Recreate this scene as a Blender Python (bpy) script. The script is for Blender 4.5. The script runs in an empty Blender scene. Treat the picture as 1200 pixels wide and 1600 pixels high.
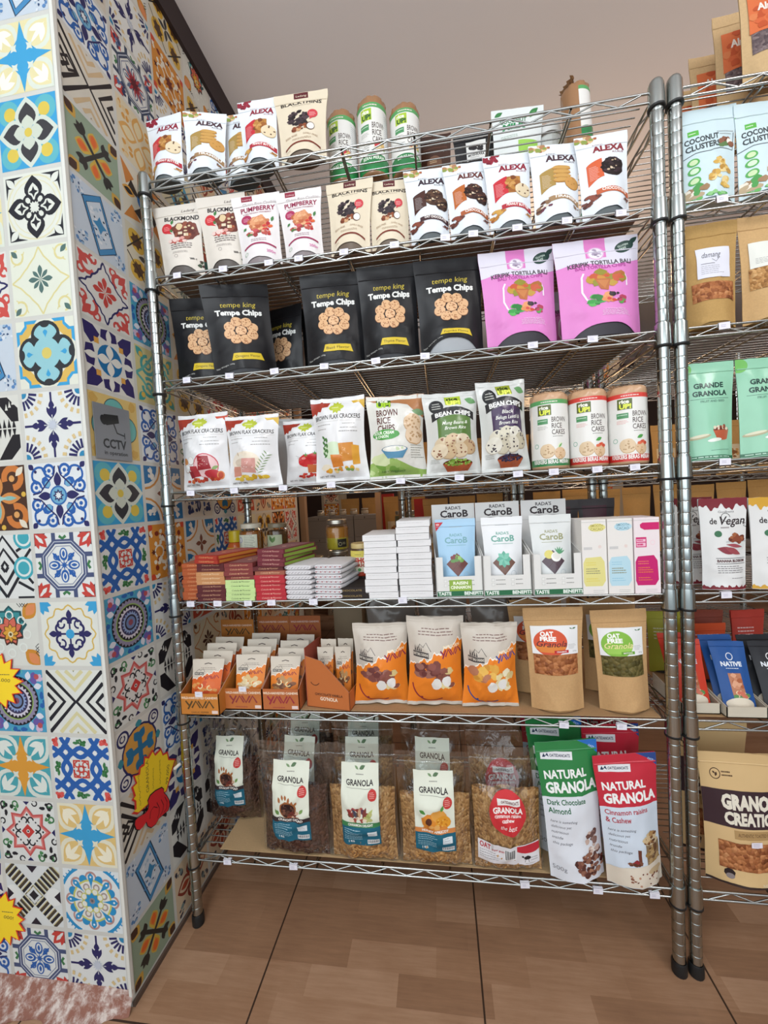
import bpy, bmesh, math, random
import numpy as np
from mathutils import Vector, Matrix, noise
from mathutils.geometry import tessellate_polygon
PI = math.pi
S = bpy.context.scene
COL = S.collection

# ------------------------------------------------------------------ camera, light, exposure
f_px, yaw, pitch, roll = 623.14, -0.1383, -0.0372, -0.0533
cam = bpy.data.objects.new('camera', bpy.data.cameras.new('camera'))
COL.objects.link(cam)
cam.data.sensor_fit = 'AUTO'; cam.data.sensor_width = 36; cam.data.lens = f_px / 1600 * 36
cam.data.clip_start = .01
fw = Vector((math.sin(yaw) * math.cos(pitch), math.cos(yaw) * math.cos(pitch), math.sin(pitch)))
rt = Vector((math.cos(yaw), -math.sin(yaw), 0)); up = rt.cross(fw)
r2 = math.cos(roll) * rt + math.sin(roll) * up; u2 = -math.sin(roll) * rt + math.cos(roll) * up
m = Matrix((r2, u2, -fw)).transposed().to_4x4(); m.translation = (.6889, -.9388, 1.1093)
cam.matrix_world = m
S.camera = cam
S.view_settings.view_transform = 'Standard'; S.view_settings.look = 'None'
S.view_settings.gamma = 1; S.view_settings.use_curve_mapping = False
S.view_settings.exposure = -0.04
w = bpy.data.worlds.new('daylight'); S.world = w; w.use_nodes = True
w.node_tree.nodes['Background'].inputs[0].default_value = (.80, .91, 1, 1)
w.node_tree.nodes['Background'].inputs[1].default_value = .62


def lamp(name, kind, loc, energy, col, size=None, size_y=None, rot=(0, 0, 0), radius=.05):
    l = bpy.data.lights.new(name, kind); l.energy = energy; l.color = col
    if kind == 'AREA':
        l.shape = 'RECTANGLE'; l.size = size; l.size_y = size_y or size
    else:
        l.shadow_soft_size = radius
    o = bpy.data.objects.new(name, l); COL.objects.link(o); o.location = loc; o.rotation_euler = rot
    return o


# daylight falling in through the open shop front behind the camera
lamp('shopfront_daylight', 'AREA', (.2, -2.75, 1.6), 49, (.90, .96, 1), 3.8, 1.9, (math.radians(94), 0, 0))
# added fill lights to brighten the ceiling, then warm lamps over the rear aisle
lamp('aisle_ceiling_fill', 'POINT', (.3, -1.5, 2.3), 30, (.90, .96, 1), radius=.22)
lamp('aisle_ceiling_fill', 'POINT', (2.0, -1.3, 2.3), 28, (1, .96, .94), radius=.22)
lamp('back_ceiling_fill', 'POINT', (1.0, 2.1, 1.75), 13, (.97, .97, 1), radius=.2)  # neutral fill added behind the shelves for the visible part of the ceiling
lamp('rear_warm_lamp', 'POINT', (1.35, 1.55, 2.2), 10, (1, .62, .34), radius=.08)
lamp('rear_wall_lamp', 'POINT', (.30, .86, 1.36), 2.6, (1, .60, .32), radius=.05)
lamp('rear_shelf_fill', 'POINT', (1.40, .70, 1.34), 1.7, (1, .64, .36), radius=.04)  # unseen warm fill added between the units to brighten the rear kraft pouches
lamp('rear_ceiling_lamp', 'POINT', (2.4, .9, 2.35), 7, (1, .66, .5), radius=.15)


# ------------------------------------------------------------------ colours and materials
def lin(c):
    c /= 255
    return c / 12.92 if c <= .04045 else ((c + .055) / 1.055) ** 2.4


def hx(s):
    if not isinstance(s, str): return s
    return (lin(int(s[0:2], 16)), lin(int(s[2:4], 16)), lin(int(s[4:6], 16)))


def mixc(a, b, t):
    a, b = hx(a), hx(b)
    return tuple(a[k] * (1 - t) + b[k] * t for k in range(3))


MATS = {}


def material(name, build=None, **kw):
    if name in MATS: return MATS[name]
    mt = bpy.data.materials.new(name); mt.use_nodes = True; MATS[name] = mt
    nt = mt.node_tree; b = nt.nodes['Principled BSDF']
    for k, v in kw.items():
        k = {'base': 'Base Color', 'rough': 'Roughness', 'metal': 'Metallic', 'coat': 'Coat Weight', 'coatr': 'Coat Roughness', 'spec': 'Specular IOR Level',
             'trans': 'Transmission Weight', 'ior': 'IOR', 'alpha': 'Alpha'}[k]
        if k == 'Base Color': v = (*hx(v), 1)
        b.inputs[k].default_value = v
    if build: build(nt, b)
    return mt


def N(nt, t, **kw):
    n = nt.nodes.new('ShaderNode' + t)
    for k, v in kw.items():
        if k in n.inputs.keys(): n.inputs[k].default_value = v
        else: setattr(n, k, v)
    return n


def attr_col(nt, b, grain=0, scale=900, bump=0, tone=1):
    a = N(nt, 'Attribute', attribute_name='col')
    src = a.outputs['Color']
    if grain or bump:
        tc = N(nt, 'TexCoord'); nz = N(nt, 'TexNoise', Scale=scale, Detail=3.0)
        nt.links.new(tc.outputs['Object'], nz.inputs['Vector'])
        if grain:
            mr = N(nt, 'MapRange'); mr.inputs['To Min'].default_value = tone - grain; mr.inputs['To Max'].default_value = tone + grain
            nt.links.new(nz.outputs['Fac'], mr.inputs['Value'])
            vm = N(nt, 'VectorMath', operation='SCALE')
            nt.links.new(src, vm.inputs[0]); nt.links.new(mr.outputs[0], vm.inputs['Scale'])
            src = vm.outputs[0]
        if bump:
            bp = N(nt, 'Bump', Strength=bump, Distance=.001)
            nt.links.new(nz.outputs['Fac'], bp.inputs['Height']); nt.links.new(bp.outputs[0], b.inputs['Normal'])
    nt.links.new(src, b.inputs['Base Color'])


FILM = material('printed_film', lambda t, b: attr_col(t, b), rough=.42, spec=.3)
GLOSS = material('glossy_film', lambda t, b: attr_col(t, b), rough=.24, spec=.5)
PAPER = material('printed_paper', lambda t, b: attr_col(t, b), rough=.62, spec=.25)
KRAFT = material('kraft_paper', lambda t, b: attr_col(t, b, .12, 260, .25), rough=.75, spec=.2)
TILE = material('printed_tile', lambda t, b: attr_col(t, b, .03, 40, 0, .87), rough=.5, spec=.25)
CHROME = material('chrome', base='aeb4b2', metal=1.0, rough=.20)
WIRE = material('chrome_wire', base='b2b5b3', metal=1.0, rough=.26)
BLACKP = material('black_plastic', base='17191a', rough=.5)
STEEL = material('steel_lid', base='b9b5aa', metal=1.0, rough=.32)
WOOD = material('raw_wood', base='96795b', rough=.7)
DARKC = material('dark_card', base='3a302c', rough=.8)


def clear_film(nt, b):
    out = nt.nodes['Material Output']
    tr = N(nt, 'BsdfTransparent'); tr.inputs[0].default_value = (.93, .95, .95, 1)
    gl = N(nt, 'BsdfGlossy', Roughness=.07); gl.inputs[0].default_value = (1, 1, 1, 1)
    lw = N(nt, 'LayerWeight', Blend=.18)
    mr = N(nt, 'MapRange'); mr.inputs['To Min'].default_value = .06; mr.inputs['To Max'].default_value = .75
    mx = N(nt, 'MixShader')
    nt.links.new(lw.outputs['Facing'], mr.inputs['Value']); nt.links.new(mr.outputs[0], mx.inputs[0])
    nt.links.new(tr.outputs[0], mx.inputs[1]); nt.links.new(gl.outputs[0], mx.inputs[2])
    nt.links.new(mx.outputs[0], out.inputs['Surface'])
    tc = N(nt, 'TexCoord'); mp = N(nt, 'Mapping'); mp.inputs['Scale'].default_value = (26, 26, 9); nz = N(nt, 'TexNoise', Scale=1.0, Detail=3.0, Distortion=1.2); bp = N(nt, 'Bump', Strength=.55, Distance=.02)
    nt.links.new(tc.outputs['Object'], mp.inputs[0]); nt.links.new(mp.outputs[0], nz.inputs['Vector']); nt.links.new(nz.outputs['Fac'], bp.inputs['Height']); nt.links.new(bp.outputs[0], gl.inputs['Normal']); bp.label = 'crinkle'


CLEAR = material('clear_film', clear_film)


def cluster_mat(name, cols, scale):
    def build(nt, b):
        tc = N(nt, 'TexCoord'); v = N(nt, 'TexVoronoi', Scale=scale); nz = N(nt, 'TexNoise', Scale=scale * .35, Detail=4.0)
        sp = N(nt, 'SeparateColor'); r = N(nt, 'ValToRGB'); e = r.color_ramp.elements
        while len(e) < len(cols): e.new(.5)
        for k, c in enumerate(cols):
            e[k].position = k / (len(cols) - 1); e[k].color = (*hx(c), 1)
        ad = N(nt, 'Math', operation='MULTIPLY_ADD'); ad.inputs[1].default_value = .55
        m2 = N(nt, 'Math', operation='MULTIPLY'); m2.inputs[1].default_value = .5
        nt.links.new(tc.outputs['Object'], v.inputs['Vector']); nt.links.new(tc.outputs['Object'], nz.inputs['Vector'])
        nt.links.new(v.outputs['Color'], sp.inputs[0]); nt.links.new(sp.outputs[0], ad.inputs[0])
        nt.links.new(nz.outputs['Fac'], m2.inputs[0]); nt.links.new(m2.outputs[0], ad.inputs[2])
        nt.links.new(ad.outputs[0], r.inputs[0]); nt.links.new(r.outputs[0], b.inputs['Base Color'])
        bp = N(nt, 'Bump', Strength=.9, Distance=.004); bp.invert = True
        nt.links.new(v.outputs['Distance'], bp.inputs['Height']); nt.links.new(bp.outputs[0], b.inputs['Normal'])
    return material(name, build, rough=.6, spec=.25)


G_OAT = cluster_mat('oat_clusters', ['5a3a1e', '8a5f34', 'b5854f', 'c99c66', 'e0bd8c'], 150)
G_CACAO = cluster_mat('cacao_clusters', ['1c1210', '3a241c', '4a2e24', '57382c', '7a5140'], 150)
G_RED = cluster_mat('red_oat_clusters', ['4a2416', '7d4526', 'a0623a', 'b97a4c', 'cf9a6c'], 120)
G_GREEN = cluster_mat('matcha_clusters', ['25210f', '47401e', '5c542b', '6b5f35', '8c8050'], 120)


# ------------------------------------------------------------------ drawing on sheets
GLY = {}


def glyphs(s, bold):
    k = (s, bold)
    if k not in GLY:
        c = bpy.data.curves.new('t', 'FONT'); c.body = s; c.resolution_u = 2; c.offset = bold; c.size = 1
        o = bpy.data.objects.new('t', c); COL.objects.link(o)
        me = bpy.data.meshes.new_from_object(o.evaluated_get(bpy.context.evaluated_depsgraph_get()))
        me.calc_loop_triangles()
        V = [(v.co.x, v.co.y) for v in me.vertices]
        T = [[V[i] for i in t.vertices] for t in me.loop_triangles]
        xs = [p[0] for p in V] or [0, 1]; ys = [p[1] for p in V] or [0, 1]
        bpy.data.objects.remove(o); bpy.data.curves.remove(c); bpy.data.meshes.remove(me)
        GLY[k] = (T, min(xs), max(xs), min(ys), max(ys))
    return GLY[k]


class Art:
    """flat printed shapes: a list of (convex polygon, colour, layer) in millimetres"""
    def __init__(s):
        s.P = []; s.L = 0; s.M = (1, 0, 0, 0, 1, 0); s.st = []; s.rng = random.Random(5)

    def push(s, x=0, y=0, rot=0, sx=1, sy=None):
        sy = sx if sy is None else sy
        s.st.append(s.M); a, b, c, d, e, f = s.M; co, si = math.cos(math.radians(rot)), math.sin(math.radians(rot))
        p, q, r, t = co * sx, -si * sy, si * sx, co * sy
        s.M = (a * p + b * r, a * q + b * t, a * x + b * y + c, d * p + e * r, d * q + e * t, d * x + e * y + f)
        return s

    def pop(s): s.M = s.st.pop()

    def _add(s, tris, col):
        a, b, c, d, e, f = s.M; col = hx(col); s.L += 1
        for t in tris:
            q = [(a * x + b * y + c, d * x + e * y + f) for x, y in t]
            s.P.append((q, col, s.L))

    def poly(s, pts, col):
        if len(pts) <= 4 and len(pts) == 3: s._add([pts], col); return
        t = tessellate_polygon([[Vector((x, y, 0)) for x, y in pts]])
        s._add([[pts[i] for i in k] for k in t], col)

    def rect(s, x0, y0, x1, y1, col): s._add([[(x0, y0), (x1, y0), (x1, y1), (x0, y1)]], col)

    def ell(s, x, y, rx, ry=None, col='000000', n=20, rot=0):
        ry = ry or rx; co, si = math.cos(math.radians(rot)), math.sin(math.radians(rot))
        s._add([[(x + co * rx * math.cos(2 * PI * k / n) - si * ry * math.sin(2 * PI * k / n),
                  y + si * rx * math.cos(2 * PI * k / n) + co * ry * math.sin(2 * PI * k / n)) for k in range(n)]], col)

    def line(s, pts, wd, col, closed=False):
        L, Rr = [], []
        n = len(pts)
        for i, (x, y) in enumerate(pts):
            if closed: (x0, y0), (x1, y1) = pts[i - 1], pts[(i + 1) % n]
            else: (x0, y0), (x1, y1) = pts[max(0, i - 1)], pts[min(n - 1, i + 1)]
            dx, dy = x1 - x0, y1 - y0; l = math.hypot(dx, dy) or 1
            L.append((x - dy / l * wd / 2, y + dx / l * wd / 2)); Rr.append((x + dy / l * wd / 2, y - dx / l * wd / 2))
        s._add([[Rr[i], Rr[(i + 1) % n], L[(i + 1) % n], L[i]] for i in range(n if closed else n - 1)], col)

    def arc(s, x, y, r, a0, a1, wd, col, ry=None, n=14):
        ry = ry or r
        s.line([(x + r * math.cos(math.radians(a0 + (a1 - a0) * k / n)), y + ry * math.sin(math.radians(a0 + (a1 - a0) * k / n))) for k in range(n + 1)], wd, col)

    def ring(s, x, y, r, wd, col, n=24): s.arc(x, y, r, 0, 360, wd, col, n=n)

    def petal(s, x, y, ln, wd, rot, col, bulge=.5, n=7):
        l = [(wd / 2 * math.sin(PI * (k / n) ** (math.log(.5) / math.log(bulge))), ln * k / n) for k in range(n + 1)]
        s.push(x, y, rot); s.poly(l + [(-a, b) for a, b in l[-2:0:-1]], col); s.pop()

    def star(s, x, y, r0, r1, n, col, rot=90):
        s.poly([(x + (r0 if k % 2 == 0 else r1) * math.cos(math.radians(rot + 180 * k / n)), y + (r0 if k % 2 == 0 else r1) * math.sin(math.radians(rot + 180 * k / n))) for k in range(2 * n)], col)

    def blob(s, x, y, rx, ry, col, jag=.18, n=12, seed=None):
        r = random.Random(seed) if seed is not None else s.rng; p = r.random() * 6
        s.poly([(x + rx * (1 + jag * (r.random() - .5) * 2) * math.cos(p + 2 * PI * k / n), y + ry * (1 + jag * (r.random() - .5) * 2) * math.sin(p + 2 * PI * k / n)) for k in range(n)], col)

    def heap(s, x, y, rx, ry, n, size, cols, seed=1, jag=.25):
        r = random.Random(seed)
        for k in range(n):
            a, d = r.random() * 2 * PI, math.sqrt(r.random()); q = size * (.7 + .6 * r.random())
            s.blob(x + rx * d * math.cos(a), y + ry * d * math.sin(a), q, q * (.6 + .4 * r.random()), r.choice(cols), jag, 8, r.random())

    def cookie(s, x, y, r, c='c98f52', chip='5a2f1c', n=9, seed=2, edge='9a6a38'):
        s.blob(x, y - r * .07, r, r, edge, .04, 16, seed); s.blob(x, y, r * .96, r * .94, c, .05, 16, seed); g = random.Random(seed)
        for k in range(n):
            a, d = g.random() * 6.3, g.random() ** .5 * r * .78
            s.blob(x + d * math.cos(a), y + d * math.sin(a), r * .13, r * .11, chip, .3, 6, g.random())

    def txt(s, t, x, y, h, col, wd=None, bold=.02, align='C', rot=0, shear=0, arc=0):
        T, x0, x1, y0, y1 = glyphs(t, bold); k = h / .70; kx = k
        if wd: kx = wd / (x1 - x0)
        ox = {'C': (x0 + x1) / 2, 'L': x0, 'R': x1}[align]
        def f(p):
            X, Y = (p[0] - ox) * kx + shear * p[1] * k, p[1] * k
            return (X, Y + arc * X * X)
        s.push(x, y, rot); s._add([[f(p) for p in q] for q in T], col); s.pop()

    def small(s, x0, y0, wd, n, lead, th, col, seed=3, align='L'):
        """rows of fine print, too small to read"""
        r = random.Random(seed); q = []
        for k in range(n):
            full = wd * (.65 + .35 * r.random()); xx = x0 if align == 'L' else x0 + (wd - full) / 2; e = xx + full
            while xx < e:
                l = min(e - xx, wd * (.05 + .1 * r.random())); y = y0 - k * lead
                q.append([(xx, y), (xx + l, y), (xx + l, y + th), (xx, y + th)]); xx += l + wd * .022
        s._add(q, col)

    def yava(s, x, y, h, wd, col, th, rot=0):
        """the bar-less angular letters of the orange boxes, centred on x, foot at y"""
        s.push(x, y, rot); k = wd / 3.6
        for l in ([(0, 1), (.44, .42)], [(.88, 1), (.26, -.05)], [(.78, .12), (1.32, .98), (1.86, .12)], [(1.62, 1), (2.16, .14), (2.7, 1)], [(2.52, .12), (3.06, .98), (3.6, .12)]): s.line([((a - 1.8) * k, b * h) for a, b in l], th, col)
        s.pop()

    def wave(s, x0, x1, top, bot, col, n=14):
        """area between two curves given as functions of 0..1"""
        a = [(x0 + (x1 - x0) * k / n, top(k / n)) for k in range(n + 1)]; b = [(x0 + (x1 - x0) * k / n, bot(k / n)) for k in range(n + 1)]
        s._add([[b[k], b[k + 1], a[k + 1], a[k]] for k in range(n)], col)


def clip_cells(poly, xs, ys):
    """cut a convex polygon along the grid lines xs, ys; pieces outside are dropped"""
    def cut(pl, ax, v):
        lo, hi = [], []
        for i in range(len(pl)):
            p, q = pl[i], pl[(i + 1) % len(pl)]; dp, dq = p[ax] - v, q[ax] - v
            if dp <= 0: lo.append(p)
            if dp >= 0: hi.append(p)
            if dp * dq < 0:
                t = dp / (dp - dq); r = (p[0] + (q[0] - p[0]) * t, p[1] + (q[1] - p[1]) * t); lo.append(r); hi.append(r)
        return lo, hi
    out = []
    def strips(pl, ax, vs):
        mn = min(p[ax] for p in pl); mx = max(p[ax] for p in pl); res = []; rest = pl
        if mx <= vs[0] or mn >= vs[-1]: return res
        for k, v in enumerate(vs):
            if v <= mn: continue
            if not rest or v >= mx:
                if rest and v >= mx and k > 0: res.append(rest); rest = None
                break
            lo, rest = cut(rest, ax, v)
            if k > 0 and len(lo) >= 3: res.append(lo)
        return res
    for st in strips(poly, 0, xs): out += strips(st, 1, ys)
    return out


class Mesh:
    def __init__(s): s.V = []; s.F = []; s.C = []; s.Nn = []

    def quad(s, pts, col, n=None):
        b = len(s.V); a = [Vector(p) for p in pts]
        n = n or (a[1] - a[0]).cross(a[2] - a[0]).normalized(); col = hx(col)
        for p in a: s.V.append(tuple(p)); s.C.append(col); s.Nn.append(tuple(n))
        s.F.append(tuple(range(b, b + len(a))))

    def box(s, x0, y0, z0, x1, y1, z1, col, M=None, cols=None):
        q = [((x0, y0, z0), (x1, y0, z0), (x1, y0, z1), (x0, y0, z1)), ((x1, y1, z0), (x0, y1, z0), (x0, y1, z1), (x1, y1, z1)),
             ((x0, y1, z0), (x0, y0, z0), (x0, y0, z1), (x0, y1, z1)), ((x1, y0, z0), (x1, y1, z0), (x1, y1, z1), (x1, y0, z1)),
             ((x0, y0, z1), (x1, y0, z1), (x1, y1, z1), (x0, y1, z1)), ((x0, y1, z0), (x1, y1, z0), (x1, y0, z0), (x0, y0, z0))]
        for i, f in enumerate(q):
            s.quad([M @ Vector(p) for p in f] if M else f, cols[i] if cols and cols.get(i) else col)

    def grid(s, G, col, flip=False, closed=False):
        """G: (nv+1, nu+1, 3) array; smooth normals; col a colour or f(u,v)"""
        nv, nu = G.shape[0] - 1, G.shape[1] - 1; Nm = normals(G, closed)
        if flip: Nm = -Nm
        b = len(s.V)
        for j in range(nv + 1):
            for i in range(nu + 1):
                s.V.append(tuple(G[j, i])); s.Nn.append(tuple(Nm[j, i]))
                s.C.append(hx(col(i / nu, j / nv)) if callable(col) else hx(col))
        for j in range(nv):
            for i in range(nu):
                a = b + j * (nu + 1) + i
                for q in ((a, a + 1, a + nu + 2), (a, a + nu + 2, a + nu + 1)): s.F.append(q[::-1] if flip else q)

    def art(s, G, A, Wm, Hm, off=.00025, step=.000008, closed=False):
        nv, nu = G.shape[0] - 1, G.shape[1] - 1; Nm = normals(G, closed)
        xs = [Wm * k / nu for k in range(nu + 1)]; ys = [Hm * k / nv for k in range(nv + 1)]
        for pl, col, ly in A.P:
            for pc in clip_cells(pl, xs, ys):
                cx = sum(p[0] for p in pc) / len(pc); cy = sum(p[1] for p in pc) / len(pc)
                i = min(nu - 1, max(0, int(cx / Wm * nu))); j = min(nv - 1, max(0, int(cy / Hm * nv)))
                q = [(x / Wm * nu - i, y / Hm * nv - j) for x, y in pc]
                for low in (True, False):                          # each cell is two triangles; follow them exactly
                    t = []
                    for k in range(len(q)):
                        p, r = q[k], q[(k + 1) % len(q)]; dp, dr = (p[0] - p[1], r[0] - r[1]) if low else (p[1] - p[0], r[1] - r[0])
                        if dp >= 0: t.append(p)
                        if dp * dr < 0: w = dp / (dp - dr); t.append((p[0] + (r[0] - p[0]) * w, p[1] + (r[1] - p[1]) * w))
                    if len(t) < 3: continue
                    ar = sum(t[k][0] * t[(k + 1) % len(t)][1] - t[(k + 1) % len(t)][0] * t[k][1] for k in range(len(t)))
                    if abs(ar) < 1e-6: continue
                    if ar < 0: t = t[::-1]
                    b = len(s.V); A0, A1, A2 = (j, i), ((j, i + 1) if low else (j + 1, i)), (j + 1, i + 1)
                    for u, v in t:
                        w1, w2 = (u - v, v) if low else (v - u, u); w0 = 1 - w1 - w2
                        n = w0 * Nm[A0] + w1 * Nm[A1] + w2 * Nm[A2]; n = n / (math.sqrt(n @ n) or 1)
                        p = w0 * G[A0] + w1 * G[A1] + w2 * G[A2] + n * (off + ly * step)
                        s.V.append(tuple(p)); s.Nn.append(tuple(n)); s.C.append(col)
                    s.F.append(tuple(range(b, len(s.V))))

    def tube(s, pts, r, col='c0c0c0', n=6, cap=False):
        """round bar along a polyline"""
        pts = [Vector(p) for p in pts]; b0 = len(s.V); rs = r if isinstance(r, list) else [r] * len(pts)
        for k, p in enumerate(pts):
            d = (pts[min(k + 1, len(pts) - 1)] - pts[max(k - 1, 0)]).normalized()
            a = d.orthogonal().normalized() if abs(d.z) > .99 else d.cross(Vector((0, 0, 1))).normalized(); bb = d.cross(a)
            for i in range(n):
                q = a * math.cos(2 * PI * i / n) + bb * math.sin(2 * PI * i / n)
                s.V.append(tuple(p + q * rs[k])); s.Nn.append(tuple(q)); s.C.append(hx(col))
        for k in range(len(pts) - 1):
            for i in range(n):
                a = b0 + k * n + i; c = b0 + k * n + (i + 1) % n
                s.F.append((a, c, c + n, a + n))
        if cap:
            s.F.append(tuple(b0 + i for i in range(n))[::-1]); s.F.append(tuple(b0 + (len(pts) - 1) * n + i for i in range(n)))

    def lathe(s, prof, col, n=24, cx=0, cy=0):
        """prof: list of (r, z) from bottom to top"""
        G = np.array([[(cx + r * math.sin(-PI + 2 * PI * i / n), cy - r * math.cos(-PI + 2 * PI * i / n), z) for i in range(n + 1)] for r, z in prof])
        s.grid(G, col, closed=True); return G

    def build(s, name, mat, parent=None):
        me = bpy.data.meshes.new(name); me.from_pydata(s.V, [], s.F)
        at = me.attributes.new('col', 'FLOAT_COLOR', 'POINT')
        at.data.foreach_set('color', np.array([(*c, 1) for c in s.C], dtype=np.float32).ravel())
        me.polygons.foreach_set('use_smooth', [True] * len(me.polygons))
        me.materials.append(mat)
        me.normals_split_custom_set_from_vertices(s.Nn)
        o = bpy.data.objects.new(name, me); COL.objects.link(o)
        if parent: o.parent = parent
        return o


def normals(G, closed=False):
    du = np.empty_like(G); du[:, 1:-1] = G[:, 2:] - G[:, :-2]
    if closed:
        du[:, 0] = du[:, -1] = G[:, 1] - G[:, -2]
    else:
        du[:, 0] = G[:, 1] - G[:, 0]; du[:, -1] = G[:, -1] - G[:, -2]
    dv = np.empty_like(G); dv[1:-1] = G[2:] - G[:-2]; dv[0] = G[1] - G[0]; dv[-1] = G[-1] - G[-2]
    n = np.cross(du, dv); l = np.linalg.norm(n, axis=2, keepdims=True); l[l < 1e-12] = 1
    return n / l


def flat(O, U, V, nu=1, nv=1):
    O, U, V = np.array(O, float), np.array(U, float), np.array(V, float)
    return np.array([[O + U * i / nu + V * j / nv for i in range(nu + 1)] for j in range(nv + 1)])


def subgrid(G, u0, u1, v0, v1, n, m_, off=.0008):
    nv, nu = G.shape[0] - 1, G.shape[1] - 1; Nm = normals(G); out = np.empty((m_ + 1, n + 1, 3))
    for b in range(m_ + 1):
        for a in range(n + 1):
            x = (u0 + (u1 - u0) * a / n) * nu; y = (v0 + (v1 - v0) * b / m_) * nv
            i, j = min(nu - 1, max(0, int(x))), min(nv - 1, max(0, int(y))); fx, fy = x - i, y - j
            w = ((1 - fx) * (1 - fy), fx * (1 - fy), (1 - fx) * fy, fx * fy)
            c = ((j, i), (j, i + 1), (j + 1, i), (j + 1, i + 1))
            nn = sum(w[k] * Nm[c[k]] for k in range(4)); nn = nn / (np.linalg.norm(nn) or 1)
            out[b, a] = sum(w[k] * G[c[k]] for k in range(4)) + nn * off
    return out


# ------------------------------------------------------------------ object helpers
def tag(o, label=None, cat=None, group=None, kind=None):
    if label: o['label'] = label
    if cat: o['category'] = cat
    if group: o['group'] = group
    if kind: o['kind'] = kind
    return o


def thing(name, label, cat, loc=(0, 0, 0), rot=(0, 0, 0), group=None):
    o = bpy.data.objects.new(name, None); COL.objects.link(o); o.empty_display_size = .02
    o.location = loc; o.rotation_euler = rot
    return tag(o, label, cat, group)


def dup(root, label, loc, rot=(0, 0, 0), scale=None, group=None):
    r = root.copy(); COL.objects.link(r); r.location = loc; r.rotation_euler = rot; r['label'] = label
    if scale: r.scale = scale
    if group: r['group'] = group
    for ch in list(root.children):
        c = ch.copy(); COL.objects.link(c); c.parent = r
        for g in list(ch.children):
            d = g.copy(); COL.objects.link(d); d.parent = c
    return r


PROTO = {}; FOOT = {}


def place(key, maker, label, x, y, z, rz=0, tilt=0, lean=0, group=None, sc=None):
    """one item of a design: the first call builds it, later calls copy it. angles in degrees; tilt leans the top away, lean leans it right"""
    rot = (math.radians(-tilt), math.radians(lean), math.radians(rz))
    if key in PROTO:
        t = dup(PROTO[key], label, (x, y, z), rot, sc or (1, 1, 1), group)
    else:
        t = maker(); PROTO[key] = t
        t.location = (x, y, z); t.rotation_euler = rot; t['label'] = label
        if sc: t.scale = sc
        if group: t['group'] = group
        P = []
        for o in [t] + list(t.children):
            if o.type == 'MESH':
                a = np.empty(len(o.data.vertices) * 3); o.data.vertices.foreach_get('co', a); P.append(a.reshape(-1, 3))
        FOOT[key] = np.concatenate(P)
    if key != 'tag':                                               # let it stand on its lowest point
        M = np.array(t.rotation_euler.to_matrix()); t.location.z = z - float(((FOOT[key] * np.array(t.scale)) @ M.T)[:, 2].min()) + .0001
    return t

# ------------------------------------------------------------------ wall tile patterns, each drawn in the square -1..1
NAVY, INK, BLUE, SKY, TEAL, CREAM, YEL, ORG, RED, GRN = '2b2a5e', '23252d', '2a5fa8', '3d9fd0', '2f8d98', 'dfe0cf', 'd9b45c', 'd98a3c', 'c4453d', '3f7a4c'
WHT = 'dcdfdb'


def rot4(A, fn, n=4):
    for k in range(n):
        A.push(rot=360 * k / n); fn(k); A.pop()


def t_star(A, c=SKY, leaf='e3d9a8', bg='d8dfd2', vein='f0efe2'):
    A.rect(-1, -1, 1, 1, leaf)
    def corner(k):
        A.push(1, 1, 135); A.petal(0, 0, 1.25, .95, 0, bg); A.petal(0, .12, 1.0, .66, 0, leaf); A.petal(0, .25, .72, .14, 0, vein)
        A.petal(0, .3, .5, .2, 32, vein); A.petal(0, .3, .5, .2, -32, vein); A.pop()
    rot4(A, corner)
    A.poly([(0, 1), (.13, .5), (.3, .3), (.5, .13), (1, 0), (.5, -.13), (.3, -.3), (.13, -.5), (0, -1), (-.13, -.5), (-.3, -.3), (-.5, -.13), (-1, 0), (-.5, .13), (-.3, .3), (-.13, .5)], c)
    rot4(A, lambda k: A.star(.27, .27, .15, .07, 4, bg, 45))


def t_quatre(A, bg=SKY, dark='3a3a3e', yel='d8c052'):
    A.rect(-1, -1, 1, 1, bg)
    rot4(A, lambda k: (A.ell(.62, .62, .36, .36, '5fb3c0'), A.ell(.58, .58, .2, .2, yel)))
    rot4(A, lambda k: A.petal(0, .1, .92, .84, 0, 'cfd8cc', .42))
    rot4(A, lambda k: A.petal(0, .12, .74, .6, 0, dark, .45))
    rot4(A, lambda k: A.petal(0, 0, .5, .42, 0, 'cbd3c4', .55)); A.ell(0, 0, .13, .13, yel)


def t_scroll(A, c=INK, pale='dcd8b4', bg='dde0d6'):
    A.rect(-1, -1, 1, 1, bg); A.ring(0, 0, .92, .05, pale); A.ring(0, 0, .78, .03, pale)
    def f(k):
        A.petal(0, .12, .8, .62, 0, c); A.petal(0, .2, .5, .36, 0, bg); A.star(0, .44, .16, .07, 4, c); A.arc(-.2, .22, .13, 0, 300, .07, c); A.arc(.2, .22, .13, 180, -120, .07, c)
        A.poly([(.92, .92), (.92, .3), (.84, .62), (.62, .62), (.62, .84), (.3, .92)], c); A.petal(.9, .9, .42, .2, 135, bg)
    rot4(A, f); A.star(0, 0, .2, .09, 4, bg, 45)


def t_pale(A, c='53706c', line='d9cf94', bg='dee2d2', dark=None):
    A.rect(-1, -1, 1, 1, bg)
    rot4(A, lambda k: (A.line([(0, .98), (.16, .7), (.34, .52), (.42, .42), (.52, .34), (.7, .16), (.98, 0)], .05, line), A.arc(.75, .75, .2, 0, 300, .06, line), A.petal(.95, .95, .3, .16, 135, dark or c), A.line([(.5, .9), (.62, .62), (.9, .5)], .03, line)))
    for k in range(8): A.petal(0, .04, .42 if k % 2 == 0 else .36, .16 if k % 2 == 0 else .12, 45 * k, c, .65)


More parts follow.
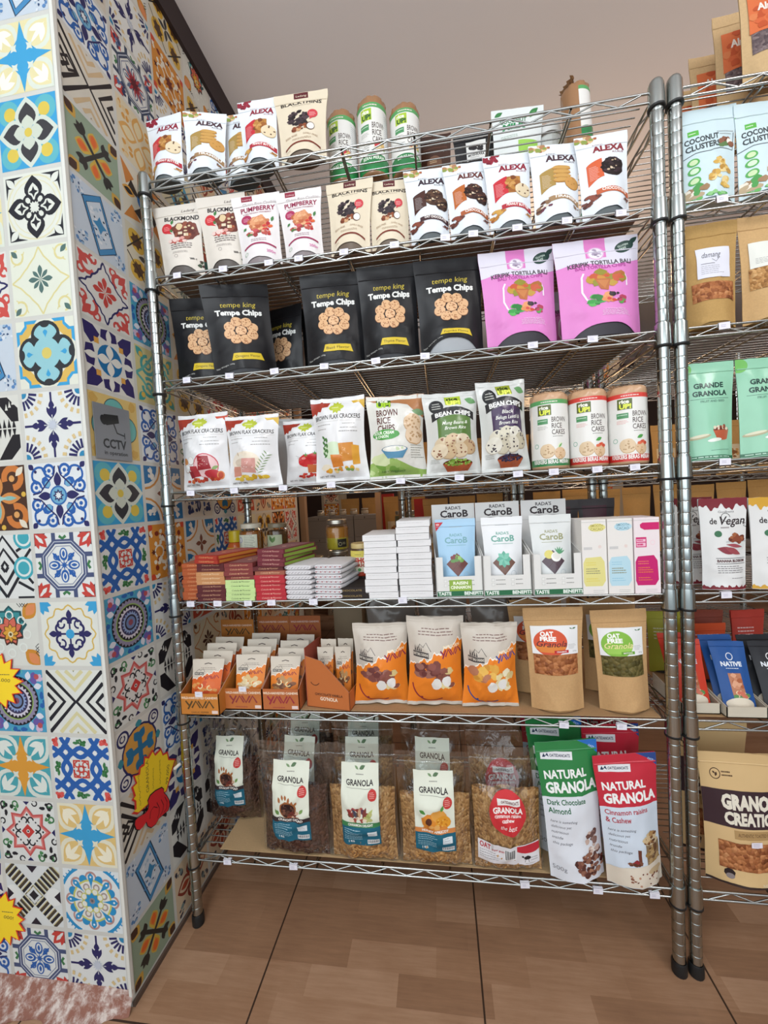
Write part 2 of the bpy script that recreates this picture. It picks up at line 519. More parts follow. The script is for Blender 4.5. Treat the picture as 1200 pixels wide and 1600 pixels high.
def t_fleurblue(A):
    A.rect(-1, -1, 1, 1, 'dfe1d2')
    rot4(A, lambda k: (A.poly([(.25, 1), (.7, 1), (.7, .85), (.85, .7), (1, .7), (1, .25)], SKY), A.poly([(.2, .9), (.62, .9), (.62, .8), (.8, .62), (.9, .62), (.9, .2)], YEL)))
    rot4(A, lambda k: A.ell(0, .55, .5, .42, '2f3338')); A.ell(0, 0, .6, .6, '2f3338')
    rot4(A, lambda k: A.ell(0, .55, .4, .32, '93c7cf')); A.ell(0, 0, .48, .48, '93c7cf')
    rot4(A, lambda k: (A.star(.42, .42, .2, .12, 4, '2f3338'), A.ell(0, .86, .16, .1, '2f3338'), A.petal(0, .42, .28, .16, 0, SKY, .75))); A.ell(0, 0, .17, .17, 'd6c46a')


def t_fan(A, c=NAVY, bg='dfe2df'):
    A.rect(-1, -1, 1, 1, bg)
    def f(k):
        A.line([(0, .52), (0, .98)], .07, c); A.petal(0, .5, .26, .2, 0, c, .3); [(A.petal(.0, .16, .42, .13, q, c, .6), A.petal(.0, .30, .16, .2, q, c, .3), A.petal(.0, .42, .13, .17, q, c, .3)) for q in (24, -24)]
        A.push(1, 1, 180); A.ell(.02, .02, .14, .14, '2f86b0')
        for j in range(5):
            a = 8 + 18.5 * j; q = math.radians(a)
            A.line([(.24 * math.cos(q), .24 * math.sin(q)), (.52 * math.cos(q), .52 * math.sin(q))], .075, c); A.line([(.6 * math.cos(q), .6 * math.sin(q)), (.74 * math.cos(q), .74 * math.sin(q))], .1, 'd8c08c')
        A.pop()
    rot4(A, f)
    for k in range(12): A.petal(0, 0, .2, .05, 30 * k, 'c3cad6')


def t_swirl(A, c=BLUE, dk=NAVY, lt='6fa9c8', bg='dde2e4'):
    A.rect(-1, -1, 1, 1, bg)
    def f(k):
        A.petal(0, .22, .5, .26, 0, dk); A.arc(.27, .76, .17, -90, 230, .085, c); A.arc(.76, .27, .17, 180, -140, .085, c); A.ell(.27, .76, .06, .06, c); A.ell(.76, .27, .06, .06, c); A.arc(.62, .62, .26, -70, 160, .07, c)
        A.arc(0, 1.05, .55, 200, 250, .06, c); A.arc(0, 1.05, .55, 290, 340, .06, c); A.blob(.40, .40, .17, .17, c, .25, 9, 4); A.ell(.36, .36, .1, .1, lt)
        A.line([(.06, .9), (.12, .62), (.3, .46), (.46, .3), (.62, .12), (.9, .06)], .045, dk); A.petal(.98, .98, .24, .18, 135, dk); A.ell(.75, .75, .05, .05, dk)
    rot4(A, f); A.ell(0, 0, .3, .3, lt); A.ring(0, 0, .27, .04, c); A.star(0, 0, .2, .12, 8, dk); A.star(0, 0, .12, .07, 8, bg)


def t_octagon(A, c='4a5578', inner=BLUE, bg='dfe2df'):
    A.rect(-1, -1, 1, 1, bg)
    def f(k):
        A.poly([(1, 1), (1, .6), (.72, .78), (.78, .72), (.6, 1)], '5a2430'); A.petal(1, 1, .62, .3, 135, RED); A.petal(.96, .96, .4, .14, 135, bg); A.petal(.96, .9, .4, .16, 165, RED); A.petal(.9, .96, .4, .16, 105, RED)
        A.line([(.12, .9), (0, .82), (-.12, .9)], .09, GRN); A.line([(.32, 1), (.32, .74)], .14, c); A.line([(-.32, 1), (-.32, .74)], .14, c)
    rot4(A, f)
    o = [(.74 * math.cos(math.radians(22.5 + 45 * k)), .74 * math.sin(math.radians(22.5 + 45 * k))) for k in range(8)]
    A.line([(x * 1.06, y * 1.06) for x, y in o], .16, c, True); A.line([(x * 1.06, y * 1.06) for x, y in o], .03, 'b9bfcc', True); A.line([(x * .86, y * .86) for x, y in o], .03, '8a93a8', True)
    rot4(A, lambda k: (A.ell(0, .34, .14, .2, inner), A.ell(0, .36, .09, .14, bg), A.petal(0, .24, .22, .1, 0, inner), A.petal(.1, .1, .42, .12, -45, inner), A.arc(.26, .26, .09, 0, 300, .04, inner)))
    A.star(0, 0, .2, .06, 8, inner)


def t_octred(A):
    t_octagon(A, '39465e', '5a6a88'); A.star(0, 0, .5, .2, 10, 'a8323c'); A.star(0, 0, .3, .14, 10, '5a1826', 0)
    rot4(A, lambda k: A.heap(.7, .7, .2, .2, 9, .08, ['5a6f96', '2f3a5e'], k))


def t_fleurnavy(A):
    A.rect(-1, -1, 1, 1, 'dddfd6')
    A.line([((.84 + .06 * math.cos(12 * a)) * math.cos(a), (.84 + .06 * math.cos(12 * a)) * math.sin(a)) for a in [2 * PI * k / 60 for k in range(60)]], .05, 'd3b35a', True)
    def f(k):
        A.petal(0, .42, .34, .2, 0, NAVY); A.arc(-.17, .36, .13, -20, 180, .08, NAVY); A.arc(.17, .36, .13, 200, 0, .08, NAVY); A.line([(0, .15), (0, .5)], .06, NAVY)
        A.arc(.3, .3, .12, 0, 280, .06, NAVY); A.push(1, 1, 135); A.petal(0, 0, .45, .2, 0, SKY); A.petal(0, 0, .42, .18, 30, SKY); A.petal(0, 0, .42, .18, -30, SKY); A.pop()
    rot4(A, f); A.ell(0, 0, .15, .15, SKY)


def t_chevron(A, c=INK, pale='d6cfa0', bg='dcdfd8'):
    A.rect(-1, -1, 1, 1, bg)
    for q in (1, -1):
        for d in (0, .38, .72): A.line([(q * 1, .98 - d), (q * (.02 + d), 0), (q * 1, -.98 + d)], .12, c)
        for d in (0, .36, .66): A.line([(-.62 + d * .9, q * .98), (0, q * (.36 + d)), (.62 - d * .9, q * .98)], .13, pale)


def t_chevron2(A): t_chevron(A, '2a2526', 'cdb48e', 'd5d0c2'); A.line([(-.98, 0), (-.75, .2), (-.5, 0), (-.75, -.2)], .1, '2a2526', True)


def t_lattice(A, c=BLUE):
    A.rect(-1, -1, 1, 1, 'dbdfdc')
    for q in (-.52, .52):
        for e in (1, -1):
            pts = [(x / 10, q + e * .15 * math.cos(PI * x / 10 / .52)) for x in range(-10, 11)]
            A.line(pts, .15, c); A.line([(b, a) for a, b in pts], .15, c)
    rot4(A, lambda k: (A.star(.52, .52, .1, .05, 4, 'e4e6e4'), A.heap(0, .84, .2, .1, 16, .06, ['3f7a4c', '2f6a3c'], 3), A.heap(.85, .85, .11, .11, 16, .05, [RED, 'd85a55'], 4), A.line([(.26, .02), (.26, .26), (.02, .26)], .06, RED), A.arc(.14, .14, .08, 0, 300, .04, RED)))
    A.ring(0, 0, .1, .05, RED, 10)


def t_mandala(A):
    A.rect(-1, -1, 1, 1, 'dde3e4'); b = '2b8fc4'
    rot4(A, lambda k: (A.arc(0, 0, 1.12, 25, 65, .1, b), A.line([(.95, .6), (1, .66)], .05, b), [A.line([(.98 - j * .1, .62 + j * .1), (1.04 - j * .1, .7 + j * .1)], .04, b) for j in range(4)]))
    for k in range(8):
        A.push(rot=45 * k); A.ell(0, .78, .2, .18, 'b98f88'); A.ell(0, .76, .15, .13, 'dde3e4'); A.pop()
    for k in range(8):
        A.push(rot=22.5 + 45 * k); A.ell(0, .74, .14, .14, b); A.pop()
    A.ell(0, 0, .7, .7, 'c9c86a'); A.ell(0, 0, .64, .64, 'e2e4dc')
    for k in range(8):
        A.push(rot=22.5 + 45 * k); A.ell(0, .47, .12, .12, 'a59590'); A.ell(0, .47, .07, .07, 'e0ddd6'); A.ell(0, .3, .13, .12, 'c9c86a'); A.ell(0, .31, .09, .08, 'e2e4dc'); A.pop()
    for k in range(8):
        A.push(rot=45 * k); A.petal(0, .2, .72, .2, 0, b, .8); A.ell(0, .78, .035, .035, 'e6ecee'); A.pop()
    A.star(0, 0, .28, .2, 8, b); A.ell(0, 0, .1, .1, '9a8f90', 10); A.star(0, 0, .1, .03, 8, '5a5558')


def t_round(A):
    A.rect(-1, -1, 1, 1, '4a9cc0')
    rot4(A, lambda k: (A.heap(.78, .78, .2, .2, 7, .1, ['8fc0d8', 'c9b6d0', '6a5aa0', '2f70b0'], 2), A.ell(.78, .78, .09, .09, 'b5525a'), A.heap(0, .93, .25, .08, 6, .08, ['2a62a8', '5cb0b0'], 3), A.petal(.95, .5, .3, .2, 100, 'd8dce6'), A.petal(.5, .95, .3, .2, 170, 'd8dce6')))
    A.ell(0, 0, .8, .8, '1c1b22', 32); A.star(0, 0, .78, .7, 32, '8d87a0'); A.ell(0, 0, .62, .62, '8fae5e', 28); A.ell(0, 0, .58, .58, '1f1c24', 28); A.star(0, 0, .55, .46, 24, 'cfcad6'); A.ell(0, 0, .42, .42, '3a3558', 24)
    A.star(0, 0, .38, .3, 20, '8a9fc8'); A.ell(0, 0, .26, .26, '2a2430'); A.ell(0, 0, .2, .2, '6a7fa8'); A.ell(0, 0, .1, .1, '8a4a58')


def t_redstar(A):
    A.rect(-1, -1, 1, 1, 'dcdfdb')
    def f(k):
        A.heap(.72, .8, .2, .14, 7, .07, [INK, GRN], 3); A.heap(.8, .5, .12, .2, 6, .06, ['4a8a55', '2a3a30'], 6); A.arc(.85, .85, .1, 0, 290, .05, INK); A.poly([(-.12, .98), (.12, .98), (0, .86)], NAVY)
        A.arc(.3, .93, .09, 180, 500, .045, INK); A.arc(-.42, .88, .09, 0, 290, .05, GRN)
    rot4(A, f); A.star(0, 0, .84, .6, 8, 'c75a58'); A.star(0, 0, .74, .53, 8, 'd7837e'); A.star(0, 0, .66, .47, 8, 'dedfdc')
    rot4(A, lambda k: (A.arc(-.12, .36, .1, -60, 180, .05, INK), A.arc(.12, .36, .1, 240, 0, .05, INK), A.ell(.3, .3, .03, .03, INK), A.ell(0, .55, .035, .035, INK)))
    A.star(0, 0, .24, .17, 4, 'c63f3c'); A.ell(0, 0, .06, .06, 'e6e2de'); A.ell(0, 0, .035, .035, '30222a')


def t_persian(A):
    A.rect(-1, -1, 1, 1, 'c3ced9')
    rot4(A, lambda k: (A.heap(.72, .72, .26, .26, 14, .055, ['5a86b8', '2f4a72', '8fb0cc', 'd8dee4'], 5)))
    d = [(0, .95), (.62, 0), (0, -.95), (-.62, 0)]; d = [(-.62, .55), (.1, .98), (.62, -.55), (-.1, -.98)]
    A.poly(d, '4487b8'); A.line(d, .04, '1f3550', True); A.poly([(x * .78, y * .8) for x, y in d], 'c9d4de'); A.line([(x * .78, y * .8) for x, y in d], .03, '1f3550', True)
    A.heap(0, 0, .42, .55, 34, .05, ['5a86b8', 'a9bfd2', 'e0e4e8', '2f4a72'], 8); A.star(0, 0, .28, .14, 4, '3f86b4'); rot4(A, lambda k: A.ell(.16, .2, .03, .03, '1c2434'), 4)


def t_redflower(A):
    A.rect(-1, -1, 1, 1, 'dcdbd5')
    def f(k):
        A.arc(.62, .62, .24, -60, 240, .13, 'c9504a'); A.petal(.95, .95, .5, .24, 135, 'c9504a'); A.arc(.88, .4, .12, 0, 300, .08, 'c9504a'); A.arc(.4, .88, .12, 0, 300, .08, 'c9504a')
        A.line([(0, .98), (.07, .86), (.1, .74), (.2, .68), (.26, .54), (.4, .46), (.46, .36), (.56, .26), (.68, .2), (.74, .1), (.86, .07), (.98, 0)], .06, NAVY)
    rot4(A, f)
    for k in range(8): A.petal(0, .03, .48 if k % 2 == 0 else .36, .2, 45 * k, 'c4473f', .7)
    A.ell(0, 0, .04, .04, 'e0b0a0')


def t_petalcirc(A, c='332a62'):
    A.rect(-1, -1, 1, 1, 'dbdad2')
    def f(k):
        A.poly([(.98, .98), (.6, .94), (.36, .72), (.5, .5), (.72, .36), (.94, .6)], c); A.poly([(.02, .98), (.3, .92), (.34, .66), (.1, .6)], c); A.poly([(.98, .02), (.92, .3), (.66, .34), (.6, .1)], c)
        A.petal(0, .02, .5, .3, 0, 'e3e2da'); A.star(.5, .5, .13, .09, 4, 'd9a24c', 45)
    A.ell(0, 0, .5, .5, '1f6fa6'); rot4(A, f); rot4(A, lambda k: A.petal(0, 0, .52, .26, 0, 'e3e2da')); rot4(A, lambda k: A.petal(0, .5, .5, .22, 0, 'e3e2da'))


def t_tealquatre(A):
    A.rect(-1, -1, 1, 1, 'd9bd76'); rot4(A, lambda k: (A.blob(.8, .8, .16, .16, 'cda75a', .3, 8, k), A.ell(0, .52, .44, .42, '4a565a')))
    rot4(A, lambda k: A.ell(0, .52, .41, .39, '6fb5b0')); A.rect(-.45, -.45, .45, .45, '6fb5b0'); A.star(0, 0, .4, .15, 4, 'd9c88c')


def t_orangex(A):
    A.rect(-1, -1, 1, 1, '93a58e')
    def f(k):
        A.push(.95, .95, 135); A.petal(0, -.05, .5, .42, 0, 'c9a04a'); A.petal(0, -.05, .38, .3, 0, '4a3228'); A.pop()
        A.petal(0, .06, .66, .44, 0, 'cfae48', .6); A.petal(0, .2, .46, .34, 0, 'd9843e', .6); A.ell(0, .46, .1, .16, 'e06a30')
        A.push(rot=-45); A.line([(0, 0), (0, .6)], .12, '33302c'); A.petal(.04, .5, .4, .22, 40, '33302c'); A.petal(-.04, .5, .4, .22, -40, '33302c'); A.petal(0, .5, .38, .22, 0, '33302c'); A.pop()
    rot4(A, f)


def t_paleorange(A):
    A.rect(-1, -1, 1, 1, 'd8cdb0'); rot4(A, lambda k: (A.petal(0, .1, .85, .6, 0, 'd5a45c'), A.petal(0, .2, .6, .4, 0, 'dccfa8'), A.heap(.65, .65, .25, .25, 9, .1, ['cf9848', 'd8c49a', 'dbb46c'], 3)))


def t_geo(A):
    A.rect(-1, -1, 1, 1, 'd6d0be')
    rot4(A, lambda k: (A.poly([(1, 1), (.2, .8), (.6, .4)], 'c8803c'), A.poly([(0, .1), (.5, .55), (.1, .75)], '2c2624'), A.petal(0, .4, .6, .35, 0, 'd9a04a'), A.petal(0, .5, .42, .2, 0, '2c2624'))); A.ell(0, 0, .3, .3, '1f66a8'); A.ell(0, 0, .12, .12, 'd9c06c')


def t_yelflower(A):
    A.rect(-1, -1, 1, 1, 'cfc9b4')
    rot4(A, lambda k: (A.ell(.5, .5, .42, .34, 'd0a83e', rot=45), A.ell(.5, .5, .2, .2, '3a2c22'), A.star(.5, .5, .3, .2, 7, '54381f'), A.line([(.05, .98), (.98, .05)], .05, '2c2622'), A.petal(0, 0, .45, .2, 0, '3a3a3c')))


def t_tealswirl(A):
    A.rect(-1, -1, 1, 1, 'cfc48a'); rot4(A, lambda k: (A.arc(.4, .4, .32, 0, 300, .12, '3f9a98'), A.arc(.4, .4, .14, 90, 400, .08, '3f9a98'), A.petal(.95, .95, .5, .3, 135, '3f9a98'), A.line([(0, 1), (.2, .7), (.7, .2), (1, 0)], .1, '59a8a0'), A.ell(.72, .72, .1, .1, 'd2b04e')))


def t_arc(A):
    A.rect(-1, -1, 1, 1, 'd9d6cc'); rot4(A, lambda k: (A.ell(1, 1, .86, .86, 'c98a44'), A.ell(1, 1, .78, .78, 'dcd8ce'), A.ell(1, 1, .66, .66, '216fa4'), A.heap(.72, .72, .18, .18, 6, .1, ['dcd8ce'], 2), A.petal(0, 0, .4, .2, 0, '7a4a3a'), ))


def t_arabesque(A):
    A.rect(-1, -1, 1, 1, 'cf8a38'); rot4(A, lambda k: (A.heap(.6, .6, .35, .35, 12, .09, ['e2dccb', '7a2c1c', 'e2dccb'], 3), A.arc(0, .5, .22, 180, 500, .07, 'e2dccb'), A.ell(.9, .9, .12, .12, 'c94a30'), A.star(0, .8, .14, .06, 6, '5a2418'))); A.star(0, 0, .3, .15, 8, '6a2a1c')


def t_coral(A):
    A.rect(-1, -1, 1, 1, 'dad8d0'); A.ell(0, 0, .82, .82, NAVY); A.ell(0, 0, .75, .75, 'd39a44')
    rot4(A, lambda k: (A.ell(.7, .7, .26, .26, NAVY), A.ell(.7, .7, .19, .19, 'dad8d0'), A.arc(.72, .72, .1, 0, 320, .05, NAVY), A.line([(0, 0), (0, .5)], .2, '2a6f98'), A.petal(0, .3, .4, .3, 35, '2a6f98'), A.petal(0, .3, .4, .3, -35, '2a6f98'), A.petal(0, .98, .25, .3, 180, '3a8a9a')))


def t_aztec(A, c='1f1e24'):
    A.rect(-1, -1, 1, 1, 'd8d8d0')
    for q in (1, -1):
        A.poly([(q * .95, .2), (q * .7, .2), (q * .4, .6), (q * .15, .95), (q * .6, .95), (q * .95, .6)], c); A.poly([(q * .95, -.2), (q * .7, -.2), (q * .4, -.6), (q * .15, -.95), (q * .6, -.95), (q * .95, -.6)], c)
        for j in range(4):
            x = q * (.2 + .17 * j); A.poly([(x, .02), (x + .13, .02), (x + .065, .3)], c); A.poly([(x, -.02), (x + .13, -.02), (x + .065, -.3)], c)
            A.poly([(q * (.5 + j * .12), .55 + j * .08), (q * (.6 + j * .12), .55 + j * .08), (q * (.55 + j * .12), .75 + j * .08)], 'd8d8d0')
    A.poly([(-.1, .9), (.1, .9), (0, .55)], 'cdb060'); A.poly([(-.1, -.9), (.1, -.9), (0, -.55)], 'cdb060')


def t_swirlorange(A):
    A.rect(-1, -1, 1, 1, '4a2f22'); rot4(A, lambda k: (A.arc(.55, .62, .3, -90, 200, .2, 'c9793c'), A.ell(.52, .6, .1, .1, 'd9a060'), A.petal(0, 0, .8, .36, 0, 'd08a4a'), A.petal(0, .1, .55, .14, 0, '86b8b4'), A.petal(.95, .95, .4, .2, 135, 'e0d8c4'), A.ell(.9, .1, .08, .08, 'd8b04a')))
    A.star(0, 0, .3, .1, 4, '9fc8c4')


def t_circles(A):
    A.rect(-1, -1, 1, 1, 'dcdfdc')
    for q in (1, -1):
        for j in range(3): A.line([(q * (.12 + j * .3), 0), (0, .16 + j * .4), (-q * (.12 + j * .3), 0)], .1, INK); A.line([(q * (.12 + j * .3), 0), (0, -.16 - j * .4)], .1, INK)
        for j in range(3): A.line([(q * .98, .98 - j * .22), (q * (.4 + j * .05), .98 - j * .5)], .09, INK); A.line([(q * .98, -.98 + j * .22), (q * (.4 + j * .05), -.98 + j * .5)], .09, INK)
    for x, y in ((-.68, .68), (.68, -.05), (-.6, -.68), (.75, .9)): A.ell(x, y, .36, .36, '43a6b4'); A.ring(x, y, .24, .07, 'd5e2e0')


def t_dahlia(A):
    A.rect(-1, -1, 1, 1, 'd6d8d0')
    rot4(A, lambda k: (A.petal(.98, .98, .7, .5, 135, 'c98a34'), A.petal(.95, .95, .5, .32, 135, 'd98a5a'), [A.line([(.3 + j * .1, .98), (.4 + j * .1, .86), (.5 + j * .1, .98)], .025, INK) for j in range(3)]))
    for k in range(8): A.petal(0, .3, .62, .5, 45 * k, '23565c'); A.petal(0, .32, .52, .4, 45 * k, '3b8d92')
    for k in range(8): A.push(rot=45 * k); A.ring(0, .6, .13, .05, 'dfe4dc', 12); A.pop()
    for k in range(8): A.petal(0, .1, .5, .3, 22.5 + 45 * k, '4a2a24'); A.petal(0, .12, .44, .25, 22.5 + 45 * k, 'd06a58')
    for k in range(8): A.petal(0, .03, .32, .2, 45 * k, '5a3a20'); A.petal(0, .04, .28, .16, 45 * k, 'd9a03c')
    A.ell(0, 0, .09, .09, 'e0d8b0'); A.ell(0, 0, .05, .05, '5a4a30')


def t_stripesx(A):
    A.rect(-1, -1, 1, 1, 'd9dedd')
    for q in (1, -1):
        A.push(rot=45 * q)
        for j in range(-7, 8):
            if abs(j) > 0 or q > 0: A.rect(-.24, j * .17 - .05, .24, j * .17 + .05, INK if j % 2 == 0 else '4a4238')
            A.rect(-.24, j * .17 + .05, .24, j * .17 + .08, 'cfc48a')
        A.pop()
    A.ell(-.75, 0, .3, .3, 'e6e9e6'); A.ell(.75, 0, .3, .3, 'e6e9e6'); A.star(0, 0, .3, .2, 4, 'd9dedd'); A.star(0, 0, .18, .12, 4, INK); rot4(A, lambda k: A.poly([(-.2, .98), (.2, .98), (0, .75)], '2a2532'))


def t_skyleaf(A):
    A.rect(-1, -1, 1, 1, 'd9d5b8'); A.poly([(0, 1), (1, 0), (0, -1), (-1, 0)], '4fa3cc'); rot4(A, lambda k: (A.ell(.3, .3, .16, .16, 'd8c25c'), A.petal(0, .1, .75, .4, 0, '3a4048'), A.petal(0, 0, .5, .26, 0, 'b6c8b8')))


def t_leafred(A):
    A.rect(-1, -1, 1, 1, 'c8553c'); rot4(A, lambda k: (A.push(1, 1, 135), A.petal(0, 0, 1.3, .9, 0, 'd5cbb4'), A.petal(0, .1, 1.05, .7, 0, 'b84a34'), A.heap(0, .6, .14, .3, 8, .07, ['d5cbb4'], 3), A.pop())); A.poly([(0, .9), (.2, .2), (.9, 0), (.2, -.2), (0, -.9), (-.2, -.2), (-.9, 0), (-.2, .2)], '2f7f80')


def t_damask(A):
    A.rect(-1, -1, 1, 1, 'cfc8ba'); rot4(A, lambda k: (A.heap(.5, .5, .4, .4, 26, .09, ['20305e', '20305e', 'cfc8ba', '2f4a80'], 4), A.petal(0, .2, .6, .3, 0, '1c2850'), A.petal(0, .3, .35, .14, 0, '8a8aa0')))


def t_medallion(A):
    A.rect(-1, -1, 1, 1, 'd5bfa0'); rot4(A, lambda k: (A.petal(0, 0, .9, .7, 0, '8a3a2c'), A.petal(0, .1, .7, .46, 0, 'd5bfa0'), A.petal(0, .2, .5, .26, 0, 'a8442c'), A.heap(.72, .72, .22, .22, 8, .08, ['3a3a4a', '7a8a88'], 5))); A.ell(0, 0, .2, .2, '5a2c24')


PAT = dict(st=t_star, qu=t_quatre, sc=t_scroll, pa=t_pale, fb=t_fleurblue, fa=t_fan, sw=t_swirl, oc=t_octagon, orr=t_octred, fn=t_fleurnavy, ch=t_chevron, c2=t_chevron2, la=t_lattice, ma=t_mandala, ro=t_round, rs=t_redstar,
           pe=t_persian, rf=t_redflower, pc=t_petalcirc, tq=t_tealquatre, ox=t_orangex, po=t_paleorange, ge=t_geo, yf=t_yelflower, ts=t_tealswirl, ar=t_arc, ab=t_arabesque, co=t_coral, az=t_aztec, so=t_swirlorange,
           ci=t_circles, da=t_dahlia, sx=t_stripesx, sk=t_skyleaf, lr=t_leafred, dm=t_damask, md=t_medallion,
           s2=lambda A: t_star(A, 'd99a3c', '4aa3ae', 'd5ddd4', 'dfe6de'), s3=lambda A: t_star(A, SKY, 'dfc07c', 'e2dfc8', 'efe9d0'), pb=lambda A: t_pale(A, '4a2a20', 'b5784a', 'cfc6aa'))
PITCH = .1517
Z0 = 1.985                                      # height of a tile joint on the corner


PCACHE = {}


def tile_polys(code):
    if code not in PCACHE:
        A = Art(); PAT[code](A)
        PCACHE[code] = [(q, c, l) for p, c, l in A.P for q in clip_cells(p, [-1, 1], [-1, 1])]
    return PCACHE[code]


def tile_art(cols, spans, top_row, ox):
    """cols: for each column its pattern codes from row top_row downwards; spans: (left edge, width) in metres"""
    A = Art()
    for codes, (x0, wd) in zip(cols, spans):
        for r, code in enumerate(codes.split()):
            cx, cy, sx, sy = (x0 - ox + wd / 2) * 1000, (Z0 - PITCH * (top_row + r - .5)) * 1000, wd * 468, PITCH * 468
            A.P += [([(cx + x * sx, cy + y * sy) for x, y in p], c, l) for p, c, l in tile_polys(code)]
    return A


WX, WY0, WY1, CEIL = -.043, -.18, 1.06, 2.645
# left wall: a tiled pier, its front towards the aisle and its long side running back past the shelves
wall = Mesh(); ox = WX - .155 - 2 * PITCH
wall.box(-1.6, WY0, 0, WX, WY1, CEIL, 'cfcfc8')
A = tile_art(['pe st qu sc pa fb fa sw oc fn ch la s3 ma fa', 'ma ro sc st rf pe az so ci da ro s2 rs sx oc', 'fa st qu sc la pc ge fb dm az pe ox fn pc sw'],
             [(WX - .155, .15), (WX - .155 - PITCH, PITCH), (ox, PITCH)], -1, ox)
wall.art(flat((ox, WY0, 0), (WX - ox, 0, 0), (0, 0, CEIL)), A, (WX - ox) * 1000, CEIL * 1000, .00015)
side = ['ab dm sw c2 ox pe rf pc tq qu la ro rs co c2 pe ox', 'da fa orr po ge yf ro ts sw ar ab fa az sw pc az md', 'yf ab fa sk dm pa ge yf rs dm ar lr pb fa dm az md', 'da yf md c2 lr sw qu rf pa co la dm md dm sx az la',
        'sw rf pe la ro ge ab md yf lr sk so ab md az fa da', 'ab md yf rf da ox so lr ge md yf rf md ab da ox so', 'md ab rf yf so da lr ge md ab so yf md da rf ab md', 'rf yf md ab da lr so md yf ab rf md yf da so ab rf']
A = tile_art(side, [(WY0 + .004, .148)] + [(-.028 + PITCH * k, PITCH) for k in range(7)], -3, WY0)
wall.art(flat((WX, WY0, 0), (0, WY1 - WY0, 0), (0, 0, CEIL)), A, (WY1 - WY0) * 1000, CEIL * 1000, .00015)
tag(wall.build('wall_left', TILE), kind='structure')

tr = Mesh(); tr.box(WX, WY0 + .16, 2.55, WX + .012, WY1, CEIL, '33292a'); tag(tr.build('wall_top_shade', PAPER), kind='structure')  # dark strip standing in for the shade on the wall below the ceiling
tr = Mesh(); tr.box(WX - .004, WY0 - .004, .02, WX + .003, WY0 + .004, CEIL, 'd3d3cc'); tag(tr.build('trim_2', PAPER), kind='structure')
tr = Mesh(); tr.box(WX, WY0, 0, WX + .006, WY1, .012, '5b4a40'); tag(tr.build('baseboard_left', PAPER), kind='structure')


def plaster(nt, b):
    tc = N(nt, 'TexCoord'); nz = N(nt, 'TexNoise', Scale=1.3, Detail=5.0); r = N(nt, 'ValToRGB')
    r.color_ramp.elements[0].color = (*hx('e6e6e8'), 1); r.color_ramp.elements[1].color = (*hx('eeeef0'), 1)
    nt.links.new(tc.outputs['Object'], nz.inputs['Vector']); nt.links.new(nz.outputs['Fac'], r.inputs[0]); nt.links.new(r.outputs[0], b.inputs['Base Color'])


def floor_mat(nt, b):
    tc = N(nt, 'TexCoord'); sp = N(nt, 'SeparateXYZ'); nt.links.new(tc.outputs['Object'], sp.inputs[0])
    br = N(nt, 'TexBrick', Scale=1.0); br.offset = .41; br.squash = 1.3; br.squash_frequency = 3
    br.inputs['Mortar Size'].default_value = 0; br.inputs['Brick Width'].default_value = .21; br.inputs['Row Height'].default_value = .062; br.inputs['Bias'].default_value = -.1
    br.inputs['Color1'].default_value = (0, 0, 0, 1); br.inputs['Color2'].default_value = (1, 1, 1, 1)
    nt.links.new(tc.outputs['Object'], br.inputs['Vector'])
    mp = N(nt, 'Mapping'); mp.inputs['Scale'].default_value = (5, 60, 1); nt.links.new(tc.outputs['Object'], mp.inputs[0])
    g = N(nt, 'TexNoise', Scale=2.0, Detail=6.0, Roughness=.65); nt.links.new(mp.outputs[0], g.inputs['Vector'])
    n2 = N(nt, 'TexNoise', Scale=9.0, Detail=4.0); nt.links.new(tc.outputs['Object'], n2.inputs['Vector'])
    a1 = N(nt, 'Math', operation='MULTIPLY_ADD'); a1.inputs[1].default_value = .26; a1.inputs[2].default_value = .08
    a2 = N(nt, 'Math', operation='MULTIPLY_ADD'); a2.inputs[1].default_value = .34
    a3 = N(nt, 'Math', operation='MULTIPLY_ADD'); a3.inputs[1].default_value = .24
    nt.links.new(br.outputs['Color'], a1.inputs[0]); nt.links.new(g.outputs['Fac'], a2.inputs[0]); nt.links.new(a1.outputs[0], a2.inputs[2])
    nt.links.new(n2.outputs['Fac'], a3.inputs[0]); nt.links.new(a2.outputs[0], a3.inputs[2])
    r = N(nt, 'ValToRGB'); e = r.color_ramp.elements; e[0].position = .1; e[1].position = .85
    e[0].color = (*hx('6a4b38'), 1); e[1].color = (*hx('bf9b7e'), 1); k = e.new(.45); k.color = (*hx('987357'), 1)
    nt.links.new(a3.outputs[0], r.inputs[0])
    # dark joints of the half-metre floor tiles
    def joint(sock, off):
        ad = N(nt, 'Math', operation='SUBTRACT'); ad.inputs[1].default_value = off; nt.links.new(sock, ad.inputs[0])
        md = N(nt, 'Math', operation='PINGPONG'); md.inputs[1].default_value = .2525; nt.links.new(ad.outputs[0], md.inputs[0])
        lt = N(nt, 'Math', operation='LESS_THAN'); lt.inputs[1].default_value = .0021; nt.links.new(md.outputs[0], lt.inputs[0]); return lt
    jx, jy = joint(sp.outputs['X'], .2275), joint(sp.outputs['Y'], -.205)
    mx = N(nt, 'Math', operation='MAXIMUM'); nt.links.new(jx.outputs[0], mx.inputs[0]); nt.links.new(jy.outputs[0], mx.inputs[1])
    mc = N(nt, 'Mix', data_type='RGBA'); mc.inputs[7].default_value = (*hx('3d2c22'), 1)
    nt.links.new(mx.outputs[0], mc.inputs[0]); nt.links.new(r.outputs[0], mc.inputs[6]); nt.links.new(mc.outputs[2], b.inputs['Base Color'])


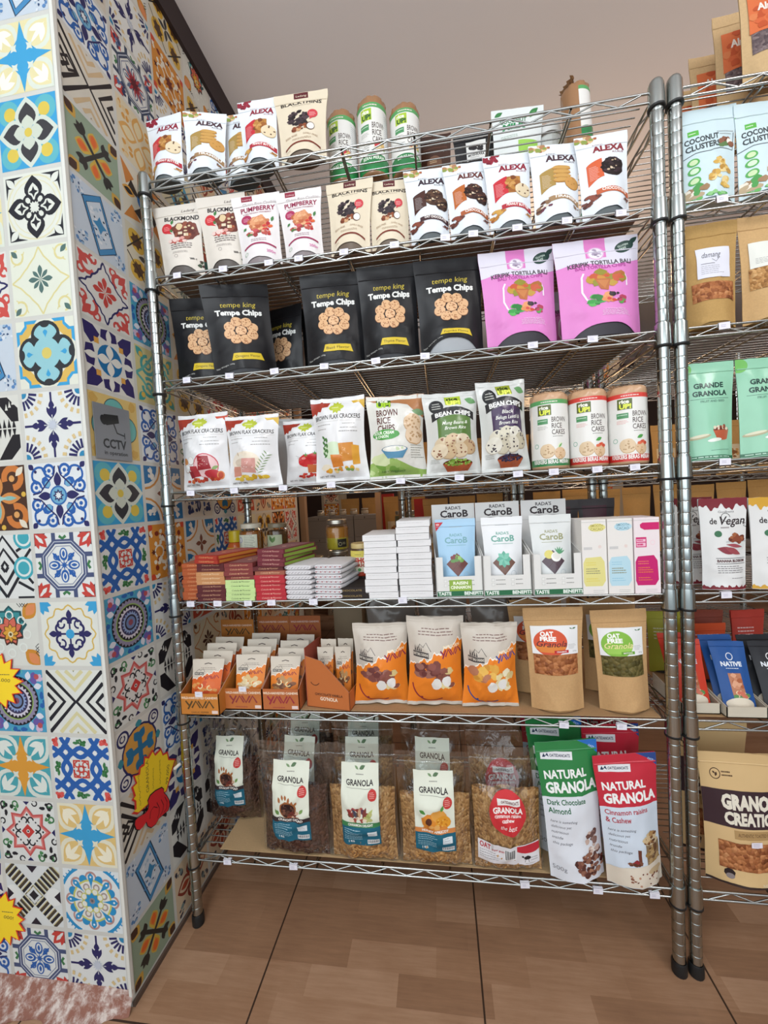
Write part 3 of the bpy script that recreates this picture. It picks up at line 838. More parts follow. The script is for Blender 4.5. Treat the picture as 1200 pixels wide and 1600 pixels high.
PLASTER = material('ceiling_plaster', plaster, rough=.85)
FLOOR = material('wood_look_floor_tile', floor_mat, rough=.42, spec=.35)
fl = Mesh(); fl.box(-1.6, -2.75, -.1, 4.6, 4.6, 0, '80604a'); tag(fl.build('floor', FLOOR), kind='structure')
cl = Mesh(); cl.box(-1.6, -2.75, CEIL, 4.6, 4.6, CEIL + .1, 'c8c8c8'); tag(cl.build('ceiling', PLASTER), kind='structure')
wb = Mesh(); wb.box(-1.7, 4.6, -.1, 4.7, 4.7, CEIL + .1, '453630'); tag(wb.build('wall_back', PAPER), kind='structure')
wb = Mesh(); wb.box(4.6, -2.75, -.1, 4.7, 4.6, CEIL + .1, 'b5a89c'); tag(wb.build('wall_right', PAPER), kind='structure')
wb = Mesh(); wb.box(-1.7, -2.75, -.1, -1.6, 4.6, CEIL + .1, 'b5a89c'); tag(wb.build('wall_far_left', PAPER), kind='structure')


def chips(nt, b):
    tc = N(nt, 'TexCoord'); nz = N(nt, 'TexNoise', Scale=38.0, Detail=6.0, Roughness=.7); r = N(nt, 'ValToRGB'); e = r.color_ramp.elements
    e[0].position = .44; e[0].color = (*hx('8d5f50'), 1); e[1].position = .62; e[1].color = (*hx('d0c2ba'), 1); k = e.new(.52); k.color = (*hx('a98c82'), 1)
    nt.links.new(tc.outputs['Object'], nz.inputs['Vector']); nt.links.new(nz.outputs['Fac'], r.inputs[0]); nt.links.new(r.outputs[0], b.inputs['Base Color'])
    bp = N(nt, 'Bump', Strength=.8, Distance=.006); nt.links.new(nz.outputs['Fac'], bp.inputs['Height']); nt.links.new(bp.outputs[0], b.inputs['Normal'])


# chipped mortar fillet along the foot of the pier, and the reddish screed in front of it
CHIP = material('chipped_mortar', chips, rough=.85)
G = np.empty((7, 61, 3)); 
for i in range(61):
    x = -1.0 + (WX + .004 + 1.0) * i / 60
    for j in range(7):
        t = j / 6; d = (.05 + .02 * noise.noise((x * 14, 0, 2))) * min(1, .35 + (WX - x) * 6) + .012 * noise.noise((x * 45, 1, 2))
        G[j, i] = (x, WY0 - d * (1 - t) - .0002, .001 + .04 * t ** 1.7 + .004 * noise.noise((x * 30, t * 3, 5)) * math.sin(PI * t))
fm = Mesh(); fm.grid(G, 'c8b8b0'); tag(fm.build('trim_3', CHIP), kind='structure')

# ------------------------------------------------------------------ chrome wire shelving
TIERS = [1.9215, 1.6886, 1.431, 1.1487, .8649, .5836, .1958]      # deck heights, top first
SW, SD, RH = 1.177, .4264, .0192


def zigzag(m_, x0, x1, y, z, pitch, along='x', r=.0019):
    n = max(2, round((x1 - x0) / pitch * 2)); pts = []
    for k in range(n + 1):
        t = x0 + (x1 - x0) * k / n; q = z - .0015 if k % 2 else z - RH + .0015
        pts.append((t, y, q) if along == 'x' else (y, t, q))
    m_.tube(pts, r, n=5)


def shelf_unit(label, x, y, tiers=TIERS, top=1.944, SW=SW):
    t = thing('wire_shelving_unit', label, 'shelving', (x, y, 0), group='chrome wire shelving units')
    for px, py in ((0, 0), (SW, 0), (0, SD), (SW, SD)):
        prof = [(.0127, .022)]; k = 0
        z = .0254
        while z < top - .01:
            prof += [(.0127, z - .0016), (.0113, z - .0006), (.0113, z + .0006), (.0127, z + .0016)]; z += .0254
        prof += [(.0127, top - .004), (.010, top), (0, top + .001)]
        m_ = Mesh(); m_.lathe(prof, 'c8c8c8', 16, px, py); p = m_.build('post', CHROME, t)
        m_ = Mesh(); m_.lathe([(0, 0), (.0145, .0002), (.0155, .003), (.0155, .026), (.0135, .031)], '17191a', 16, px, py); m_.build('foot', BLACKP, p)
    for z in tiers:
        d = Mesh(); e = .016
        for k in range(19):
            yy = .034 + (SD - .060) * k / 18
            d.tube([(e, yy, z + .0006), (SW - e, yy, z + .0006)], .0016, n=5)
        for k in range(1, 7):                                     # cross supports under the deck wires
            xx = SW * k / 7
            d.tube([(xx, 0, z - .004), (xx, SD, z - .004)], .0026, n=5); d.tube([(xx, .004, z - RH), (xx, SD - .004, z - RH)], .0024, n=5)
        s = d.build('wire_deck', WIRE, t)
        for nm, yy in (('front_rail', 0), ('back_rail', SD)):
            r = Mesh(); r.tube([(.012, yy, z), (SW - .012, yy, z)], 0.0026, n=8); r.tube([(.012, yy, z - RH), (SW - .012, yy, z - RH)], 0.0026, n=8)
            zigzag(r, .03, SW - .03, yy, z, .088); r.build(nm, WIRE, s)
        for xx in (0, SW):
            r = Mesh(); r.tube([(xx, .012, z), (xx, SD - .012, z)], 0.0026, n=8); r.tube([(xx, .012, z - RH), (xx, SD - .012, z - RH)], 0.0026, n=8)
            zigzag(r, .03, SD - .03, xx, z, .088, 'y'); r.build('side_rail', WIRE, s)
        for px, py in ((0, 0), (SW, 0), (0, SD), (SW, SD)):
            c = Mesh(); c.lathe([(.0128, z + .012), (.0148, z + .0125), (.0158, z - .030), (.0158, z - .031)][::-1], 'c8c8c8', 18, px, py); c.build('collar', CHROME, s)
            c = Mesh(); c.lathe([(.0128, z - .0355), (.0166, z - .0355), (.0166, z - .031), (.0158, z - .0305)], '17191a', 18, px, py); c.build('sleeve_ring', BLACKP, s)
    return t


shelf_unit('chrome wire shelving unit standing next to the patterned tile wall, seven tiers of snacks', 0, 0)
unit2 = shelf_unit('chrome wire shelving unit cut off by the right edge of the photo', 1.2115, 0)

# ------------------------------------------------------------------ package shapes
def n3(x, y, z): return noise.noise((x, y, z))


def pouch_grid(W, H, T, arch=.016, seed=0, wr=.0014, nu=16, nv=24, vs=.90, nar=.12):
    """front panel of a stand-up pouch, bulging to the foot and flat at the seal; x across, -y towards the viewer"""
    G = np.empty((nv + 1, nu + 1, 3))
    for j in range(nv + 1):
        v = j / nv; t = T * max(0, 1 - v / vs) ** .72 if v < vs else 0
        for i in range(nu + 1):
            s = 2 * i / nu - 1; e = 1 - s ** 4
            x = s * W / 2 * (1 - nar * math.sin(min(1, t / T * 1.12) * PI / 2) + .02 * n3(H * v * 18, seed * 2.3 + (s > 0) * 5, seed) * (1 - v) * abs(s))
            z = H * v + arch * max(0, 1 - abs(s / .80) ** 3) * (1 - v) ** 6
            k = n3(x * 22 + seed * 3.1, z * 16, seed) * 1.6 + n3(x * 55, z * 30 + seed, seed + 9) * .7
            c = n3(x * 13 + z * 9 + seed, z * 11 - x * 7, seed + 17); k -= 1.5 * max(0, .16 - abs(c)) / .16 * (1 - v) * 1.2
            y = -.0006 - t / 2 * max(0, 1 - (abs(s) / .93) ** 2.2) + wr * k * e * (1 if v < vs else .5) + .004 * n3(x * 7 + seed * 5, z * 5, seed) * v * v
            if v > .985: z += .0012 * n3(x * 60, seed, 1)
            G[j, i] = (x, y, z)
    return G


def pillow_grid(W, H, T, seed=0, wr=.0024, nu=18, nv=26, foot=.05, head=.07, pinch=.10):
    """front panel of a sealed chip bag: crimped head and foot, full belly"""
    G = np.empty((nv + 1, nu + 1, 3)); ph = random.Random(seed).random() * 6
    for j in range(nv + 1):
        v = j / nv; q = min(1, max(0, (v - foot) / (1 - foot - head)))
        t = T * math.sin(PI * q) ** .5 if 0 < q < 1 else 0
        near = math.exp(-(q / .12) ** 2) + math.exp(-((1 - q) / .16) ** 2)
        for i in range(nu + 1):
            s = 2 * i / nu - 1; e = 1 - s ** 4
            x = s * W / 2 * (1 - pinch * math.sin(PI * q) * (.6 + .4 * abs(s)))
            z = H * v * (1 - .02 * math.sin(PI * q)) + .004 * s * s * (v - .5)
            k = n3(x * 20 + seed * 3.7, z * 14, seed) + .6 * n3(x * 48, z * 34, seed + 4)
            c = n3(x * 15 + z * 10 + seed, z * 12 - x * 8, seed + 17); k -= 1.3 * max(0, .15 - abs(c)) / .15
            y = -.0006 - t / 2 * max(0, 1 - (abs(s) / .95) ** 2.3) + wr * k * e + .0022 * near * math.sin(s * 9 + ph + 2 * n3(x * 20, z * 9, seed)) * e
            if q in (0, 1): y += .006 * n3(x * 12, seed, 3) * (1 if v > .5 else .4)
            if v > .99: z += .0016 * n3(x * 50, seed, 2)
            G[j, i] = (x, y, z)
    return G


def mirror(G, k=1.0):
    B = G.copy(); B[:, :, 1] = np.maximum(-B[:, :, 1] * k, B[:, :, 1] + .0012); return B


def close_pack(m_, G, back, flip=True):
    m_.grid(mirror(G, .9), back, flip=True)


def gusset(G, depth, col, mat, parent, name='bottom_gusset'):
    """folded foot of a stand-up pouch under the arched lower edge"""
    e = G[0]; nu = len(e) - 1; R = np.empty((5, nu + 1, 3))
    for i in range(nu + 1):
        x, y, z = e[i]; z0 = .0005
        for j in range(5):
            t = j / 4; R[j, i] = (x * (.97 + .03 * t), (y + .0014) * (.86 + .12 * t) + .0005, z0 + (z - z0) * t + .0004 * t)
    m_ = Mesh(); m_.grid(R, col)
    B = mirror(R); m_.grid(B, col, flip=True)
    F = np.stack([R[0], B[0]]); m_.grid(F, col, flip=True)
    return m_.build(name, mat, parent)


def tear_strip(G, W, H, v, col, mat, parent, name='zip_strip', th=.0026):
    g = subgrid(G, .015, .985, v - .006, v + .006, 16, 3, .0003); Nm = normals(G)
    for i in range(17):
        for j in (1, 2): g[j, i, 1] -= th * .5
    m_ = Mesh(); m_.grid(g, col); return m_.build(name, mat, parent)


def pouch(name, cat, W, H, T, A, base, mat=None, gus='3d4042', arch=.016, seed=1, group=None, zipv=.86, back=None, basef=None, wr=.0014, nar=.12, zcol=None):
    """W, H, T in mm; A drawn in mm from the lower left corner"""
    W, H, T = W / 1000, H / 1000, T / 1000; mat = mat or FILM
    t = thing(name, '-', cat, group=group)
    G = pouch_grid(W, H, T, arch, seed, wr, nar=nar)
    m_ = Mesh(); m_.grid(G, basef or base); close_pack(m_, G, back or base); m_.art(G, A, W * 1000, H * 1000)
    m_.build('pouch_body', mat, t)
    if arch: gusset(G, T, gus, mat, t)
    if zipv: tear_strip(G, W, H, zipv, zcol or base, mat, t)
    GR[t.name] = G
    return t


GR = {}


def bag(name, cat, W, H, T, A, base, mat=None, seed=1, group=None, back=None, basef=None, wr=.0024, seal=None, foot=.05, head=.07, **kw):
    W, H, T = W / 1000, H / 1000, T / 1000; mat = mat or GLOSS
    t = thing(name, '-', cat, group=group); G = pillow_grid(W, H, T, seed, wr, foot=foot, head=head, **kw)
    m_ = Mesh(); m_.grid(G, basef or base); close_pack(m_, G, back or base); m_.art(G, A, W * 1000, H * 1000); m_.build('bag_body', mat, t)
    # crimped seals: fine ribs along head and foot
    for nm, v0, v1 in (('top_seal', 1 - head * .75, .995), ('bottom_seal', .006, foot * .8)):
        g = subgrid(G, .01, .99, v0, v1, 16, 10, .0005)
        for j in range(1, 10): g[j, :, 1] -= .0007 * (j % 2)
        m_ = Mesh(); m_.grid(g, seal or (lambda u, v, v0=v0, v1=v1: (basef(u, v0 + (v1 - v0) * v) if basef else base))); m_.build(nm, mat, t)
    GR[t.name] = G
    return t


def tube_pack(name, cat, R, H, A, base, top='a87c5a', seed=1, mat=None, twist=True, group=None):
    """cylindrical pack of rice cakes with a gathered paper-coloured top; art spans the full turn, front centre at half width"""
    R, H = R / 1000, H / 1000; t = thing(name, '-', cat, group=group); nu, nv = 36, 21; G = np.empty((nv + 1, nu + 1, 3))
    prof = [(0.0, .0006), (R * .80, 0), (R * .97, .003)] + [(R, .008 + (H - .026) * k / 14) for k in range(15)] + [(R * .985, H - .012), (R * .93, H - .005), (R * .80, H - .001), (0.0, H)]
    for j, (r, z) in enumerate(prof):
        for i in range(nu + 1):
            a = -PI + 2 * PI * i / nu; q = r * (1 + .02 * n3(math.sin(a) * 3, z * 40, seed) + .012 * n3(math.sin(a) * 9, z * 9 + a, seed + 3))
            if i == nu: q = r * (1 + .02 * n3(math.sin(-PI) * 3, z * 40, seed) + .012 * n3(math.sin(-PI) * 9, z * 9 - PI, seed + 3))
            if j >= 18: q *= 1 + .05 * math.sin(a * 13 + 3 * math.sin(a * 5)) * (j < 21)
            G[j, i] = (q * math.sin(a), -q * math.cos(a), z)
    m_ = Mesh(); m_.grid(G, base, closed=True)
    # printed sleeve: rows 2..16 are the straight wall
    Gs = G[3:18]; m_.art(Gs, A, 2 * PI * R * 1000, (H - .026) * 1000, closed=True); m_.build('wrapper', mat or GLOSS, t)
    if twist:
        k = Mesh(); g = np.empty((7, 13, 3))
        for j in range(7):
            for i in range(13):
                u = i / 12 - .5; v = j / 6
                g[j, i] = (u * R * (1.0 + .5 * v), R * .35 + v * .016 + .004 * math.sin(u * 26 + j), H - .003 + v * .016 + .002 * math.sin(u * 40))
        k.grid(g, top); k.grid(g + np.array([0, .0012, .0008]), top, flip=True); k.build('gathered_end', mat or GLOSS, t)
    return t


def carton(name, cat, W, D, H, col, A=None, As=None, At=None, mat=None, group=None, lid=None, parts=True):
    """closed carton standing on its foot, front at y = 0; art on front, right side, top"""
    w, d, h = W / 2000, D / 1000, H / 1000; t = thing(name, '-', cat, group=group) if parts else None; m_ = Mesh()
    m_.box(-w, 0, 0, w, d, h, col)
    if A: m_.art(flat((-w, 0, 0), (2 * w, 0, 0), (0, 0, h)), A, W, H, .0002)
    if As: m_.art(flat((w, 0, 0), (0, d, 0), (0, 0, h)), As, D, H, .0002)
    if At: m_.art(flat((-w, 0, h), (2 * w, 0, 0), (0, d, 0)), At, W, D, .0002)
    o = m_.build('carton_body' if parts else name, mat or PAPER, t)
    return t if parts else tag(o, '-', cat, group)


def window(t, G, u0, u1, v0, v1, mat, name='window', lump=.0012, n=26, m_=22):
    g = subgrid(G, u0, u1, v0, v1, n, m_, .0009)
    for j in range(m_ + 1):
        for i in range(n + 1):
            e = min(1, 5 * min(i / n, 1 - i / n, j / m_, 1 - j / m_)); g[j, i, 1] -= lump * e * (n3(g[j, i, 0] * 140, g[j, i, 2] * 140, 3) + .3)
    k = Mesh(); k.grid(g, '808080'); return k.build(name, mat, t)


def sticker(t, G, u0, u1, v0, v1, A, W, H, base, name='label', mat=None, off=.0014, n=12, m_=12):
    g = subgrid(G, u0, u1, v0, v1, n, m_, off); k = Mesh(); k.grid(g, base); k.art(g, A, W, H, .0003); return k.build(name, mat or PAPER, t)


def jar(name, cat, R, H, fill, lab=None, lid=None, A=None, labw=None, labz=(.2, .75), glass=None, group=None, fill2=None):
    R, H = R / 1000, H / 1000; t = thing(name, '-', cat, group=group); hn = H * .84
    k = Mesh(); k.lathe([(0, .0005), (R * .9, .0005), (R, .005), (R, hn - .012), (R * .94, hn - .005), (R * .80, hn), (R * .80, hn + .004)], '909090'); k.build('glass_body', GLASS, t)
    k = Mesh(); q = R - .0022; k.lathe([(0, .003), (q * .92, .003), (q, .007), (q, hn * .5)], fill); k.lathe([(q, hn * .5), (q, hn - .014), (q * .92, hn - .007), (0, hn - .006)], fill2 or fill); k.build('contents', GLOSS, t)
    L = R * .87; lz = hn + .001; k = Mesh()
    k.lathe([(L * .97, lz), (L, lz + .001), (L, lz + .004), (L * .985, lz + .005), (L, lz + .006), (L, H - .002), (L * .95, H), (L * .88, H), (L * .86, H - .001), (0, H - .001)], lid or 'c0c0c0'); k.build('lid', STEEL if not lid else GLOSS, t)
    if A:
        half = labw / 2000 / R; n = 20; z0, z1 = H * labz[0], H * labz[1]; g = np.empty((9, n + 1, 3))
        for j in range(9):
            for i in range(n + 1):
                a = -half + 2 * half * i / n; g[j, i] = ((R + .0004) * math.sin(a), -(R + .0004) * math.cos(a), z0 + (z1 - z0) * j / 8)
        k = Mesh(); k.grid(g, lab); k.art(g, A, labw, (z1 - z0) * 1000, .0002); k.build('label', PAPER, t)
    return t


def glass_mat(nt, b):
    clear_film(nt, b)
    for n in nt.nodes:
        if n.type == 'BSDF_GLOSSY': n.inputs['Roughness'].default_value = .04
        if n.type == 'BUMP': n.inputs['Strength'].default_value = 0
        if n.type == 'MAP_RANGE': n.inputs['To Min'].default_value = .03


GLASS = material('jar_glass', glass_mat)
PLAST = material('satin_plastic', lambda t, b: attr_col(t, b), rough=.3)


def food_hearts(A, x, y, cols, seed, n=14, rx=12, ry=5, size=3.2): A.heap(x, y, rx, ry, n, size, cols, seed)

# ------------------------------------------------------------------ printed designs
def alexa(word, band, block, kind, tops, ink='8e2436'):
    W, H = 98, 200; A = Art()
    A.heap(20, 192, 20, 8, 16, 5, tops, 3)
    A.txt('ROYAL', 42, 172, 4.2, ink, 20, .01); A.txt('ALEXA', 60, 156, 15, ink, 62, .045, shear=.05, arc=-.0016); A.txt('KUKIS', 78, 149, 4, ink, 22, .005)
    A.wave(14, 44, lambda t: 124 + 14 * t ** .7, lambda t: 74 + 16 * math.sin(t * 1.5), block, 8)
    A.small(18, 118, 18, 9, 3.8, .9, mixc(block, 'ffffff', .5), 4)
    if kind == 'peanut':
        A.rect(44, 90, 74, 136, 'a8713a'); A.heap(60, 114, 17, 20, 34, 6, ['b5803f', '9a6030', 'c9985a', '7a4526'], 4); A.cookie(78, 100, 19, 'e0cfae', '5e3a28', 5, 3, 'c7b088')
    elif kind == 'tira':
        for k in range(4): A.blob(60 - k * .5, 134 - 11 * k, 20, 6.4, 'a87838', .1, 14, k); A.blob(60 - k * .5, 136.5 - 11 * k, 19.5, 5.2, 'c79a55', .1, 14, k + 9)
        A.cookie(80, 96, 17, 'c89550', 'b07c3c', 5, 8, 'a87838')
    else:
        c = {'oat': ['4a3228', '5f4434', '7a5a44', '362420'], 'choc': ['3a2420', '54342a', '6a4434', '2a1a18'], 'thin': ['241a1a', '33262a', '42303a', '1a1214']}[kind]
        A.blob(64, 114, 24, 24, c[0], .12, 16, 3); A.heap(64, 115, 20, 21, 44, 5, c, 6); A.heap(64, 116, 17, 17, 7, 2.4, ['c9b090', 'd8c8b0'], 5)
        if kind != 'thin': A.blob(82, 98, 16, 20, c[3], .1, 14, 5); A.heap(82, 98, 13, 16, 32, 4, c, 9); A.heap(78, 100, 8, 12, 5, 2, ['d8bc94'], 2)
    A.wave(26, 96, lambda t: 60 + 6 * math.sin(PI * t * .9) - 8 * t, lambda t: 46.5 + 6 * math.sin(PI * t * .9) - 8 * t, band)
    A.txt(word, 63, 52.5, 7.4, 'f3ece6', 54, .035, rot=-6, arc=-.0012)
    low = {'peanut': ['b8803c', 'd0a050', '9a5a28'], 'tira': ['8a6a50', 'e0d0c0', '5a3a30', '6a3848']}.get(kind, ['6a3a30', '8a4a3a', '4a2622'])
    A.heap(16, 42, 13, 12, 14, 5, low, 5); A.heap(88, 34, 8, 6, 5, 3, low, 7)
    return pouch('cookie_pouch', 'pouch', W, H, 56, A, 'e2e8ee', gus='5b6264', arch=.015, seed=len(word), group='white cookie pouches')


def blackthins(seed=1):
    W, H = 122, 200; A = Art(); k = '2c2422'
    A.rect(46, 183, 78, 199, '5a1f24'); A.txt('Ladang', 62, 188, 5, 'e6d8c0', 24, .0, shear=.2)
    A.txt('BLACKTHINS', 62, 164, 9.5, k, 96, .03, arc=-.0014); A.small(40, 159, 46, 1, 3, 1, '8a7a68', 2)
    A.heap(54, 118, 24, 26, 46, 6.5, ['2b2226', '3a2e34', '4d3d42', '221a1c'], 3, .4); A.heap(60, 90, 30, 8, 16, 6, ['8a4a2e', 'a05c38', '6a3422', 'c9a078'], 5)
    A.ell(84, 92, 11, 12, '5a3626'); A.ell(85, 92, 9, 10, 'e8e4dc'); A.ell(90, 130, 12, 12, 'c8424a'); A.poly([(84, 121), (92, 119), (82, 113)], 'c8424a'); A.small(82, 132, 16, 3, 4, 1.2, 'ecc8c4', 5)
    A.txt('EGG FREE', 34, 64, 5.5, 'b79f86', 32, .02, rot=8); A.txt('DAIRY FREE', 84, 64, 5, 'b79f86', 36, .01, rot=-8); A.small(34, 56, 54, 2, 4, 1.3, 'b79f86', 6, 'C')
    A.wave(16, 108, lambda t: 34 + 11 * math.sin(PI * t), lambda t: 28 + 11 * math.sin(PI * t), '7a3528'); A.txt('200g', 24, 18, 4, 'a89078', 12, 0)
    return pouch('cookie_pouch', 'pouch', W, H, 44, A, 'ddd0b8', gus='6a5a4c', arch=.022, nar=.17, seed=seed + 20, group='beige and white cookie pouches')


def blackmond(seed=1):
    W, H = 124, 212; A = Art(); k = '2a2426'
    A.txt('Ladang', 88, 188, 8, '4a3a38', 34, .0, shear=.25); A.txt('BLACKMOND', 72, 162, 12, k, 92, .035, rot=-2, arc=.0008)
    A.ell(30, 142, 16, 15, 'c9353c'); A.poly([(36, 132), (46, 122), (26, 128)], 'c9353c'); A.small(21, 146, 18, 3, 4.5, 1.3, 'f0b8b4', 4)
    A.blob(82, 128, 36, 28, '6a342c', .1, 18, 4); A.heap(82, 130, 34, 26, 34, 6.5, ['7a3f32', '5c2c26', '8d4c3a', '6f3a2f'], 5)
    A.blob(66, 142, 9, 10, 'd6c096', .15, 10, 3); A.rect(62, 118, 74, 126, 'd9cbb0'); A.rect(78, 112, 90, 121, 'e0d2b8'); A.heap(90, 128, 16, 16, 6, 4, ['d2bd98', 'b96a44'], 8)
    A.petal(44, 152, 14, 8, -20, '3f7a40'); A.petal(46, 128, 12, 7, 40, '4a7a48'); A.heap(66, 102, 30, 6, 20, 5.5, ['b5524a', 'd59a90', 'a03c38', 'e4c8c0'], 6)
    A.small(26, 88, 84, 3, 6.5, 2.6, '7d7472', 3, 'C'); A.small(36, 64, 56, 2, 4, 1.2, 'a39a96', 7, 'C'); A.ring(52, 50, 5, .8, '8a827e', 12); A.txt('200 g', 100, 38, 5.5, k, 18, .03, rot=14)
    A.heap(118, 30, 6, 14, 8, 4, ['4a2c28', '3a4a34'], 4)
    return pouch('cookie_pouch', 'pouch', W, H, 46, A, 'dbd3c8', gus='574f4a', arch=.024, nar=.18, seed=seed + 30, group='beige and white cookie pouches')


def pumpberry(seed=1):
    W, H = 116, 202; A = Art(); c = '8f2348'
    A.rect(24, 186, 50, 200, '8c1f38'); A.txt('Ladang', 37, 190, 4, 'e6c8c8', 20, 0, shear=.2); A.txt('Gluten Free Cookies', 66, 172, 8, '5a3238', 84, -.002, shear=.25)
    A.txt('PUMPBERRY', 62, 153, 13.5, c, 88, .03, arc=-.0003); A.txt('KUKIS DENGAN CRANBERRY', 60, 145, 4, c, 74, .01)
    A.ell(30, 130, 15, 14, 'a8325a'); A.poly([(34, 120), (46, 114), (26, 118)], 'a8325a'); A.small(21, 133, 18, 3, 4, 1.2, 'e8bccb', 4)
    A.blob(62, 112, 26, 26, 'cf8a60', .12, 16, 4); A.heap(62, 114, 25, 24, 36, 6, ['d99a70', 'c07850', 'e0aa80', 'b5603f', 'c4525a'], 5); A.heap(86, 96, 12, 20, 16, 4.5, ['c8403a', 'd86a40', 'b02c34'], 6)
    A.heap(60, 84, 34, 7, 24, 5, ['b8524a', 'd9a890', '9a3a3c', '4f7a44'], 7); A.petal(18, 98, 12, 7, -50, '4a7f4a'); A.petal(96, 118, 16, 7, -20, '4a7f4a')
    A.small(30, 66, 58, 2, 5, 1.8, 'b0969c', 3, 'C'); A.wave(14, 104, lambda t: 46 + 9 * math.sin(PI * t), lambda t: 41 + 9 * math.sin(PI * t), '9a2a55'); A.ring(20, 26, 5, .9, '5a9a6a', 10); A.txt('200g', 90, 22, 9, 'd98ab4', 22, .03)
    return pouch('cookie_pouch', 'pouch', W, H, 44, A, 'e3dedd', gus='8a7f80', arch=.016, nar=.19, seed=seed + 40, group='beige and white cookie pouches')


def ricecake(green, style, seed):
    R, H = (38, 168) if style else (42, 182); Wd = 2 * PI * R; A = Art(); c = Wd / 2 - (0 if style else 6); Hs = H - 26; col = '3f8a4e' if green else 'd0342c'; dk = '2f7a44' if green else 'c42e2a'
    A.rect(c - 78, 0, c + 78, 20 if not style else 22, dk if not style else '2b8a4a')
    A.rect(c - 78, 16 if not style else 22, c + 78, Hs - 10, 'e3e1dc'); A.rect(c - 78, Hs - 12, c + 78, Hs - 2, '5aa060' if green else 'd4443c')
    A.small(c - 20, Hs - 8, 50, 1, 3, 2, 'e8d8d0', 4)
    x = c - 6; A.rect(x - 22, Hs - 38, x + 8, Hs - 14, '55602a' if not style else 'a8c43a'); A.txt('rice', x - 8, Hs - 24, 8, 'f0f0e0', 20, .05); A.txt('UP!', x - 6, Hs - 36, 10, 'dfe84a' if not style else '2a5a30', 24, .05)
    for k, wd in enumerate(('BROWN', 'RICE', 'CAKES')): A.txt(wd, c + 2, Hs - 54 - k * 14.5, 11.5, '4a3a34', (34, 24, 32)[k], .012, 'L')
    A.rect(c - 30, Hs - 58, c - 6, Hs - 46, '4f8f5e'); A.small(c - 28, Hs - 51, 20, 1, 3, 1.4, 'd8e8d8', 2); A.small(c - 30, Hs - 64, 24, 3, 3, 1, 'd98a84' if not green else '9a9a90', 5); A.small(c + 4, Hs - 88, 26, 1, 3, 1.2, '5a5a52', 6)
    if not style:
        A.cookie(c - 9, 36, 17, 'd8bf9c', 'b5946c', 12, 4, 'c0a078'); A.cookie(c + 20, 30, 14, 'd8b894', 'bb9468', 9, 6, 'b8946a')
        if green: A.petal(c + 14, 42, 16, 9, -40, 'dfe6c8'); A.petal(c + 16, 42, 14, 4, -40, '6aa85a')
        else: A.heap(c + 22, 42, 8, 4, 8, 4, ['c84a34', 'd86a48'], 4); A.petal(c + 10, 52, 16, 8, -65, '4f9a48')
        A.ring(c - 34, 48, 5, 1, '3f9a78', 10); A.txt('KREKERS BERAS MERAH', c, 6, 9, 'f0ece6', 86, .03)
    else:
        A.heap(c + 22, 52, 12, 8, 12, 6, ['7a9a44', 'd6b070', 'c43a44', 'e0cda0'], 4); A.small(c - 22, 60, 18, 5, 4, 1.1, '7a7a72', 6); A.wave(c - 78, c + 78, lambda t: 26 + 9 * math.sin(PI * t), lambda t: 10, '2f7d48'); A.txt('BERAS MERAH', c + 2, 24, 7, 'dfead8', 56, .03)
        A.rect(c + 34, 30, c + 72, Hs - 16, 'd6d6d4'); A.small(c + 38, Hs - 24, 26, 20, 4.4, 1.1, '9a9a98', 9)
    return tube_pack('rice_cake_pack', 'snack pack', R, H, A, '9c7350' if style else 'c79f7c', '8a6444', seed, GLOSS if style else PLAST, group='rice cake packs')


def tempe(flavor, seed=1):
    W, H = 156, 250; A = Art()
    A.txt('tempe king', 80, 184, 14, 'c9b43c', 84, -.004, shear=.12); A.txt('Tempe Chips', 80, 161, 15, 'e2e2de', 112, .045)
    r = 14
    for k in range(8): a = 2 * PI * k / 8 + .3; A.cookie(80 + 30 * math.cos(a), 116 + 27 * math.sin(a), r, 'd8ad82', 'a06a44', 12, k, '8a5a3c')
    A.cookie(80, 116, r, 'dcb38a', 'a06a44', 12, 20, '8a5a3c')
    A.poly([(48, 30), (126, 28), (120, 49), (54, 50)], 'd2b62c'); A.txt(flavor + ' Flavor', 87, 36, 7.5, '3a3420', 60, .005); A.txt('Net Weight 100g', 30, 16, 4.6, 'a8a8a4', 46, .01, rot=4)
    return pouch('tempe_chip_pouch', 'pouch', W, H, 60, A, '161619', gus='4a4c50' if flavor != 'Paprika' else 'a4a8ac', nar=.08, arch=.010 if flavor != 'Paprika' else .034, seed=seed + 50, group='black chip pouches', wr=.0022)


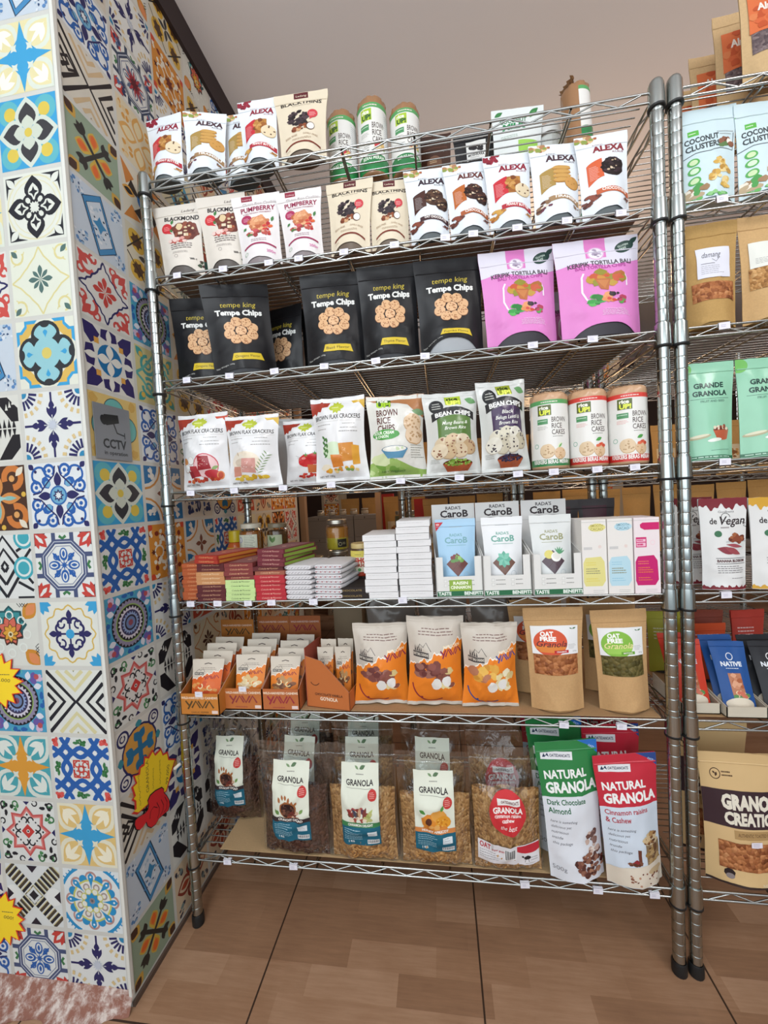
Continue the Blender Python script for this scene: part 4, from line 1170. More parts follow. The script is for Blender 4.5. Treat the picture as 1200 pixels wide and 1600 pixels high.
def keripik(seed=1):
    W, H = 192, 268; A = Art()
    A.wave(0, 192, lambda t: 268, lambda t: 196 + 6 * math.sin(t * 7), 'd9d5e2'); A.rect(70, 214, 118, 268, 'd77bbd'); A.ell(94, 226, 20, 19, 'd9a8cf'); A.ell(94, 226, 17, 16, 'e6dfe8'); A.heap(94, 226, 12, 11, 16, 4, ['8a7a90', 'c9c0d0', 'a89ab0'], 4)
    A.ell(160, 238, 22, 15, '24403a', rot=20); A.petal(170, 244, 26, 12, -50, '24403a'); A.txt('GLUTEN', 158, 240, 5, 'cfe0d4', 24, .01, rot=15); A.txt('FREE', 158, 232, 5, 'cfe0d4', 16, .01, rot=15)
    A.txt('KERIPIK TORTILLA BALI', 100, 193, 12, '4a4048', 148, .03, arc=-.0004); A.txt('BALI TORTILLA CHIPS', 100, 182, 9, 'b04a98', 118, .03)
    A.line([(58, 172), (52, 160), (50, 120), (58, 96), (76, 88), (150, 92), (154, 98)], 4.5, 'ebe0ea'); A.line([(152, 166), (158, 150), (158, 130)], 4, 'ebe0ea')
    A.heap(108, 154, 44, 18, 30, 11, ['b07a34', 'c48a3c', 'a8682e', 'b8953c', '8f8a36', 'c2583a'], 4, .4); A.poly([(80, 152), (118, 150), (110, 118), (92, 122)], 'b5683a'); A.poly([(84, 148), (114, 146), (102, 124)], 'c27a44')
    A.heap(82, 92, 18, 13, 12, 9, ['3f9a4c', '2f7a3c', '5ab05c'], 5); A.heap(114, 98, 18, 12, 14, 7, ['d98a5a', 'c84a40', 'e6dcd6', 'e09a6a'], 6); A.heap(124, 106, 12, 6, 7, 6, ['2a2228', '3c3238'], 7); A.heap(142, 90, 12, 9, 8, 7, ['8a2c48', 'b0405a', '5a9a4c'], 8)
    A.small(86, 60, 70, 5, 5, 1.8, 'eac8e2', 4, 'C')
    return pouch('tortilla_chip_pouch', 'pouch', W, H, 66, A, 'd983c4', gus='3d3a40', arch=.03, nar=.08, seed=seed + 60, group='pink chip pouches', wr=.0028, zcol='d9d5e2')


def flax(kind, seed):
    W, H = 140, 208; A = Art()
    A.poly([(0, 198), (0, 166), (10, 172), (14, 166), (20, 176), (28, 174), (32, 184), (46, 186), (54, 200)], 'a03a2c'); A.poly([(104, 200), (112, 190), (126, 192), (140, 176), (140, 200)], {'b': 'c4503c', 'g': 'd2ac34', 't': 'b8c03a', 'c': 'd0a83a'}[kind])
    A.star(70, 182, 17, 11, 9, 'b5bf3c', 0); A.ell(70, 182, 20, 8, 'bcc648'); A.small(58, 180.5, 24, 1, 3, 1.8, 'e8ecc0', 3)
    A.txt('BROWN FLAX CRACKERS', 70, 154, 10.5, '4a4644', 120, .02, arc=-.0003); A.small(14, 140, 40, 1, 3, 1.6, '9a9692', 2); A.small(14, 130, 36, 1, 3, 1.6, '9a9692', 3); A.small(86, 140, 42, 1, 3, 1.6, '9a9692', 4); A.small(80, 130, 48, 1, 3, 1.6, '9a9692', 5); A.small(76, 121, 50, 1, 3, 1.8, '8a8682', 6); A.rect(8, 148, 132, 148.8, 'c0bcb8')
    if kind == 'b':
        A.ell(84, 64, 34, 34, 'c94a5a'); A.ell(84, 63, 32, 32, 'e6c0c0'); A.ell(20, 78, 10, 12, 'c98444'); A.ell(42, 80, 12, 12, 'b8a8a0'); A.ell(42, 81, 10.5, 10.5, 'ecebe8'); A.ell(24, 60, 13, 12, 'b8a8a0'); A.ell(24, 61, 11.5, 10.5, 'efeeec')
        A.poly([(66, 92), (96, 90), (100, 54), (62, 52)], '9a2c34'); A.heap(80, 72, 14, 16, 12, 1.4, ['d8a8a0'], 4); A.poly([(36, 66), (60, 64), (66, 36), (40, 34)], 'a8333a'); A.poly([(30, 52), (44, 50), (48, 34), (34, 32)], '8f2830'); A.petal(100, 52, 20, 9, -60, '86a060')
        A.blob(98, 40, 20, 13, 'b8343c', .1, 12, 4); A.ell(118, 36, 8, 12, 'd88a5a', rot=-15); A.ell(118, 36, 5.5, 9, 'b8503a', rot=-15); A.heap(66, 26, 48, 4, 20, 5, ['c04a34', 'a83a2c', 'd0683c'], 5)
    elif kind == 'g':
        A.ell(56, 74, 42, 30, 'e9dcc8'); A.blob(38, 84, 20, 14, 'e6dccc', .1, 12, 3); A.blob(42, 72, 16, 12, 'd2c2ae', .1, 12, 4); A.petal(40, 90, 14, 5, 20, 'c8b49c'); A.poly([(48, 84), (86, 82), (82, 40), (44, 44)], 'd29a90'); A.poly([(20, 62), (44, 60), (42, 34), (18, 32)], 'd0907c'); A.heap(62, 62, 16, 18, 10, 1.4, ['efd8d0'], 4)
        for k in range(14): A.petal(86 + k * 2.2, 40 + k * 4, 15, 2.4, 30 if k % 2 else -75, '6f8f4e')
        A.heap(66, 28, 44, 5, 18, 6, ['d8b43c', 'c9a02c', 'e0c050'], 5)
    elif kind == 't':
        A.blob(74, 74, 24, 20, 'c42f34', .06, 16, 3); A.blob(98, 80, 20, 18, 'b8262c', .06, 14, 4); A.ell(68, 82, 7, 4, 'e08a84'); A.star(76, 92, 9, 2.5, 5, '4f8a3c'); A.star(100, 97, 8, 2.2, 5, '4f8a3c'); A.poly([(76, 62), (104, 60), (100, 36), (74, 36)], 'c2683c'); A.heap(76, 28, 30, 5, 14, 5, ['b02c30', 'c43a34', 'd0503c'], 5); [A.line([(44 + k * 4, 92 - k * 7), (56 + k * 2, 86 - k * 4)], 1, '9a9692') for k in range(3)]
    else:
        A.ell(56, 76, 30, 22, 'cfe0c0'); [A.petal(30 + (k % 3) * 5, 60 + k * 4.5, 13, 6, (-50, 40, 0)[k % 3], '4f7a44') for k in range(11)]
        A.poly([(72, 92), (110, 94), (110, 50), (74, 46)], 'd08a3c'); A.poly([(106, 88), (124, 86), (122, 40), (104, 38)], 'd89c3a'); A.poly([(48, 66), (78, 64), (80, 36), (52, 34)], 'd27f34'); A.heap(86, 70, 12, 16, 8, 1.4, ['eac08a'], 4); A.blob(32, 36, 14, 8, 'e3d8c2', .15, 10, 3); A.heap(70, 28, 46, 4, 18, 5.5, ['d8a43a', '7a9a4c', 'd08a34', 'e2c88a'], 5)
    A.txt('NET WT 100g', 32, 12, 4.5, '6a6662', 40, .01)
    return bag('chip_bag', 'bag', W, H, 72, A, 'e3e2e2', seed=seed, group='chip and cracker bags', wr=.0030)


def ricechips():
    W, H = 146, 208; A = Art()
    A.poly([(0, 208), (146, 208), (146, 150), (124, 164), (104, 182), (60, 190), (20, 192), (0, 200)], 'b07a52'); A.petal(150, 160, 36, 16, 80, '7a9a70')
    A.rect(26, 180, 62, 202, '3c5a2a'); A.txt('rice', 42, 191, 9, 'e8ecd8', 26, .04); A.txt('UP!', 44, 178, 13, 'a8cf3c', 36, .05)
    for k, t in enumerate(('BROWN', 'RICE', 'CHIPS')): A.txt(t, 24, 156 - k * 19, 15.5, '5a2a24', (54, 36, 46)[k], .02, 'L')
    A.wave(0, 146, lambda t: 40 + 14 * math.sin(t * 5) - 6 * t, lambda t: 2, '8fae5a'); A.heap(40, 26, 44, 16, 20, 10, ['9ab868', '6f9a40', 'b8cc88', '84a850'], 5); A.blob(30, 48, 26, 16, 'cdd8a8', .2, 12, 4)
    A.blob(44, 110, 36, 13, '4c9a44', .05, 20, 3); A.txt('SOUR CREAM', 40, 111, 7.5, 'eef4e4', 54, .03); A.txt('& ONION', 34, 102, 7, 'eef4e4', 36, .03)
    A.cookie(116, 138, 24, 'd9bd9c', 'b5926c', 16, 3, 'bd9a74'); A.cookie(120, 108, 24, 'dcc2a4', 'b5926c', 16, 5, 'bd9a74'); A.ell(66, 72, 34, 9, '2f5a78'); A.poly([(32, 72), (100, 72), (86, 50), (48, 50)], '5a8fae'); A.ell(66, 73, 31, 7, 'e8e8e0'); A.heap(66, 74, 22, 4, 8, 4, ['f0eee6', 'c9d8b0'], 3)
    A.small(108, 80, 34, 6, 6, 1.5, '8a8a80', 5); A.txt('NET WEIGHT', 62, 16, 4.4, '4a6a34', 60, .01)
    return bag('chip_bag', 'bag', W, H, 74, A, 'dcdad2', seed=33, group='chip and cracker bags', wr=.0032)


def beanchips(green):
    W, H = 132, 212; A = Art(); c = '5a7a3c' if green else '3f2a4e'
    A.ell(30, 176, 17, 17, '26282a'); A.small(19, 182, 22, 3, 6, 2, 'c8c8c0', 4, 'C'); A.rect(52, 178, 90, 202, 'a8be3c' if green else '8f9a34'); A.txt('rice', 70, 190, 9, '2a3a1c', 26, .04); A.txt('UP!', 71, 178, 11, 'e8f06a', 34, .05); A.petal(128, 182, 30, 16, 70, '6a9a64')
    A.wave(16, 122, lambda t: 158 + 16 * math.sin(PI * t), lambda t: 138 + 16 * math.sin(PI * t), '2b2b2e'); A.txt('BEAN CHIPS', 69, 152, 11, 'f0f0ec', 88, .035, arc=-.0022)
    A.wave(28, 112, lambda t: 138 + 15 * math.sin(PI * (.12 + .76 * t)), lambda t: 82, c)
    for k, t in enumerate(('Mung Beans &', 'Brown Rice') if green else ('Black', 'Beluga Lentil &', 'Brown Rice')): A.txt(t, 70, (128 if green else 134) - 13 * k, 8.5, 'f2f2e8', (62, 52)[k] if green else (30, 66, 52)[k], .004, shear=.3)
    A.small(40, 100, 60, 1, 4, 1.5, 'c8d0b0', 5, 'C')
    chip = ['d8c4a4', 'cdb48f', 'e2d2b6', 'c2a47e'] if green else ['dcd6c4', 'cfc8b2', 'e6e2d4', 'bfb69e']
    for k, (x, y) in enumerate(((38, 78), (62, 86), (88, 84), (104, 70), (80, 62), (52, 60), (30, 62))): A.cookie(x, y, 20, chip[k % 4], '8a5a44' if green else '4a4248', 8, k, mixc(chip[k % 4], '6a4a30', .4))
    A.ell(74, 28, 36, 11, '5a2418'); A.poly([(38, 28), (110, 28), (98, 8), (50, 8)], 'a85434'); A.heap(74, 31, 32, 8, 60, 2.6, ['7aa03c', '96b85a', '5f8a2c'] if green else ['33304a', '26243a', '454260'], 5)
    A.small(10, 40, 24, 3, 4, 1.3, '9a9a94', 7)
    return bag('chip_bag', 'bag', W, H, 72, A, 'd3d4d0', seed=44 + green, group='chip and cracker bags', wr=.0034)


def yavabag(kind, seed):
    W, H = 142, 212; A = Art(); c1, c2 = ('8c2a4c', '8c2a3c') if kind < 2 else ('3a4c9a', '3a4c8a'); OR = 'e8832a'
    def edge(t): return 98 + 66 * t + 5 * math.sin(t * 30) + 3 * math.sin(t * 71)
    A.wave(0, 142, lambda t: edge(t) + 3.5, lambda t: 8, 'f0e8dc', 40); A.wave(0, 142, edge, lambda t: 6, OR, 40)
    A.small(24, 186, 94, 3, 6, 1.8, '7a5a54', 4, 'C'); A.rect(12, 124, 52, 137, '4a4444'); A.txt('EAST BALI CASHEWS', 32, 128, 6, 'e8e0d0', 38, .02)
    A.line([(22, 140), (30, 154), (38, 148), (46, 158), (58, 140)], 1.4, '4a4444'); [A.poly([(16 + 5 * k, 138), (20 + 5 * k, 138), (18 + 5 * k, 152 - k)], '4a4444') for k in range(4)]
    A.txt('POPCORN', 112, 146, 7, 'f4e4c4', 44, .02, rot=4); A.yava(112, 127, 17, 56, c1, 3.5, 6)
    if kind < 2:
        A.heap(56, 92, 34, 20, 22, 11, ['7d4a44', '8f5850', '6a3a38', '9a6a5e'], 3 + kind); A.heap(100, 76, 24, 24, 18, 9, ['e6d6a0', 'd8c48a', 'efe4c0', '8a5448'], 6)
    else: A.heap(56, 96, 34, 20, 22, 11, ['dfa64a', 'e8b85c', 'd0923c', 'b5785a'], 5); A.heap(106, 78, 24, 26, 18, 9, ['ecdca8', 'dcc890', 'f0e8c8'], 6)
    A.blob(72, 62, 13, 15, 'e8e6e0', .1, 12, 3); A.blob(98, 68, 12, 14, 'eceae6', .1, 12, 4)
    A.arc(62, 66, 52, 190, 300, 3.2, c2); A.ell(36, 24, 3, 3, c2)
    return bag('popcorn_bag', 'bag', W, H, 66, A, 'cbc1b4', seed=seed, group='orange popcorn bags', wr=.0030, mat=FILM)


def yavapouch(kind):
    W, H = 84, 150; A = Art(); OR = 'e08030' if kind else 'd9662c'
    def edge(t): return 86 + 30 * t + 3 * math.sin(t * 28) + 2 * math.sin(t * 63)
    A.wave(0, 84, lambda t: edge(t) + 2.4, lambda t: 4, 'f0e6d8', 30); A.wave(0, 84, edge, lambda t: 3, OR, 30)
    A.line([(32, 134), (42, 137), (52, 134)], 2.4, '4a3a34'); A.small(16, 122, 54, 2, 5, 1.3, '8a7a70', 4, 'C'); A.rect(6, 101, 34, 109, '4a4242'); A.txt('EAST BALI', 20, 103, 4.4, 'e8e0d0', 24, .02); A.line([(10, 110), (18, 118), (24, 113), (30, 120), (36, 110)], 1, '4a4242')
    A.yava(57, 88, 11, 40, '8f2a38', 2.4, 5)
    A.heap(40, 62, 32, 19, 34, 7, [['d86a34', 'e88a4a', 'c9502a', 'e0a05c'], ['e2cda0', 'd8b880', 'efe0c0'], ['8a5a3c', 'b58a5a', '6a4430']][kind % 3], 5)
    A.arc(28, 68, 7, 200, 420, 3.4, 'ecd9a8'); A.arc(56, 62, 7, 100, 330, 3.4, 'e8d098')
    return pouch('cashew_pouch', 'pouch', W, H, 22, A, 'cfc4b4', gus='b0a090', arch=.004, seed=80 + kind, group='small cashew pouches in the orange boxes', zipv=None)


def oatfree(green):
    W, H = 134, 238; A = Art()
    t = pouch('kraft_pouch', 'pouch', W, H, 62, A, 'c09a6c', KRAFT, 'b28c60', .008, 90 + green, 'kraft pouches with a round logo', .88, wr=.0018)
    G = GR[t.name]; L = Art(); c = '86b84a' if green else 'd2593c'; c2 = '9ac85a' if green else 'd98440'
    L.rect(0, 0, 100, 78, 'e6e6e6'); L.ell(40, 32, 36, 37, c, 32); L.wave(8, 72, lambda t: 22 + 2 * math.sin(3 * t), lambda t: 6 if .1 < t < .9 else 14, c2); L.txt('OAT', 33, 50, 12, 'f4f2ec', 28, .05); L.txt('FREE', 35, 37, 11, 'f4f2ec', 34, .05); L.txt('Granola', 41, 21, 16, 'e8dca0' if green else '5a3436', 66, .01, shear=.3); L.rect(46, 4, 78, 12, '6aa03a' if green else 'b83034'); L.txt('MATCHA' if green else 'CINNAMON', 62, 6, 4, 'f0e8e0', 22, .02)
    L.petal(88, 68, 9, 4, -60, '5a7a5a'); L.petal(88, 68, 7, 3, 60, '5a7a5a'); L.small(78, 26, 18, 4, 3.5, 1, '9a9a98', 5); L.txt('250g', 92, 6, 3.5, '7a7a78', 9, 0)
    window(t, G, .10, .90, .36, .56, G_GREEN if green else G_RED, 'window'); sticker(t, G, .09, .91, .555, .825, L, 100, 78, 'e6e6e6')
    return t


def clearbag(kind, seed):
    """resealable clear bag of granola with a tall paper label"""
    W, H = .178, .272; t = thing('granola_bag', '-', 'bag', group='clear bags of granola'); mt = G_CACAO if kind == 'cacao' else G_OAT
    fh = .62 if kind != 'round' else .66; k = Mesh(); g = pillow_grid(W * .93, H * fh, .060, seed, .004, 40, 44, .012, .05, .03)
    for j in range(g.shape[0]):
        for i in range(g.shape[1]):
            x, y, z = g[j, i]; e = 1 - abs(2 * i / (g.shape[1] - 1) - 1) ** 6; g[j, i, 1] -= .0035 * e * noise.noise((x * 190, z * 190, seed)) + .002 * e * noise.noise((x * 420, z * 420, seed))
    g[:, :, 2] += .003
    k.grid(g, '806040'); k.grid(mirror(g), '806040', flip=True); k.build('granola', mt, t)
    G = pillow_grid(W, H, .068, seed, .0050, 26, 36, .012, .10, .03)
    for j in range(G.shape[0]):
        v = j / (G.shape[0] - 1)
        if v > fh: G[j, :, 1] = -.0006 + (G[j, :, 1] + .0006) * max(.10, 1 - (v - fh) / (.93 - fh)) + .004 * np.array([n3(i * .40, v * 6, seed) for i in range(27)]) * (v - fh) * 2
    k = Mesh(); k.grid(G, 'ffffff'); k.grid(mirror(G), 'ffffff', flip=True); k.build('clear_film', CLEAR, t)
    z = subgrid(G, .01, .99, .895, .915, 20, 4, .0006); z[1:4, :, 1] -= .0012; k = Mesh(); k.grid(z, 'd8dcdc'); k.build('zip_strip', CLEAR, t)
    if kind != 'round':
        L = Art(); w, h = 94, 172
        L.petal(46, 160, 16, 8, -65, '5f7a5a'); L.petal(44, 159, 12, 5, 55, '7f9a70'); L.small(34, 150, 26, 1, 3, 2, '9a9a90', 3, 'C'); L.txt('GRANOLA', 47, 131, 10.5, '3a3434', 68, .025); L.rect(14, 126, 80, 126.7, '8a8a80'); L.ell(78, 114, 11, 12, 'c43f3c'); L.small(71, 119, 14, 4, 3.6, 1.2, 'ecb8b0', 4)
        if kind == 'cacao':
            L.blob(42, 76, 22, 20, '9a6038', .06, 16, 3); L.blob(42, 75, 18, 17, '3a2420', .06, 16, 4); L.heap(42, 76, 14, 12, 16, 4, ['5a3a30', '2a1a18', '7a5040'], 5); [L.petal(24 + 7 * q, 92 + 6 * math.sin(q), 11, 6, 30 - 12 * q, 'a8683c') for q in range(6)]; L.heap(60, 62, 18, 8, 14, 5, ['8a4a34', 'c9a890', 'e0c8b8', '6a3028'], 6); L.petal(18, 62, 16, 9, 30, '6a8f50'); L.petal(70, 66, 14, 8, -40, '7a9a58')
            b = '3a2e30'; nm = 'CRUNCHY CACAO'
        elif kind == 'cinn':
            L.heap(44, 78, 24, 14, 12, 6, ['8a3a34', '5a3a4a', 'b0504a', '6a4a3a'], 4); [L.petal(30 + 8 * q, 66, 26, 8, 40 - 20 * q, ('8a3430', '4a4a5a', 'c9a080', '7a3a34', 'b5c070')[q]) for q in range(5)]; L.heap(70, 70, 12, 8, 8, 5, ['b8b878', 'a0a860'], 6); L.heap(40, 60, 26, 6, 14, 4.5, ['e0d0b8', 'c9a890', '9a4a40'], 8)
            b = '3f7f4e'; nm = 'CINNAMON DELIGHT'
        else:
            L.blob(36, 74, 20, 19, 'd98a34', .08, 14, 3); L.blob(56, 88, 18, 15, 'e0a04a', .08, 14, 4); L.ell(33, 76, 7, 8, '5a3020'); L.blob(66, 72, 18, 16, 'e09a30', .1, 12, 6); L.heap(66, 72, 14, 12, 14, 2.4, ['c97a20', 'e8b858'], 7); L.heap(46, 58, 24, 7, 12, 6, ['d88a3a', 'e0a860', 'c9702a'], 5); L.petal(26, 92, 16, 9, 60, '4f8a40'); L.petal(62, 98, 14, 8, -20, '5a9a48')
            b = 'd08448'; nm = 'HONEY APRICOT'
        L.rect(0, 46, w, 57, b); L.txt(nm, 47, 48.8, 5.6, 'f0ece4', 62, .035); L.rect(0, 0, w, 46, '1f6076'); L.small(6, 39, 46, 3, 4.5, 1.3, '9fc0cc', 5); L.small(6, 24, 46, 3, 4.5, 1.3, '9fc0cc', 6); L.rect(64, 24, 86, 38, 'd8e0e4'); L.small(66, 34, 16, 3, 4, 1.3, 'a0a8ae', 4); L.rect(62, 4, 90, 14, 'e6e8e8'); [L.rect(63.5 + 1.6 * q, 6, 64.2 + 1.6 * q + .5 * (q % 3 == 0), 13, '2a2a30') for q in range(16)]; L.txt('1 KG', 22, 7, 5, 'e0e8ea', 14, .03)
        sticker(t, G, .23, .76, .20, .85, L, w, h, 'dfe2d2', off=.0016, n=14, m_=24)
    else:
        L = Art(); w, h = 100, 100
        L.ell(50, 50, 50, 50, 'c9353a', 40); L.rect(22, 70, 84, 84, 'e8e4e0'); L.txt('OATSDANOATS', 56, 74, 6.5, '6a3a3c', 48, .03); L.txt('GRANOLA', 50, 52, 13, 'f4eeea', 82, .04); L.txt('cinnamon raisins', 50, 42, 8, 'f4eeea', 74, .02); L.txt('cashew', 50, 32, 8, 'f4eeea', 34, .02); L.txt('the best', 50, 14, 11, 'f4eeea', 44, .0, shear=.3)
        g = subgrid(G, .25, .74, .38, .72, 16, 16, .0016); k = Mesh(); k.art(g, L, w, h, .0003); k.build('round_label', PAPER, t)
        L = Art(); w, h = 150, 42; L.txt('OAT', 4, 28, 11, 'b83a44', 26, .03, 'L'); L.txt('super grain', 32, 28, 4.5, 'b83a44', 30, .02, 'L'); L.small(4, 22, 50, 4, 4.5, 1.4, 'a0a0a2', 4); L.rect(62, 12, 90, 36, 'f0f0f0'); [L.rect(64 + 1.6 * q, 15, 64.8 + 1.6 * q + .5 * (q % 3 == 0), 35, '2a2a30') for q in range(15)]
        L.wave(92, 150, lambda t: 40, lambda t: 30 - 8 * math.sin(2.6 * t), 'c4303e'); L.blob(118, 14, 8, 4, '2a2426', .2, 10, 4); L.line([(114, 12), (112, 6)], 1, '2a2426'); L.line([(121, 12), (122, 6)], 1, '2a2426'); L.petal(110, 15, 7, 4, 60, '2a2426'); L.small(126, 12, 20, 2, 4, 1.2, 'a0a0a2', 6)
        sticker(t, G, .08, .93, .10, .28, L, w, h, 'e2dfe2', off=.0016, n=16, m_=6)
    return t


def natgran(green):
    W, H = 140, 325; A = Art(); c = '2f8048' if green else 'c22f40'; k = '2a6a48' if green else 'b0404c'
    A.wave(0, 140, lambda t: 325, lambda t: 196 + 4 * t, c); A.poly([(96, 325), (140, 325), (140, 292), (120, 312)], '2a6fc0' if green else '2a4a8a'); A.txt('OATS', 126, 306, 5, 'cfe0f4', 14, .01, rot=-30)
    A.push(38, 292, -4); A.rect(-28, -9, 44, 9, 'e4e6ea'); A.poly([(-24, -4), (-20, 5), (-17, -1), (-12, 6), (-8, -4), (-14, 0), (-18, -4)], '2f3f5a'); A.txt('OATSDANOATS', 16, -3.2, 6.4, '3a465a', 46, .03); A.pop()
    A.txt('NATURAL', 12, 238, 19, 'f2f4f2', 100, .035, 'L', rot=2); A.txt('GRANOLA', 12, 206, 23, 'f2f4f2', 124, .045, 'L', rot=2)
    for q, t in enumerate(('Dark Chocolate', 'Almond') if green else ('Cinnamon raisins', '& Cashew')): A.txt(t, 10, 178 - 18 * q, 12, k, (92, 52)[q] if green else (100, 56)[q], .02, 'L', rot=2)
    for q, t in enumerate(('here is something', 'delicious yet', 'nutritious', 'inside', 'this package')): A.txt(t, 12, 138 - 13 * q, 6.5, '4a4a52', (62, 46, 38, 24, 46)[q], -.004, 'L', shear=.3)
    if green: A.heap(112, 80, 16, 44, 26, 7, ['6a4a44', '8a6a60', 'c9b0a4', 'e2d8d0'], 4); A.heap(100, 38, 38, 26, 60, 6.5, ['5a3630', '7a4c40', '8f6250', '4a2a28', 'a87c64'], 5); A.txt('500g', 22, 24, 10, '8a8a90', 30, -.004)
    else: A.rect(94, 36, 136, 106, '8a7458'); A.ell(115, 106, 21, 7, 'cdbfa4'); A.heap(115, 70, 18, 30, 46, 6, ['8a6a44', '6a4a34', 'b5986a', 'a0804f'], 5); A.heap(115, 116, 22, 12, 26, 6, ['7a5234', 'b08a5a', '5a3a2c', 'd0b890'], 6); A.wave(0, 140, lambda t: 46 + 14 * t, lambda t: 2, 'd8cdbc'); A.ell(115, 38, 22, 8, 'c0a884'); A.rect(72, 56, 80, 96, '6a3c30'); A.heap(66, 60, 16, 6, 10, 6, ['7a4a38', '5a3428', '8a2c34'], 7); A.heap(80, 20, 54, 16, 20, 3, ['8a5a48', '6a3a34', 'b58a70'], 8)
    return pouch('granola_pouch', 'pouch', W, H, 62, A, 'dde1e8' if green else 'cfdae6', GLOSS, 'c8ccd0', .006, 100 + green, 'green and red granola pouches', .93, zcol=c, back=c, wr=.0026)


def coconutcl():
    W, H = 122, 212; A = Art()
    A.rect(0, 181, 122, 183.5, '86c08a'); A.rect(18, 152, 40, 164, '5cb04a'); A.small(20, 157, 18, 1, 3, 1.8, 'e0f0d8', 3); A.txt('COCONUT', 46, 136, 12, '3a4246', 72, .035, rot=3); A.txt('CLUSTERS', 48, 120, 12, '3a4246', 74, .035, rot=3); A.rect(78, 152, 118, 154, 'a0a8aa'); A.rect(84, 146, 112, 148, 'a0a8aa')
    A.line([(0, 104), (30, 112), (62, 112), (84, 116), (116, 112), (118, 150)], 1.6, '3f464c'); A.heap(100, 128, 14, 12, 14, 6, ['6a4030', 'e8e4dc', '8a5a44', '5a7a4a'], 4)
    for y in (92, 72, 50): A.ell(24, y, 12, 9, '58a858'); A.ell(24, y, 8, 6, ('cfe4c8', 'b8a050', 'c9dcb0')[y % 3])
    for k, (x, y) in enumerate(((80, 84), (92, 66), (64, 52), (92, 36))): A.heap(x, y, 11, 10, 14, 6, ['c9a04a', 'dbb868', 'b88a3c', 'e4cc90'], k + 3)
    A.heap(26, 24, 24, 12, 16, 8, ['b5a080', 'e4dccc', '8a9a6a', '9a7a5a', '4f9a50'], 6); A.heap(60, 8, 50, 4, 14, 6, ['4f9a50', '6ab060', '8ac080'], 7)
    return pouch('snack_pouch', 'pouch', W, H, 44, A, 'c8dbe0', FILM, 'b0c0c4', .006, 111, 'pale blue snack pouches', .86)


def kraftnote(food):
    W, H = 118, 242; A = Art(); t = pouch('kraft_pouch', 'pouch', W, H, 60, A, 'b28f58' if not food else 'c4a070', KRAFT, 'a08050', .008, 120 + food, 'kraft pouches with a white sticker', .88, wr=.003)
    G = GR[t.name]; L = Art()
    if not food: L.txt('damang', 32, 44, 12, '2a2a30', 44, -.006, shear=.3); L.line([(34, 40), (44, 34), (52, 42)], .8, '2a2a30'); L.rect(8, 30, 40, 31, '4a4a50'); L.small(8, 25, 60, 5, 4, 1, 'a4a4ac', 3); window(t, G, .12, .93, .24, .42, G_RED); sticker(t, G, .22, .84, .46, .75, L, 80, 66, 'dcdce6')
    else: L.heap(52, 40, 12, 12, 12, 6, ['6a9a4a', 'd8b070', 'c98a40', 'd0d8c0'], 4); L.small(8, 22, 60, 4, 4, 1, 'a0a0a0', 4); window(t, G, .10, .92, .30, .50, G_OAT); sticker(t, G, .12, .90, .50, .74, L, 80, 66, 'dfe0d8')
    return t


def grande():
    W, H = 116, 220; A = Art()
    A.ell(6, 206, 20, 16, '74b860'); A.txt('GRANDE', 58, 162, 11, '23403a', 66, .04); A.txt('GRANOLA', 60, 144, 11, '23403a', 78, .04); A.rect(16, 137, 104, 137.8, '3a5a50'); A.txt('FRUIT AND SEED', 64, 129, 5, '4a6a60', 56, .005)
    A.ell(80, 66, 22, 7, '6a3424'); A.poly([(58, 66), (102, 66), (96, 48), (64, 48)], 'b5593c'); A.ell(80, 47, 16, 4, 'b5593c'); A.heap(80, 70, 18, 5, 20, 4, ['8a4434', 'c98a60', 'e0d0b8', '6a3024'], 4); A.ell(28, 52, 24, 5, 'b0a884', rot=8); A.ell(28, 54, 20, 3, 'd8d4b8', rot=8); A.ell(62, 44, 16, 4, 'dfe6da', rot=4); A.ell(54, 42, 10, 3, 'e8ece4'); A.line([(50, 20), (100, 22)], .8, '4a7a68'); A.rect(0, 2, 116, 9, '2f6a4c'); A.small(8, 4.4, 100, 1, 3, 2.2, 'b8d8c4', 6)
    return pouch('granola_pouch', 'pouch', W, H, 48, A, '92c8aa', GLOSS, '7ab094', .002, 130, 'mint green granola pouches', .90)


